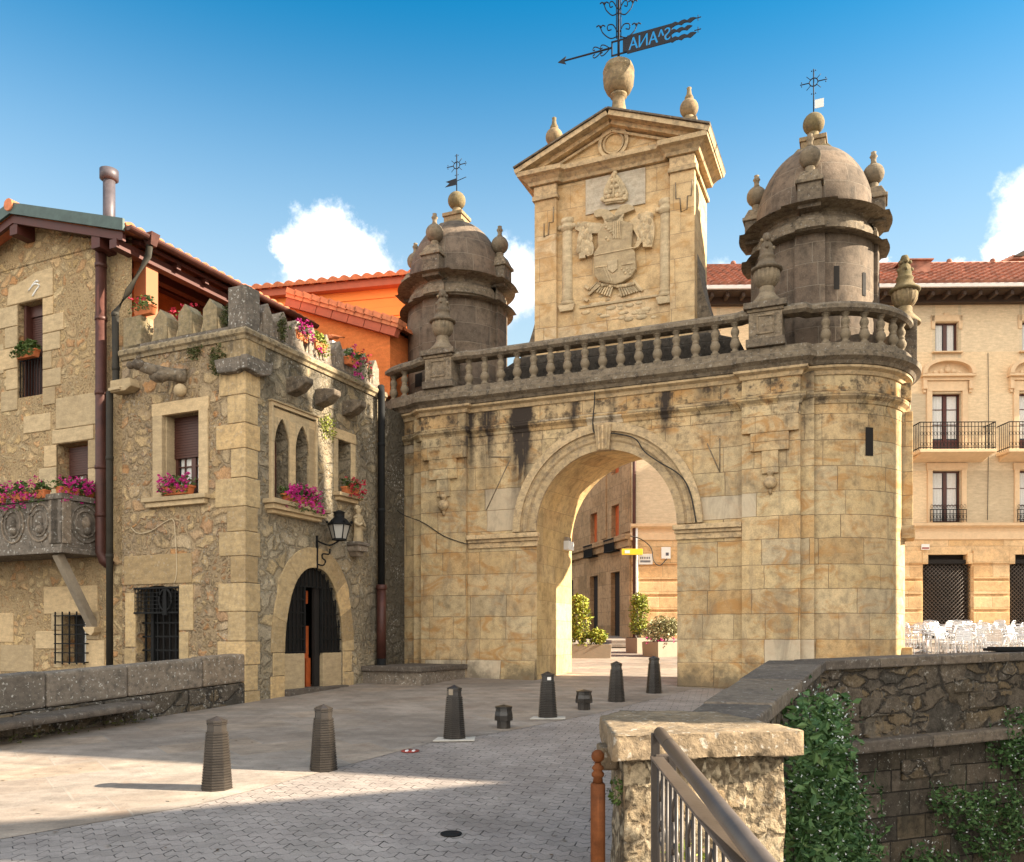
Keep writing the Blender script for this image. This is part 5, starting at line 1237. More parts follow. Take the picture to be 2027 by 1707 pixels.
for k in range(6): z = 1.42 + .9 * k / 5; m.box(-4.87, -4.02, -.115, -.1, z - .01, z + .01); m.box(-4.87, -4.85, -.12, .03, z - .012, z + .012); m.box(-4.04, -4.02, -.12, .03, z - .012, z + .012)
m.build('window_grille', 'iron', house)
# balcony with carved medallions
bl = (HL, -3.71); by = -.84
m = MB(fH); m.box(bl[0], bl[1], by, 0, 3.55, 3.62); m.box(bl[0], bl[1] + .05, by - .05, 0, 3.44, 3.55); m.box(bl[0], bl[1], by, by + .12, 3.62, 4.42); m.box(bl[1] - .12, bl[1], by + .12, 0, 3.62, 4.42)
m.box(bl[0], bl[1] + .04, by - .05, by + .15, 4.42, 4.53); m.box(bl[1] - .15, bl[1] + .04, by + .15, 0, 4.42, 4.53)
bc = m.build('balcony', 'parapet', house, .015)
def medal(P):
    m = MB(); n = 28
    for r0, r1 in ((.2, .235), (.285, .33)):
        m.tube([P((r0 + r1) / 2 * math.cos(2 * PI * i / n), (r0 + r1) / 2 * 1.12 * math.sin(2 * PI * i / n)) for i in range(n + 1)], .022, 6)
    c = P(0, 0); m.ball(P(0, .02), .1, 10, .9, .9, 1.3); m.ball(P(.02, -.12), .09, 8)
    m.build('medallion', 'parapet', bc)
for k in range(5): x = -4.3 - .74 * k; medal(lambda a, b, x=x: (x + a, HT + by - .005, 4.02 + b))
medal(lambda a, b: (bl[1] + .005, HT + by + .5 + a, 4.02 + b))
m = MB(fH)
for x in (bl[1] - .16, bl[1] - .22): m.box(x - .1, x + .16, by - .03, by + .02, 3.62, 4.42)
m.box(bl[1] - .0, bl[1] + .03, by + .0, by + .18, 3.62, 4.42); m.build('balcony_pilaster', 'parapet', house, .01); m = MB(fH); m.box(bl[1] - .0, bl[1] + .03, -.1, -.0, 3.62, 4.42); m.build('balcony_pilaster', 'parapet', house, .01)
m = MB(fH)
def beam(a, b, w_):
    a, b = Vector(a), Vector(b); d = (b - a).normalized(); s1 = d.cross(Vector((1, 0, 0))).normalized() * w_ / 2; s2 = Vector((1, 0, 0)) * w_ / 2
    A = [m.vert(*(p + s1 * i + s2 * j)) for p in (a, b) for i, j in ((-1, -1), (1, -1), (1, 1), (-1, 1))]
    for q in ((0, 1, 2, 3), (7, 6, 5, 4), (0, 4, 5, 1), (1, 5, 6, 2), (2, 6, 7, 3), (3, 7, 4, 0)): m.face([A[i] for i in q])
beam((-3.95, by + .1, 3.44), (-3.86, -.05, 2.1), .15); m.build('strut', 'greywood', house, .01)
m = MB(fH); m.prism([(-4.02, 2.1), (-3.7, 2.1), (-3.72, 2.0), (-3.8, 1.93), (-3.95, 2.0)], -.16, .02); m.build('strut_corbel', 'dress', house, .01)
# drainpipes of the house
p = pipe('drainpipe', 'wide red-brown copper downpipe on the rubble stone house', [(-3.52, HT - .16, 9.5), (-3.52, HT - .16, 3.5), (-3.48, HT - .13, 3.35), (-3.38, HT - .05, 3.25)], .1, 'copper', (-3.52, HT - .16, 3.3), (8.9, 7.9, 6.5, 5.1, 4.2)); tag(p, p['label'], 'drainpipe', None)
p = pipe('drainpipe', 'slim dark bronze downpipe beside the wide copper one, bent towards the gutter', [(ex - .02, HT + .1, ez + .0), (ex - .02, HT + .05, ez - .3), (ex - .35, HT - .1, ez - .95), (-3.1, HT - .2, ez - 1.35), (-3.08, HT - .2, 6.6), (-3.08, HT - .34, 6.4), (-3.08, HT - .34, 1.2)], .062, 'darkpipe', (-3.08, HT - .2, 1.2), (7.9, 6.9, 5.2, 3.4))
m = MB(); m.frustum(ex - .0, HT + .1, ez - .1, ez + .12, .07, .07, .13, .1); m.build('hopper', 'copper', p)

# ================================================================== ORANGE HOUSES BEHIND THE TOWER
OT = 5.75
oh = root('orange_house', 'orange rendered house with sloping tiled verge behind the tower battlements', 'house', TF, (-1.5, OT, 0))
q = [TF.px(u, v, OT) for u, v in ((560, 600), (772, 652), (772, 735), (560, 735))]
m = MB(); m.prism([(q[0][0], q[0][1]), (q[1][0], q[1][1] + .02), (q[1][0], 7.6), (q[0][0], 7.6)], OT, OT + 3); m.build('wall', 'orange', oh)
a0, a1 = TF.px(566, 588, OT - .2), TF.px(785, 648, OT - .2)
d = Vector((a1[0] - a0[0], a1[1] - a0[1])).normalized()
m = MB(); L = math.hypot(a1[0] - a0[0], a1[1] - a0[1]); nn = Vector((-d.y, d.x)); nn = nn if nn.y > 0 else -nn
k = 0; s_ = 0.
while s_ < L:
    b = min(L, s_ + .27); P = lambda f, h: (a0[0] + d.x * f + nn.x * h, a0[1] + d.y * f + nn.y * h)
    m.prism([P(s_, -.0), P(b + .03, -.0), P(b + .03, .1), P(s_, .13)], OT - .22, OT - .0); m.prism([P(s_, .1), P(b + .04, .08), P(b + .04, .19), P(s_, .23)], OT - .26, OT + .1); s_ = b
m.build('verge_tile', 'tile', oh)
m = MB(); s_ = 0.
while s_ < L: b = min(L, s_ + .5); m.prism([P(s_ + .01, -.2), P(b - .01, -.2), P(b - .01, 0), P(s_ + .01, 0)], OT - .18, OT); s_ = b
m.build('fascia_tile', 'trimred', oh)
m = MB(); du = Vector((0, 1, 0)); tile_roof(m, (a1[0], OT, a1[1] + .05), du, (-d.x, 0, -d.y), 3.2, L, .25, .4); m.build('roof', 'tile', oh)
# little tiled wall on the terrace
w0, w1 = TF.px(628, 665, 3.6), TF.px(658, 700, 3.6)
m = MB(); m.box(w0[0], w1[0], 3.6, 3.9, 7.2, w0[1] - .15); m.build('terrace_pier', 'white', oh)
m = MB(); tile_roof(m, (w0[0] - .06, 3.5, w0[1] - .13), (1, 0, 0), (0, 1, .25), w1[0] - w0[0] + .12, .5, .16, .5, .05, .03); m.build('terrace_cap', 'tile', oh)
OF_ = Frame((564 - PX) / FPX * 25., 25., R(12.5)); OT2 = 0.
ob = root('orange_house', 'bright orange boarded upper wall with wavy tiles, beyond the sloping verge', 'house', OF_, (2., 0, 0))
q = [OF_.px(u, v, OT2) for u, v in ((556, 598), (830, 572), (830, 760))]
m = MB(); N = 9
for k in range(N):
    z1 = q[0][1] + .1 - .26 * k; z0 = z1 - .25
    m.box(q[0][0] - 1, q[1][0] + 1, OT2 + .02 * (k % 2), OT2 + 3, z0, z1)
m.box(q[0][0] - 1, q[1][0] + 1, OT2 + .05, OT2 + 3, 4, q[0][1] + .08); m.build('boarded_wall', 'orange2', ob)
m = MB(); m.box(q[0][0] - 1.1, q[1][0] + 1, OT2 - .25, OT2 + .1, q[0][1] + .1, q[0][1] + .3); m.build('fascia', 'trimred', ob)
m = MB(); tile_roof(m, (q[0][0] - 1.1, OT2 - .35, q[0][1] + .3), (1, 0, 0), (0, 1, .3), q[1][0] - q[0][0] + 2.2, 1.2, .34, .5, .1, .04); m.build('roof', 'tile', ob)

# ================================================================== LOW PARAPET WITH BENCH, LEFT
par = root('parapet_wall', 'low lichened stone parapet with a ledge seat along the left edge of the street', 'wall', None, (-6.46, 10.83, gz(10.83)))
OFF[par.name] = (-6.46, 10.83, gz(10.83))
pd = Vector((.4436, .896)).normalized(); pn = Vector((pd.y, -pd.x))
def pw(sg, o, z):     # sg metres along from (-6.46,10.83), o towards the street, z above the sloping ground
    x = -6.46 + pd.x * sg + pn.x * o; y = 10.83 + pd.y * sg + pn.y * o; return (x, y, gz(y) + z)
rnd = random.Random(5)
m = MB(pw); s_ = -9.; k = 0
while s_ < 4.33:
    e = min(4.33, s_ + rnd.uniform(.95, 1.5)); h = .83 + rnd.uniform(-.012, .012)
    m.prism([(s_ + .006, .36), (e - .006, .36), (e - .006, h - .06), (e - .03, h), (s_ + .03, h), (s_ + .006, h - .06)], -.34, -.0 + rnd.uniform(-.012, .012)) if False else m.box(s_ + .006, e - .006, -.34, rnd.uniform(-.015, .012), .36, h); s_ = e
m.build('parapet_block', 'parapet', par, .035)
m = MB(pw); s_ = -9.
while s_ < 4.33:
    e = min(4.33, s_ + rnd.uniform(.5, .9)); m.box(s_ + .006, e - .006, -.34, rnd.uniform(-.01, .03), -.3, .35); s_ = e
m.build('parapet_base', 'river', par, .03)
m = MB(pw); s_ = -9.
while s_ < 2.05:
    e = min(2.05, s_ + rnd.uniform(1.1, 1.7)); m.box(s_ + .005, e - .005, -.02, .46 + rnd.uniform(-.02, .02), .215, .315 + rnd.uniform(-.006, .006)); s_ = e
m.build('seat_ledge', 'copingst', par, .035)
m = MB(); m.box(0, 0, 0, 0, 0, 0); m = MB()
rnd = random.Random(9)
for k in range(420):
    s_ = rnd.uniform(-4, 2.3) if k % 3 else rnd.uniform(-4, -.2); p_ = Vector(pw(s_, rnd.uniform(.03, .3), rnd.uniform(.0, .09))); m.leaf(p_, rnd.uniform(.015, .035), rnd)
o = m.build('ground_weeds', 'moss'); o['kind'] = 'stuff'; o['label'] = 'small green weeds growing under the stone ledge'

# ================================================================== BOLLARDS
def bollard_mesh(h, short=False):
    r0, r1 = .152, .108; s = MB()
    pr = []
    if not short:
        nr = 22; hb = h * .80
        for k in range(nr):
            z0 = hb * k / nr; z1 = hb * (k + 1) / nr; r = r0 + (r1 - r0) * k / nr
            pr += [(r, z0), (r, z0 + (z1 - z0) * .6), (r - .012, z0 + (z1 - z0) * .66), (r - .012, z1 - .001)]
    else:
        pr = [(.1, 0), (.1, h * .33), (.135, h * .34), (.138, h * .5), (.132, h * .51), (.132, h * .54), (.135, h * .55), (.125, h * .72)]
    return pr
def make_bollard(h, short, label, group):
    t = root('bollard', label, 'bollard', None, (0, 0, 0), group)
    s = MB(); pr = bollard_mesh(h, short); s.lathe(pr, seg=8, smooth=False, ph=PI / 8); s.build('shaft', 'bollard', t)
    zb = pr[-1][1]; r = pr[-1][0]
    s = MB(); hc = h - zb
    s.lathe([(r - .004, zb), (r - .006, zb + hc * .45), (r + .004, zb + hc * .47), (r + .004, zb + hc * .54), (r - .004, zb + hc * .56), (r - .004, zb + hc * .6), (r + .004, zb + hc * .62), (r + .004, zb + hc * .72), (0, zb + hc * 1.02)], seg=8, smooth=False, ph=PI / 8); s.build('cap', 'bollard', t)
    return t
spots = [((420, 1568), 'tall ribbed iron bollard standing in the sunlit patch, nearest of the row'), ((635, 1529), 'tall ribbed iron bollard at the far tip of the sunlit patch, second from the left'), ((898, 1467), 'tall ribbed iron bollard on a pale concrete pad, left of the first short stub'), ((1085, 1424), 'tall iron bollard with a white spot on its collar, between the two short stubs'), ((1222, 1391), 'tall dark bollard in front of the sunlit archway, left one of the far pair'), ((1297, 1374), 'tall dark bollard in front of the right pier of the arch, farthest of the row')]
tall = make_bollard(.70, False, spots[0][1], 'bollards along the paving edge')
rots = (.42, .36, .2, .12, .1, .3)
for i, ((u, v), lb) in enumerate(spots):
    x, y = ground(u, v); o = tall if i == 0 else copy_thing(tall, (0, 0, 0), 0, lb)
    o.location = (x, y + .13, gz(y + .13)); o.rotation_euler = (0, 0, rots[i])
    if i in (2, 3):
        a_ = -PI / 2 - rots[i] + (.15 if i == 3 else -.35); zz0 = .575
        s = MB(); s.fm = lambda x, y, z, a_=a_: (x * -math.sin(a_) + y * math.cos(a_), x * math.cos(a_) + y * math.sin(a_), z)
        s.box(-.028, .028, .1, .116, zz0, zz0 + (.045 if i == 3 else .075)); s.build('sticker', 'white' if i == 3 else 'greywood', o)
        s = MB(); s.prism([(-.3, -.2), (.22, -.26), (.3, .16), (-.18, .22)], .0, .012, 'xy'); pdm = s.build('base_pad', 'pad', o)
sh0 = make_bollard(.33, True, 'short stub bollard between the third and fourth tall ones', 'short stub bollards')
x, y = ground(997, 1444); sh0.location = (x, y + .1, gz(y + .1))
x, y = ground(1157, 1407); copy_thing(sh0, (x, y + .1, gz(y + .1)), .3, 'short stub bollard just left of the far pair of tall bollards')
x, y = ground(1070, 1352)
s = MB(); s.lathe([(0, 0), (.085, 0), (.085, .008), (.075, .01), (0, .01)], seg=20); o = s.build('manhole_cover', 'iron'); x, y = ground(893, 1652); o.location = (x, y, gz(y) + .002); o.rotation_euler = (R(3), 0, 0); tag(o, 'small round iron cover in the zigzag paving', 'cover')
st_ = root('floor_sticker', 'red round sticker with white footprints on the paving edge', 'sticker'); x, y = ground(812, 1488); st_.location = (x, y, gz(y) + .008); st_.rotation_euler = (R(3), 0, 0)
s = MB(); s.lathe([(0, 0), (.11, 0), (.11, .003), (0, .003)], seg=24); s.build('disc', 'red', st_)
s = MB()
for sx in (-.04, .04): s.prism([(sx - .015, -.06), (sx + .015, -.06), (sx + .022, .02), (sx, .06), (sx - .022, .02)], .003, .006, 'xy')
s.build('footprints', 'white', st_)
x, y = ground(627, 1364); cup = MB(); cup.lathe([(.03, 0), (.045, .12), (.04, .12), (.028, .01)], seg=14); o = cup.build('paper_cup', 'white'); o.location = (x + .0, y - .16, gz(y) + .02); tag(o, 'white paper cup standing by the pointed doorway', 'cup')

# ================================================================== NEAR PILLAR AND HANDRAIL
pz = 1.36
pil = root('stone_pillar', 'sunlit rough masonry pillar with overhanging cap slab at the end of the parapet', 'pillar', None, (1.1, 5.3, .25))
OFF[pil.name] = (1.1, 5.3, .25)
capo = [(.56, 4.72), (1.69, 4.97), (1.64, 5.3), (1.47, 6.25), (.8, 6.35), (.6, 5.86)]
def slabmesh(poly, z0, z1, amp, sub=.05, seed=0):
    """rough-hewn slab: subdivided prism with noisy faces"""
    bm = bmesh.new(); vs = [bm.verts.new((x, y, z0)) for x, y in poly]; f = bm.faces.new(vs)
    r = bmesh.ops.extrude_face_region(bm, geom=[f]); bmesh.ops.translate(bm, verts=[v for v in r['geom'] if isinstance(v, bmesh.types.BMVert)], vec=(0, 0, z1 - z0))
    bmesh.ops.recalc_face_normals(bm, faces=bm.faces)
    bmesh.ops.triangulate(bm, faces=bm.faces)
    for _ in range(6):
        ed = [e for e in bm.edges if e.calc_length() > sub * 1.6]
        if not ed: break
        bmesh.ops.subdivide_edges(bm, edges=ed, cuts=1); bmesh.ops.triangulate(bm, faces=bm.faces)
    bm.normal_update()
    for v in bm.verts:
        p = v.co * 6 + Vector((seed, 0, 0)); n_ = mnoise.noise(p) * .6 + mnoise.noise(p * 2.7) * .4 + mnoise.noise(p * 7) * .2
        v.co += v.normal * n_ * amp
    m = MB(); m.v = [tuple(v.co) for v in bm.verts]; bm.verts.index_update()
    for f in bm.faces: m.face([v.index for v in f.verts], None, True)
    bm.free(); return m
slabmesh(capo, pz - .14, pz, .022, .045).build('cap', 'cap', pil)
body = [(.63, 4.83), (1.6, 5.04), (1.42, 6.2), (.84, 6.3), (.68, 5.86)]
slabmesh(body, -2.5, pz - .13, .03, .09, 5).build('shaft', 'pillar', pil)
m = MB(); m.box(.53, .64, 5.15, 5.4, 1.1, 1.24); m.build('side_block', 'cap', pil, .015)
wp = root('wooden_post', 'turned red-brown wooden post with ball top against the stone pillar', 'post', None, (.49, 4.9, .26))
zt = 1.9 - (1493 - HOR) / FPX * 4.9
zt = EYE - (1484 - HOR) / FPX * 4.9; b = .26
m = MB(); m.lathe([(.042, 0), (.042, zt - .2 - b), (.036, zt - .19 - b)], seg=20); m.build('shaft', 'wood', wp)
m = MB(); m.lathe([(.03, zt - .19 - b), (.026, zt - .16 - b), (.036, zt - .15 - b), (.036, zt - .135 - b), (.024, zt - .12 - b), (.034, zt - .11 - b), (.034, zt - .1 - b), (.02, zt - .085 - b), (.02, zt - .075 - b)], seg=18); m.ball((0, 0, zt - .038 - b), .038, 18); m.build('finial', 'wood', wp)
rail = root('handrail', 'brown steel handrail with flat bar and thin balusters running towards the camera', 'railing', None, (.606, 3.5, .2))
OFF[rail.name] = (.606, 3.5, .2)
A_ = Vector((.603, 3.5, EYE - (1452 - HOR) / FPX * 3.5)); B_ = Vector((.545, 1.9, EYE - (1697 - HOR) / FPX * 1.9)); D_ = (B_ - A_)
m = MB(); m.tube([tuple(A_ - D_ * .004), tuple(A_ + D_ * .5), tuple(A_ + D_ * 1.6)], .0255, 18); m.ball(tuple(A_ - D_ * .004), .0255, 14); m.tube([tuple(A_ + D_ * .165), tuple(A_ + D_ * .167)], .0262, 18); m.build('top_rail', 'steel', rail)
C_ = Vector((.588, 3.5, EYE - (1499 - HOR) / FPX * 3.5)); E_ = D_.copy(); E_.z = (EYE - (1700 - HOR) / FPX * 2.02) - C_.z; E_.z *= 1.6 / 1.48
def bar(m, a, d, L0_, L1_, wx, hz):
    p, q = a + d * L0_, a + d * L1_; b = [m.vert(p_.x + sx * wx, p_.y, p_.z + sz * hz) for p_ in (p, q) for sx, sz in ((-1, -1), (1, -1), (1, 1), (-1, 1))]
    for f in ((0, 1, 2, 3), (7, 6, 5, 4), (0, 4, 5, 1), (1, 5, 6, 2), (2, 6, 7, 3), (3, 7, 4, 0)): m.face([b[i] for i in f])
m = MB(); bar(m, C_, E_, 0, 1.6, .026, .005); m.build('flat_bar', 'steel', rail, .002)
m = MB(); lowr = C_ - Vector((0, 0, .78)); bar(m, lowr, E_, 0, 1.6, .02, .006); m.build('bottom_bar', 'steel', rail)
for dx, zt_ in ((-.012, 0), (.05, -.03)):
    m = MB(); m.box(A_.x + dx - .022, A_.x + dx + .012, 3.49 - dx * .4, 3.515 - dx * .4, .2, A_.z + zt_ - (.0 if dx < 0 else .06)); m.build('post', 'steeldark', rail, .003)
m = MB(); m.box(A_.x - .02, A_.x + .065, 3.48, 3.52, C_.z - .02, C_.z + .012); m.build('bracket', 'steel', rail, .003)
for k in range(14):
    f = .05 + .07 * k; p_ = C_ + E_ * f; q_ = lowr + E_ * f
    m = MB(); m.tube([tuple(p_), tuple(q_)], .0065, 8); m.build('baluster', 'steeldark', rail)
for k in range(4):
    m = MB(); f = .085 + .21 * k; c = C_ + E_ * f; n = 14
    m.tube([tuple(c + Vector((.004, .045 * math.cos(2 * PI * i / n), -.28 + .045 * math.sin(2 * PI * i / n)))) for i in range(n + 1)], .007, 6)
    m.tube([tuple(c + Vector((.004, .04 * math.cos(2 * PI * i / n), -.16 + .09 * math.sin(2 * PI * i / n)))) for i in range(n + 1)], .006, 6)
    m.build('ring_ornament', 'steeldark', rail)

# ================================================================== RIVER WALL AND PARAPET ON THE RIGHT
rw = root('river_wall', 'dark lichened stone river wall with ledge and flat coping, right of the gate', 'wall', None, (*CORN, .6))
OFF[rw.name] = (*CORN, .6)
def rwp(L, o, z):   # L along the wall from the corner, o outwards over the river, z above sloping street
    x = CORN[0] + RW[0] * L + RW[1] * o; y = CORN[1] + RW[1] * L - RW[0] * o; return (x, y, gz(y + RW[0] * o) + z)
rnd = random.Random(21)
m = MB(rwp); m.wall(0, 14, -4, .83, [], .1, 0) if False else None
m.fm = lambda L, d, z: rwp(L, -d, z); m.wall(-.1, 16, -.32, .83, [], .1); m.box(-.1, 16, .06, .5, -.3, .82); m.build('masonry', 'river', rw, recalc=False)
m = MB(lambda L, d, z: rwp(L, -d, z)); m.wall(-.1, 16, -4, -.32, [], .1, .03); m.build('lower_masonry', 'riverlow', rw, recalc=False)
m = MB(rwp); s_ = -.02
while s_ < 16:
    e = s_ + rnd.uniform(.9, 1.6); m.box(s_ + .005, e - .005, -.56, .06 + rnd.uniform(-.01, .01), .83, .965 + rnd.uniform(-.008, .008)); s_ = e
m.build('coping', 'copingst', rw, .02)
m = MB(rwp); s_ = -.3
while s_ < 16:
    e = s_ + rnd.uniform(1.2, 2.2); m.box(s_ + .005, e - .005, -.05, .2 + rnd.uniform(-.02, .02), -.33 + rnd.uniform(-.01, .01), -.16 + rnd.uniform(-.01, .01)); s_ = e
m.build('ledge', 'copingst', rw, .03)
m = MB(rwp); s_ = .2
while s_ < 12:      # proud blocks that break up the wall face
    e = s_ + rnd.uniform(.4, 1.0); z0 = rnd.choice([-.1, .15, .4, -.8, -1.2, -1.7]); h = rnd.uniform(.16, .3); m.box(s_, e, -.02, rnd.uniform(.015, .06), z0, z0 + h); s_ = e + rnd.uniform(-.2, .2)
m.build('proud_block', 'river', rw, .03)
bp_ = root('parapet_wall', 'stone parapet with broad flat coping leading from the pillar to the gate', 'wall', None, (3.0, 9, .5))
OFF[bp_.name] = (3.0, 9, .5)
i0 = Vector((1.25, 6.35)); o0 = Vector((1.72, 6.25)); i1 = Vector((3.52, 11.72)); o1 = Vector(CORN)
def bpp(f, g, z):   # f along 0..1, g 0 inner .. 1 outer
    p = (i0 + (i1 - i0) * f) * (1 - g) + (o0 + (o1 - o0) * f) * g; return (p.x, p.y, gz(p.y) + z)
m = MB(bpp); cuts = [0, .17, .36, .53, .72, .88, 1.0]
for a_, b_ in zip(cuts[:-1], cuts[1:]): m.box(a_ + .001, b_ - .001, -.04, 1.06, .83, .965 + rnd.uniform(-.01, .01))
m.build('coping', 'copingst', bp_, .02)
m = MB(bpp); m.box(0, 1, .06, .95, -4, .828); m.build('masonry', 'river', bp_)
x, y, z = rwp(4.15, -.3, .97); s = MB(); s.box(-.3, .3, -.2, .2, 0, .05); s.box(-.26, .26, -.16, .16, .05, .07); o = s.build('tray', 'iron', None, .01); o.location = (x, y, z); tag(o, 'flat black tray lying on the river wall coping at the right edge', 'tray')

# hanging plants
def plant_on(name, label, pts, n, size, fmat, seed, flowers=0, fm='whiteflower', fsize=.02):
    t = root(name, label, 'plant', None, pts[0][0]); OFF[t.name] = pts[0][0]
    m = MB(); k = max(1, n // len(pts))
    for i, (c, r) in enumerate(pts): m.leaves(c, r, int(k * r[0] * r[2] / (sum(p[1][0] * p[1][2] for p in pts) / len(pts))), size, seed + i, .55, r[2] * .15)
    m.build('foliage', fmat, t)
    if n > 1000:
        rnd = random.Random(seed + 7)
        for _ in range(26):
            m = MB(); c, r = rnd.choice(pts); p0 = Vector(c) + Vector((rnd.uniform(-1, 1) * r[0], -abs(r[1]) * rnd.uniform(.2, .9), r[2])); q = [p0]
            for k in range(6): q.append(q[-1] + Vector((rnd.uniform(-.05, .06), rnd.uniform(-.03, .02), -rnd.uniform(.06, .16))))
            m.tube(smoothpts([tuple(a) for a in q], 3), .006, 5, .003)
            for a in q[2:]:
                for _ in range(4): m.leaf(a + Vector((rnd.uniform(-.05, .05), rnd.uniform(-.05, .05), rnd.uniform(-.03, .03))), size * rnd.uniform(.7, 1.3), rnd)
            m.build('trailing_stem', fmat, t)
    if flowers:
        m = MB(); rnd = random.Random(seed + 99)
        for _ in range(flowers):
            c, r = rnd.choice(pts); d = Vector((rnd.gauss(0, 1), rnd.gauss(0, 1), rnd.gauss(0, 1))).normalized()
            p_ = Vector((c[0] + d.x * r[0], c[1] + d.y * r[1], c[2] + d.z * r[2]))
            for _ in range(2): m.leaf(p_ + Vector((rnd.uniform(-1, 1), rnd.uniform(-1, 1), rnd.uniform(-1, 1))) * fsize * .5, fsize * rnd.uniform(.6, 1.2), rnd)
        m.build('blossom', fm, t)
    return t
pts = []
rnd = random.Random(2)
for i in range(26):
    f = .22 + .73 * i / 25; x, y, z = bpp(f, 1.15, 0); top = .35 + .35 * math.sin(f * 3.2 + .3) ** 2
    for k in range(5):
        dz = top - .1 - .5 * k
        if dz < -1.2 - 1.2 * rnd.random(): break
        pts.append(((x + rnd.uniform(-.05, .2) + .05 * k, y + rnd.uniform(-.2, .2), z + dz + rnd.uniform(-.1, .1)), (.22 + .05 * k, .25, .36)))
plant_on('hanging_plant', 'large trailing green plant with tiny white flowers hanging over the parapet beside the pillar', pts, 7600, .043, 'ivy', 5, 900, fsize=.015)
pts = [(rwp(L, .12, z), (.28, .14, .26)) for L, z in ((3.5, -.35), (3.8, -.1), (4.1, -.3), (4.4, -.05), (4.3, -.5), (3.7, -.6), (4.0, -.75), (4.6, -.3), (4.7, -.7))]
plant_on('hanging_plant', 'green plant with white flowers on the ledge at the right edge', pts, 1500, .036, 'ivy', 31, 160, fsize=.018)
pts = [(rwp(L, .15, z), (.3, .16, .26)) for L, z in ((2.2, -1.1), (2.5, -1.35), (2.9, -1.3), (3.3, -1.2), (3.5, -1.6), (2.8, -1.7), (3.9, -1.5), (3.2, -1.9), (4.0, -1.9), (1.7, -1.9), (2.1, -2.1))]
plant_on('hanging_plant', 'dark green plant with scattered white flowers low on the river wall', pts, 1800, .036, 'ivy', 47, 170, fsize=.018)
pts = [((.95, 4.7, .55), (.2, .1, .25)), ((.75, 4.72, .35), (.25, .1, .25)), ((1.45, 4.9, .4), (.2, .1, .2))]
plant_on('weed', 'yellow-green weeds at the foot of the sunlit pillar behind the railing', pts, 420, .028, 'leafy', 53)
plant_on('weed', 'small tuft between the wooden post and the pillar', [((.6, 4.95, 1.02), (.05, .08, .09))], 110, .014, 'leaf', 54)

# ================================================================== FLOWER BOXES
def flower_pot(label, fr_pt, ln, nleaf, nfl, seed, fm='pink', hang=.12, boxes=1, group='flower boxes', axis='x', wdt=.14, hgt=.15, leaf='leaf', trail=1.):
    """fr_pt in tower frame; ln length along axis"""
    t = root('flower_box', label, 'flower box', TF, fr_pt, group); x0, y0, z0 = fr_pt
    for b in range(boxes):
        m = MB(); L = ln / boxes
        c = -ln / 2 + L * (b + .5); P = (x0 + c, y0) if axis == 'x' else (x0, y0 + c); hx, hy = (L * .45, wdt / 2) if axis == 'x' else (wdt / 2, L * .45)
        m.frustum(P[0], P[1], z0, z0 + hgt, hx * .88, hy * .85, hx, hy); m.frustum(P[0], P[1], z0 + hgt - .03, z0 + hgt + .005, hx * 1.04, hy * 1.04, hx * 1.04, hy * 1.04); m.build('pot', 'terracotta', t, .006)
    rx, ry = (ln / 2, wdt * .8) if axis == 'x' else (wdt * .8, ln / 2)
    m = MB(); m.leaves((x0, y0, z0 + hgt + .06), (rx * 1.08, ry * 1.2, .16), nleaf, .036, seed, .2)
    out = Vector((0, -1, 0)) if axis == 'x' else Vector((1, 0, 0)); rnd = random.Random(seed)
    for _ in range(nleaf // 3):
        q = rnd.uniform(-.5, .5) * ln; p_ = Vector((x0 + (q if axis == 'x' else 0), y0 + (q if axis == 'y' else 0), z0 + hgt - rnd.random() * hang * 1.2)) + out * (wdt * .6 + rnd.uniform(0, .1)); m.leaf(p_, .026 * rnd.uniform(.6, 1.3), rnd)
    m.build('foliage', leaf, t)
    m = MB()
    for _ in range(nfl):
        q = rnd.uniform(-.53, .53) * ln; h = rnd.uniform(-hang, .2); p_ = Vector((x0 + (q if axis == 'x' else 0), y0 + (q if axis == 'y' else 0), z0 + hgt + h)) + out * (wdt * .55 + rnd.uniform(0, .13) * trail)
        for _ in range(6): m.leaf(p_ + Vector((rnd.uniform(-1, 1), rnd.uniform(-1, 1), rnd.uniform(-1, 1))) * .03, .027 * rnd.uniform(.7, 1.3), rnd)
    m.build('blossom', fm, t); return t
flower_pot('flower box with magenta blossoms on the sill of the half-shuttered tower window', (-1.5, -.03, 4.43), .72, 260, 48, 61, wdt=.16)
flower_pot('wide flower box spilling magenta blossoms under the twin pointed windows', (.12, 1.3, 4.33), 1.0, 420, 95, 62, axis='y', hang=.24)
flower_pot('small flower box with crimson blossoms under the boarded window', (.08, 2.95, 4.76), .5, 180, 34, 63, axis='y', hang=.2, fm='crimson')
flower_pot('flower box bursting with magenta blossoms at the balcony corner of the stone house', (-3.86, HT - .36, 4.52), .95, 520, 95, 64, axis='y', hang=.28, boxes=2)
flower_pot('terracotta box with few blossoms, nearest the balcony corner on its front', (-4.22, HT - .86, 4.46), .34, 150, 12, 65, hang=.2)
flower_pot('terracotta box of magenta flowers in the middle of the balcony front', (-4.75, HT - .88, 4.44), .5, 240, 30, 66, hang=.3)
flower_pot('flower box with pink blossoms at the left edge of the photo on the balcony', (-5.5, HT - .88, 4.44), .8, 320, 42, 67, hang=.3)
flower_pot('flower box with bright magenta blossoms between the sunlit merlons', (-.05, 1.52, 7.45), .42, 160, 26, 68, axis='y', hang=.1)
flower_pot('box of trailing pale leaves on the sunlit battlement beside the magenta one', (-.02, 2.05, 7.42), .4, 260, 3, 69, axis='y', hang=.25, leaf='leafy')
flower_pot('flower box with red and green plants against the orange wall', (-.1, 3.55, 7.5), .45, 260, 12, 70, axis='y', hang=.3, fm='crimson')
flower_pot('box of trailing magenta petunias on the shaded battlement', (.05, 3.0, 7.4), .35, 90, 16, 71, axis='y', hang=.4)
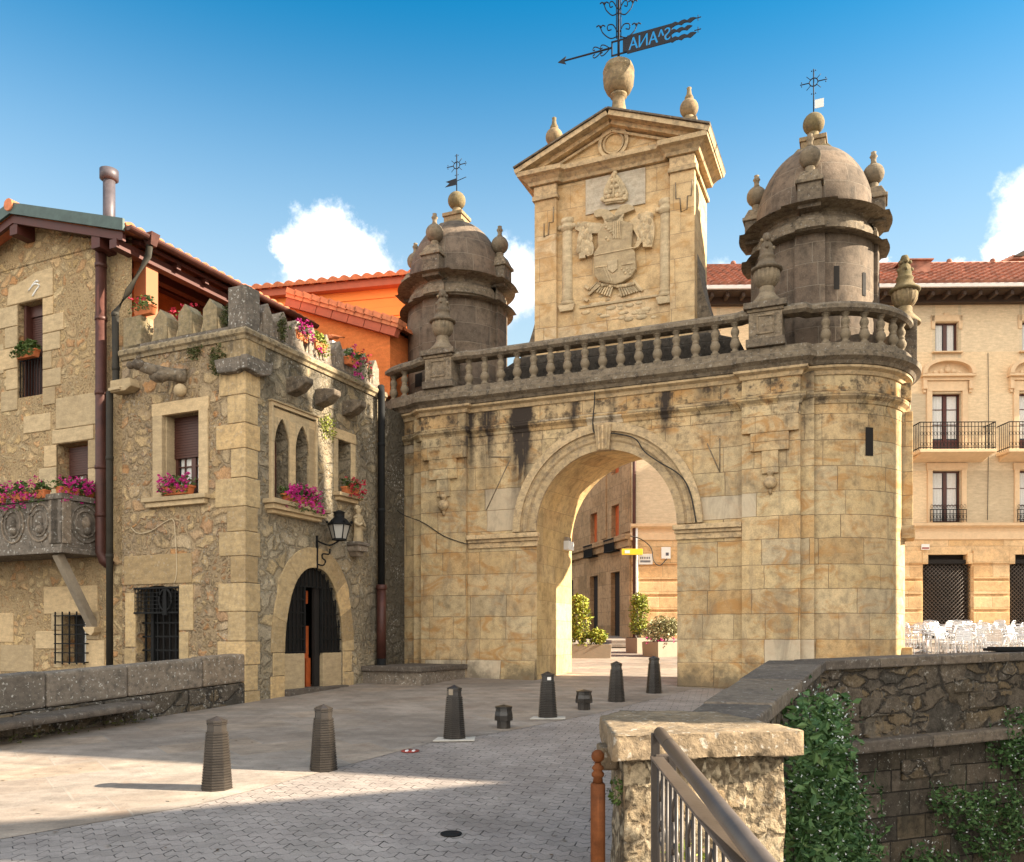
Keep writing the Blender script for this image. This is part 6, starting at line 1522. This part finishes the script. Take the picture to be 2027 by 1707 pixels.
flower_pot('terracotta planter with green leaves at the left end of the battlements', (-2.45, .1, 7.82), .5, 130, 5, 72, fm='crimson')
flower_pot('pot of red flowers behind the left battlements', (-1.75, .45, 7.62), .6, 120, 26, 73, fm='crimson')
flower_pot('pot with lime green leaves between the left merlons', (-.98, .35, 7.5), .3, 300, 0, 74, leaf='leafy')
sp = flower_pot('bushy green pot plant hung on the tall shuttered window of the house', (-5.75, HT - .02, 7.5), .62, 620, 0, 75, leaf='leaf')
m = MB(fH)
for k in range(9): x = -6.05 + .7 * k / 8; m.box(x - .008, x + .008, .02, .035, 6.76, 7.5)
m.box(-6.08, -5.33, .02, .04, 7.48, 7.5); m.build('window_rail', 'iron', house)
for (c, r, n, sd, lb) in (((-.58, -.04, 6.75), (.2, .07, .3), 500, 81, 'green tuft growing on the tower wall near the street corner'), ((-1.1, -.03, 7.0), (.2, .05, .16), 220, 82, 'small green tuft below the left battlements'), ((-.5, .12, 7.5), (.14, .16, .26), 400, 84, 'moss clump beside the corner post of the battlements'), ((.05, .9, 7.5), (.05, .14, .26), 260, 85, 'moss clump on the battlements right of the corner post'), ((.05, 2.25, 6.05), (.06, .3, .28), 330, 83, 'dry yellow tuft on the tower wall under a stone spout')):
    t = root('wall_plant', lb, 'plant', TF, c, 'tufts on the tower walls'); m = MB(); m.leaves(c, r, n, .022, sd, .2, .1); m.build('foliage', 'leafy' if sd == 83 else 'moss', t)


# ================================================================== APARTMENT BUILDING BEYOND THE GATE
BF = Frame(4.87, 35., R(1.2)); bx = lambda u: BF.px(u, 1000)[0]; bz = lambda v: BF.px(1874, v)[1]
LEN = 24.
ab = root('apartment_building', 'pale ochre apartment building with red tiled roof and iron balconies behind the gate', 'building', BF, (8, 0, 1.6))
EAV = bz(592)
cols = [1396] + [1874 - 172 * k for k in range(3)][::-1] + [2046, 2218, 2390]
W = [bx(u) for u in cols]
ops = []
for x in W:
    ops += [(x - .46, x + .46, bz(697), bz(638)), (x - .58, x + .58, bz(900), bz(779)), (x - .57, x + .57, bz(1034), bz(932)), (x - .97, x + .97, 1.4, bz(1098))]
m = MB(); m.wall(0, LEN, bz(1042), EAV, [o for o in ops if o[2] > bz(1042) - .3], .3); up = m.build('wall', 'plaster', ab, recalc=False)
m = MB(); m.wall(0, LEN, .8, bz(1070), [(a, b, c, min(d, bz(1098))) for a, b, c, d in ops if c < 3], .35, -.03); m.build('ground_storey', 'ochrestone', ab, recalc=False)
m = MB(); m.prism([(-.0, bz(1070)), (-.09, bz(1068)), (-.09, bz(1056)), (-.05, bz(1052)), (-.05, bz(1046)), (-.26, bz(1042)), (-.28, bz(1037)), (0., bz(1035))], -.05, LEN, 'yz'); m.build('ledge', 'band', ab)
for k in range(5):
    pass
for k in range(6):     # deep horizontal joints of the rusticated storey
    z = bz(1240) + .62 * k
    xs = [0] + [q for x in W for q in (x - 1.02, x + 1.02)] + [LEN]
    for a, b in zip(xs[::2], xs[1::2]):
        if b > a + .1 and z < bz(1110): m = MB(); m.box(a, b, -.1, -.0, z + .05, z + .57); m.build('rusticated_block', 'ochrestone', ab, .02)
# side wing running back along the lane
SD = Vector((-.266, .964)).normalized(); c0 = Vector((4.87, 35.))
SF = Frame(c0.x, c0.y, math.atan2(-SD.y, SD.x))
# local x runs back along the lane; outward normal faces the viewer's left
def sfm(x, d, z):
    wx, wy, _ = SF.w(x, d, 0); dx, dy = wx - BF.o[0], wy - BF.o[1]; return (dx * BF.a[0] + dy * BF.a[1], dx * BF.n[0] + dy * BF.n[1], z)
sgn = 1
t_ = SF.w(0, 1, 0); 
if (t_[0] - c0.x) < 0: sgn = -1
sfo = lambda x, d, z: sfm(x, d * sgn, z)
sops = []
for e in (1.75, 4.3, 7.6, 10.4): sops += [(e - .42, e + .42, bz(1082), bz(985)), (e - .42, e + .42, bz(920), bz(800)), (e - .5, e + .5, 1.6, bz(1125))]
m = MB(sfo); m.wall(0, 30, .8, EAV, sops, .3); m.build('side_wall', 'ashside', ab, recalc=False)
m = MB(sfo)
for a, b in ((0, .85), (2.7, 3.3)): m.box(a, b, -.06, .02, bz(1050), EAV)
m.box(-.05, 30, -.3, .02, bz(1066), bz(1055)); m.box(-.05, 30, -.16, .02, bz(1080), bz(1066)); m.box(-.02, .9, -.1, .02, .8, bz(1080)); m.build('side_pilaster', 'ashside', ab, .02)
for e in (1.75, 4.3, 7.6, 10.4):
    m = MB(sfo); m.box(e - .42, e + .42, .2, .24, bz(1082), bz(985)); m.build('shutter', 'bar', ab); m = MB(sfo); m.box(e - .42, e + .42, .2, .24, bz(920), bz(800)); m.build('shutter', 'bar', ab)
    m = MB(sfo); m.box(e - .5, e + .5, .2, .24, 1.6, bz(1125)); m.build('side_door', 'darkroom', ab)
    m = MB(sfo)
    for k in range(9): x = e - .52 + 1.04 * k / 8; m.box(x - .03, x + .03, -.3, -.26, bz(1082), bz(1060))
    m.box(e - .56, e + .56, -.32, -.24, bz(1060), bz(1057)); m.box(e - .56, e + .56, -.32, .0, bz(1084), bz(1082)); m.build('balcony_grille', 'iron', ab)
# eaves and roof
m = MB(); m.box(-1.0, LEN, -.95, .0, EAV + .02, EAV + .16); m.box(-1., LEN, -.3, -.02, EAV - .25, EAV + .02)
k = 0
while k * .62 < LEN: m.box(k * .62 - .06, k * .62 + .06, -.85, -.02, EAV - .16, EAV + .02); k += 1
m.build('eaves', 'eave', ab)
m = MB(); m.box(-1.05, LEN, -1.06, -.96, EAV + .06, EAV + .22); m.build('gutter', 'gutter', ab, .02)
m = MB(); Hs = 5.0; tile_roof(m, (-1.05, -1.0, EAV + .2), (1, 0, 0), (0, 1, .6), LEN + 1, Hs, .34, .42, .11, .07); m.build('roof', 'tile2', ab)
rz = EAV + .2 + Hs * .6 / math.hypot(1, .6); ry = -1 + Hs / math.hypot(1, .6)
m = MB(); m.tube([(-1.05, ry, rz + .02), (LEN, ry, rz + .02)], .13, 8)
for k in range(14): m.ball((-.8 + 1.9 * k, ry, rz + .16), .13, 8)
m.build('ridge_tile', 'tile2', ab)
m = MB(); q = BF.px(1835, 552); m.box(q[0] - .5, q[0] + .6, 1.0, 2.2, EAV + 1.3, EAV + 2.0); m.box(q[0] - .62, q[0] + .7, .9, 2.3, EAV + 2.0, EAV + 2.05); m.build('skylight', 'tile2', ab)
# windows
def pane_window(x0, x1, z0, z1, d, rows, name='window', solid=0., mat='frame', vol=True):
    m = MB(); e = .07
    for q in ((x0, x0 + e, z0, z1), (x1 - e, x1, z0, z1), ((x0 + x1) / 2 - e, (x0 + x1) / 2 + e, z0, z1), (x0, x1, z1 - e, z1), (x0, x1, z0, z0 + e)): m.box(q[0], q[1], d - .05, d, q[2], q[3])
    if solid: m.box(x0, x1, d - .04, d, z0, z0 + solid)
    for k in range(1, rows): z = z0 + solid + (z1 - z0 - solid) * k / rows; m.box(x0, x1, d - .03, d, z - .015, z + .015)
    f = m.build(name, mat, ab)
    m = MB(); m.box(x0, x1, d + .0, d + .015, z0, z1); m.build('pane', 'glass', f)
    m = MB()
    for xa, xb in ((x0 + .1, (x0 + x1) / 2 - .1), ((x0 + x1) / 2 + .1, x1 - .1)):
        n = 6
        for k in range(n):
            a, b = xa + (xb - xa) * k / n, xa + (xb - xa) * (k + 1) / n; m.face((m.vert(a, d - .004 - .012 * (k % 2), z0 + solid + .06), m.vert(b, d - .004 - .012 * ((k + 1) % 2), z0 + solid + .06), m.vert(b, d - .004 - .012 * ((k + 1) % 2), z1 - .06), m.vert(a, d - .004 - .012 * (k % 2), z1 - .06)))
    m.build('curtain', 'curtain', f)
def iron_rail(x0, x1, y, z0, z1, ret, name):
    m = MB()
    m.box(x0, x1, y - .02, y + .02, z1 - .03, z1); m.box(x0, x1, y - .015, y + .015, z0 + .06, z0 + .09); m.box(x0, x1, y - .012, y + .012, z1 - .2, z1 - .18)
    n = int((x1 - x0) / .13)
    for k in range(n + 1): x = x0 + (x1 - x0) * k / n; m.box(x - .009, x + .009, y - .009, y + .009, z0, z1)
    for k in range(n):
        x = x0 + (x1 - x0) * (k + .5) / n; r = .05
        for zc in (z0 + .2, z0 + .62): m.tube([(x + r * math.cos(PI * i / 4), y, zc + r * 1.5 * math.sin(PI * i / 4)) for i in range(9)], .008, 4)
    if ret:
        for x in (x0, x1):
            m.box(x - .02, x + .02, y, -.02, z1 - .03, z1); m.box(x - .015, x + .015, y, -.02, z0 + .06, z0 + .09)
            for k in range(6): yy = y + (-.05 - y) * k / 6; m.box(x - .009, x + .009, yy - .009, yy + .009, z0, z1)
    m.build(name, 'iron', ab)
for x in W:
    pane_window(x - .46, x + .46, bz(697), bz(638), .2, 1); pane_window(x - .58, x + .58, bz(900), bz(779), .22, 3, 'balcony_door', .62, 'timber'); pane_window(x - .57, x + .57, bz(1034), bz(932), .2, 3)
    m = MB()
    for q in ((x - .62, x - .47, bz(652), bz(625)), (x + .47, x + .62, bz(652), bz(625)), (x - .62, x + .62, bz(637), bz(625)), (x - .12, x + .12, bz(625), bz(619))): m.box(q[0], q[1], -.04, .02, q[2], q[3])
    m.box(x - .6, x + .6, -.16, .02, bz(700), bz(697)); m.build('window_surround', 'band', ab, .015)
    m = MB()
    for q in ((x - .82, x - .6, bz(900), bz(775)), (x + .6, x + .82, bz(900), bz(775)), (x - .82, x + .82, bz(775), bz(755))): m.box(q[0], q[1], -.07, .02, q[2], q[3])
    for sx in (-1, 1): m.box(x + sx * .92 - .08, x + sx * .92 + .08, -.16, .02, bz(772), bz(755)); m.box(x + sx * .92 - .06, x + sx * .92 + .06, -.1, .02, bz(778), bz(772))
    m.box(x - 1.0, x + 1.0, -.14, .02, bz(755), bz(748)); m.box(x - 1.07, x + 1.07, -.26, .02, bz(748), bz(743)); m.build('door_surround', 'band', ab, .015)
    m = MB(); n = 18; z0 = bz(743); h = bz(712) - z0
    P = lambda i, k: (x - 1.07 * k * math.cos(PI * i / n), z0 + h * (math.sin(PI * i / n)) ** .8 * (1 if k == 1 else .8))
    for i in range(n): m.prism([P(i, 1), P(i + 1, 1), P(i + 1, .84), P(i, .84)], -.28, .02)
    m.prism([P(i, .86) for i in range(n + 1)], -.04, .02)
    for (dx, dz, r) in ((0, .2, .13), (-.25, .13, .1), (.25, .13, .1), (-.5, .09, .08), (.5, .09, .08), (0, .36, .07)): m.ball((x + dx, -.05, z0 + dz), r, 10, 1, .5, 1)
    m.build('arched_pediment', 'band', ab)
    m = MB()
    for q in ((x - .78, x - .58, bz(1036), bz(928)), (x + .58, x + .78, bz(1036), bz(928)), (x - .82, x + .82, bz(931), bz(917))): m.box(q[0], q[1], -.06, .02, q[2], q[3])
    m.build('window_surround', 'band', ab, .015)
    m = MB(); m.box(x - 1.5, x + 1.5, -.95, .0, bz(905), bz(899)); m.prism([(-.9, bz(905)), (0, bz(905)), (0, bz(916)), (-.5, bz(910))], x - 1.4, x + 1.4, 'yz'); m.build('balcony_slab', 'band', ab, .015)
    iron_rail(x - 1.47, x + 1.47, -.9, bz(899), bz(846), True, 'balcony_railing'); iron_rail(x - .72, x + .72, -.14, bz(1034), bz(1009), False, 'window_railing')
    # lattice shutter on the ground floor
    m = MB(); zt = bz(1116); zb = 1.4
    s_ = .16; k = 0; xx = x - .97 - (zt - zb)
    def clip(a, b):
        (x0, z0), (x1, z1) = a, b; lo, hi = x - .97, x + .97; t0, t1 = 0., 1.
        dx = x1 - x0
        ta, tb = (lo - x0) / dx, (hi - x0) / dx; ta, tb = min(ta, tb), max(ta, tb); t0, t1 = max(t0, ta), min(t1, tb)
        return None if t0 >= t1 - .01 else ((x0 + dx * t0, z0 + (z1 - z0) * t0), (x0 + dx * t1, z0 + (z1 - z0) * t1))
    while xx < x + .97:
        for a, b in (((xx, zb), (xx + (zt - zb), zt)), ((xx + (zt - zb), zb), (xx, zt))):
            c = clip(a, b)
            if c: m.tube([(c[0][0], .1, c[0][1]), (c[1][0], .1, c[1][1])], .013, 4)
        xx += s_
    m.build('lattice_shutter', 'steel', ab)
    m = MB(); m.box(x - .97, x + .97, .25, .28, 1.4, bz(1098)); m.box(x - .97, x + .97, .02, .2, bz(1116), bz(1108)); m.build('shop_front', 'darkroom', ab)
    m = MB()
    for sx in (-1, 1): m.box(x + sx * .9 - .12, x + sx * .9 + .12, -.1, .3, bz(1117), bz(1096))
    m.build('corner_bracket', 'ochrestone', ab, .02)
m = MB(); q = BF.px(1925, 800); m.tube([(q[0] + .6, -.04, bz(700)), (q[0] + .62, -.05, bz(850)), (q[0] + .58, -.04, bz(1030))], .012, 5); m.build('facade_cable', 'cable', ab)
m = MB(); m.tube([(.1, -.08, 1.5), (.1, -.08, EAV)], .07, 10); m.build('drainpipe', 'copper', ab)
m = MB(); m.tube([(.2, -.12, bz(1270)), (.2, -.12, bz(1040))], .05, 10); m.build('white_conduit', 'white', ab)
sg = root('street_sign', 'yellow projecting shop sign at the corner seen through the archway', 'sign', BF, (0, -.2, bz(1093))); a, b = bx(1229), bx(1270)
m = MB(); m.box(a, b, -.36, -.28, bz(1099), bz(1087)); m.build('panel', 'yellow', sg, .01); m = MB(); m.box((a + b) / 2 - .3, (a + b) / 2 - .1, -.365, -.36, bz(1096), bz(1090)); m.build('white_dot', 'white', sg)
sg = root('street_sign', 'white street name plaque with two rows of small lettering beside the yellow sign', 'sign', BF, (.5, -.1, bz(1107))); a, b = bx(1263), bx(1291)
m = MB(); m.box(a, b, -.12, -.03, bz(1117), bz(1096)); m.build('plaque', 'white', sg, .01)
m = MB()
for z, n in ((1104, 6), (1111, 9)):
    for k in range(n): x = a + .08 + (b - a - .16) * k / n; m.box(x, x + .035, -.125, -.12, bz(z + 2), bz(z - 2))
m.build('lettering', 'letters', sg)
sg = root('utility_box', 'white meter box with blue mark on the wall right of the plaque', 'box', BF, (1.2, -.1, bz(1094))); a, b = bx(1308), bx(1326)
m = MB(); m.box(a, b, -.2, -.03, bz(1106), bz(1083)); m.build('case', 'white', sg, .015); m = MB(); m.box(a + .17, a + .29, -.205, -.2, bz(1100), bz(1094)); m.build('mark', 'letters', sg)
m = MB(); q = BF.px(1829, 1084); m.box(q[0] - .16, q[0] + .16, -.14, -.1, q[1] - .1, q[1] + .12); s2 = root('street_sign', 'small white and red sign on the corner stones between gate and lattice shutter', 'sign', BF, (q[0], -.1, q[1])); m.build('plate', 'white', s2); m = MB(); m.box(q[0] - .14, q[0] + .14, -.145, -.14, q[1] - .07, q[1] - .01); m.build('red_mark', 'red', s2)
cable('lane_cable', smoothpts([(c0.x - .1, 34.6, bz(1062)), (c0.x + .35, 34.7, bz(1068)), (c0.x + .75, 34.7, bz(1085)), (c0.x + .85, 34.7, bz(1110)), (c0.x + 1.1, 34.7, bz(1120)), (c0.x + 1.4, 34.75, bz(1106))]), .02, 'cable', 'black cable sagging along the corner wall behind the yellow sign')
# darker house further along the lane, and a brick gable beyond the roofs
sh = root('street_house', 'dark old house further down the lane, seen at the left edge of the archway', 'house', None, (-2.6, 52, 2.6)); OFF[sh.name] = (-2.6, 52, 2.6)
m = MB(); m.box(-12, 2.2, 52, 60, 2, 16); m.build('wall', 'ashside', sh)
m = MB()
for x in (1.6, .4, -1.2):
    for z in (3., 6.4, 9.6): m.box(x - .4, x + .4, 51.9, 52.0, z, z + 2.)
m.build('window', 'darkroom', sh)
m = MB()
for z in (5.8, 9.2): m.box(-12, 2.25, 51.6, 52.0, z, z + .25)
m.build('ledge', 'ashside', sh)
bg_ = root('brick_house', 'far red brick gable with tiled verge above the apartment roof', 'house', None, (32, 58, 10)); OFF[bg_.name] = (32, 58, 10)
def fz(u, v, Y=58): return ((u - PX) / FPX * Y, EYE + (HOR - v) / FPX * Y)
g = [fz(1915, 556), fz(2000, 516), fz(2200, 512), fz(2200, 640), fz(1915, 640)]
m = MB(); m.prism(g, 58, 64); m.build('gable_wall', 'trimred', bg_)
m = MB(); N = 12
for (a, b) in ((g[0], g[1]), (g[1], g[2])):
    for k in range(N): p = (a[0] + (b[0] - a[0]) * k / N, a[1] + (b[1] - a[1]) * k / N); q = (a[0] + (b[0] - a[0]) * (k + 1) / N, a[1] + (b[1] - a[1]) * (k + 1) / N); m.prism([p, q, (q[0], q[1] + .2), (p[0], p[1] + .26)], 57.7, 64)
m.build('verge_tile', 'tile2', bg_)
p0 = fz(2000, 512); p1 = fz(2022, 500); m = MB(); m.prism([p0, (p1[0], p1[1]), (p1[0] + .5, p1[1] - .08), (p0[0] + .6, p0[1])], 57.6, 58.6); m.build('dormer_cap', 'eave', bg_)

# ================================================================== PLANTERS THROUGH THE ARCH
def planter(label, cx, cy, hx, hy, h, rot=0.):
    t = root('planter', label, 'planter', None, (cx, cy, gz(cy - hy) - .02), 'planters beyond the arch', rot)
    m = MB(); m.frustum(0, 0, 0, h, hx * .96, hy * .96, hx, hy); m.build('box', 'planter', t, .01); m = MB(); m.box(-hx * .92, hx * .92, -hy * .9, hy * .9, h - .02, h + .015); m.build('soil', 'darkroom', t); return t
def shrub(label, c, parts, n, size, mat, seed, fl=0, flm='crimson'):
    t = root('shrub', label, 'shrub', None, c); m = MB()
    for i, (o, r) in enumerate(parts): m.leaves(o, r, int(n * 2.4), size, seed + i, .2)
    m.build('foliage', mat, t)
    m = MB()
    for i, (o, r) in enumerate(parts):
        for k in range(4): a = k * 1.7 + i; m.tube([(o[0] * .5 + .05 * math.cos(a), .05 * math.sin(a), 0), (o[0] + r[0] * .6 * math.cos(a), o[1] + r[1] * .6 * math.sin(a), o[2] + r[2] * .3)], .012, 5)
    m.build('stem', 'greywood', t)
    if fl:
        m = MB(); rnd = random.Random(seed)
        for _ in range(fl):
            p_ = Vector((rnd.uniform(-.5, .5), -.42 + rnd.uniform(0, .06), rnd.uniform(-.05, .1)))
            for _ in range(5): m.leaf(p_ + Vector((rnd.uniform(-1, 1), rnd.uniform(-1, 1), rnd.uniform(-1, 1))) * .03, .03, rnd)
        m.build('blossom', flm, t)
x0, y0 = ground(1168, 1304); y0 += .45
planter('long low taupe planter box left of the archway view', x0, y0, .62, .4, .42)
zb = gz(y0) + .4
shrub('tall leafy shrub with orange tips growing in the left planter', (x0 - .1, y0, zb), [((-.22, 0, .3), (.38, .3, .3)), ((-.2, 0, .75), (.42, .32, .35)), ((-.2, 0, 1.15), (.34, .3, .28)), ((.36, 0, .22), (.3, .28, .24))], 260, .05, 'autumn', 91, 16, 'autumn')
x1, y1 = ground(1268, 1294); y1 += .35
planter('square taupe planter box, left one of the pair by the stone corner', x1, y1, .3, .3, .5, .5)
shrub('airy yellow-green shrub in the left planter of the corner pair', (x1, y1, gz(y1) + .48), [((0, 0, .35), (.32, .3, .3)), ((.0, 0, .8), (.36, .32, .35)), ((.02, 0, 1.15), (.3, .28, .25))], 260, .042, 'yellowleaf', 101)
x2, y2 = ground(1310, 1301); y2 += .35
planter('square taupe planter box, right one of the pair by the pier of the arch', x2, y2, .38, .36, .46, .55)
shrub('bushy variegated shrub with pink flowers in the right planter', (x2, y2, gz(y2) + .44), [((-.05, 0, .25), (.5, .42, .25)), ((.1, 0, .5), (.48, .4, .25)), ((.35, 0, .4), (.3, .3, .25))], 330, .045, 'variegated', 111, 12, 'pink')
stp = root('stone_step', 'low stone steps at the foot of the corner house seen through the arch', 'steps', None, (5.1, 29.5, gz(29.5)), None); OFF[stp.name] = (0, 0, 0)
for k in range(2):
    m = MB(); m.box(-1.9 + .2 * k, 4, -.6 + .5 * k, 5, 0, .12 + .12 * k); m.build('tread', 'flag', stp, .015)
lp = root('wall_lamp', 'small pale box lamp fixed on the sunlit inner side of the arch', 'lamp', GF, (-1.5, 1.75, 3.8))
cx, cz = GF.px(1131, 1076, 1.75); LXo = ACX - ARX - .0
m = MB(); m.box(LXo, LXo + .14, 1.62, 1.9, cz + .04, cz + .14); m.build('bracket', 'planter', lp, .01); m = MB(); m.box(LXo + .01, LXo + .19, 1.58, 1.94, cz - .16, cz + .05); m.build('shade', 'white', lp, .02)

# ================================================================== CAFE TERRACE
def chair():
    t = root('cafe_chair', 'shiny aluminium cafe chair on the sunlit terrace behind the river wall', 'chair', None, (0, 0, 0), 'aluminium cafe chairs on the terrace')
    m = MB(); r = .013
    for sx in (-.23, .23):
        m.tube(smoothpts([(sx, -.24, 0), (sx * .98, -.22, .42), (sx, -.2, .64), (sx, -.05, .67), (sx * .95, .18, .66)], 3), r, 6)
        m.tube(smoothpts([(sx * .9, .3, 0), (sx * .9, .2, .44), (sx * .92, .26, .7), (sx * .8, .32, .84), (0, .35, .87)], 3), r, 6)
    m.tube([(-.22, -.2, .42), (.22, -.2, .42)], r, 6); m.tube([(-.2, .2, .43), (.2, .2, .43)], r, 6); m.build('frame', 'alu', t)
    m = MB()
    for k in range(6): y = -.2 + .4 * k / 6; m.box(-.21, .21, y, y + .05, .425, .437)
    m.build('seat', 'alu', t)
    m = MB()
    for k in range(5): z = .52 + .32 * k / 5; m.box(-.19, .19, .225 + .08 * k / 5, .237 + .08 * k / 5, z, z + .05)
    m.build('backrest', 'alu', t); return t
def table():
    t = root('cafe_table', 'round aluminium cafe table among the chairs', 'table', None, (0, 0, 0), 'round cafe tables on the terrace')
    m = MB(); m.lathe([(0, .7), (.35, .7), (.36, .715), (.35, .73), (0, .73)], seg=24); m.build('table_top', 'alu', t)
    m = MB(); m.tube([(0, 0, .02), (0, 0, .7)], .03, 10)
    for k in range(4): a = PI / 2 * k; m.tube([(0, 0, .1), (.28 * math.cos(a), .28 * math.sin(a), .015)], .018, 6)
    m.build('pedestal', 'alu', t); return t
ch = chair(); tb = table(); rnd = random.Random(77); i = 0; j = 0
for row, Y in enumerate((24.6, 26.6, 28.8, 31)):
    for kx in range(6):
        x = .458 * Y + .45 + kx * 1.22 * (1 + .03 * row) + rnd.uniform(-.2, .2); y = Y + rnd.uniform(-.3, .3)
        if x > .64 * Y: continue
        o = tb if j == 0 else copy_thing(tb, (0, 0, 0), 0); j += 1; o.location = (x, y, gz(y)); o.rotation_euler = (0, 0, rnd.uniform(0, 1))
        for q in range(rnd.choice((2, 3, 3))):
            a = rnd.uniform(-.5, .5) + 2.1 * q + row; c = ch if i == 0 else copy_thing(ch, (0, 0, 0), 0); i += 1
            xx, yy = x + .62 * math.cos(a), y + .62 * math.sin(a); c.location = (xx, yy, gz(yy)); c.rotation_euler = (0, 0, a - PI / 2 + rnd.uniform(-.3, .3))

# ================================================================== ADDED HOUSES ACROSS THE RIVER (outside the frame; outlines shaped to shade the bridge)
SA = Vector((sun_dir.x, sun_dir.y)).normalized(); XF = Frame(14. * 1, 0, -math.atan2(SA.y, SA.x))
def qy(q): return q - .1228 * 14.      # street-side edge of the shade measured along the river
def far_house(name, label, prof, depth, mats=('plaster', 'tile2')):
    t = root(name, label, 'house', XF, (0, qy(prof[0][0]), 0))
    m = MB(); m.prism([(qy(q), z) for q, z in prof], 0, depth, 'yz'); m.build('wall', mats[0], t)
    q0, q1 = min(p[0] for p in prof), max(p[0] for p in prof); zt = max(p[1] for p in prof)
    m = MB(); z = 3.
    while z < zt - 4.5:
        y = qy(q0) + 1.
        while y < qy(q1) - 1: m.box(-.04, .0, y - .45, y + .45, z, z + 1.7); y += 1.9
        z += 3.2
    if m.f: m.build('window', 'shutter', t)
far_house('shade_house', 'tall pale house added across the river, outline shaped to shade the bridge, outside the right edge of the photo', [(8.5, -3), (8.5, 8.95), (9.45, 12.8), (10.9, 19.), (11.5, 22.6), (14.4, 22.6), (15.1, 19.3), (16.15, 16.2), (16.27, 15.2), (16.27, -3)], 9)
far_house('shade_house', 'slim tall house added beside the tall one, outline shaped to shade the gate, outside the right edge of the photo', [(16.2, -3), (16.2, 14.9), (16.32, 15.2), (16.32, 20.), (17.5, 20.), (17.5, -3)], 9)
far_house('shade_house', 'narrow lower house added across the river, roofline shaped to shade the street, outside the right edge of the photo', [(5.55, -3), (5.55, 10.7), (6.25, 11.3), (8.53, 8.9), (8.53, -3)], 8.9)

m = MB(); rnd = random.Random(123)
for _ in range(170):
    v = 1360 + 340 * rnd.random() ** 1.6; u = rnd.uniform(0, 1180); x, y = ground(u, v)
    if v < 1395 and u < 500: continue
    p_ = Vector((x, y, gz(y) + .012)); a = rnd.uniform(0, 6.3); sz = rnd.uniform(.008, .03); d1 = Vector((math.cos(a), math.sin(a), rnd.uniform(-.1, .2))) * sz; d2 = Vector((-math.sin(a), math.cos(a), rnd.uniform(-.1, .2))) * sz * .5
    m.face([m.vert(*(p_ + q)) for q in (-d1, -d2, d1, d2)])
M['litter'] = foliage('dry_leaf_litter', [(.05, .03, .015), (.12, .06, .02), (.3, .26, .2), (.08, .06, .03)])
o = m.build('leaf_litter', 'litter'); o['kind'] = 'stuff'; o['label'] = 'dry leaf crumbs scattered over the paving'
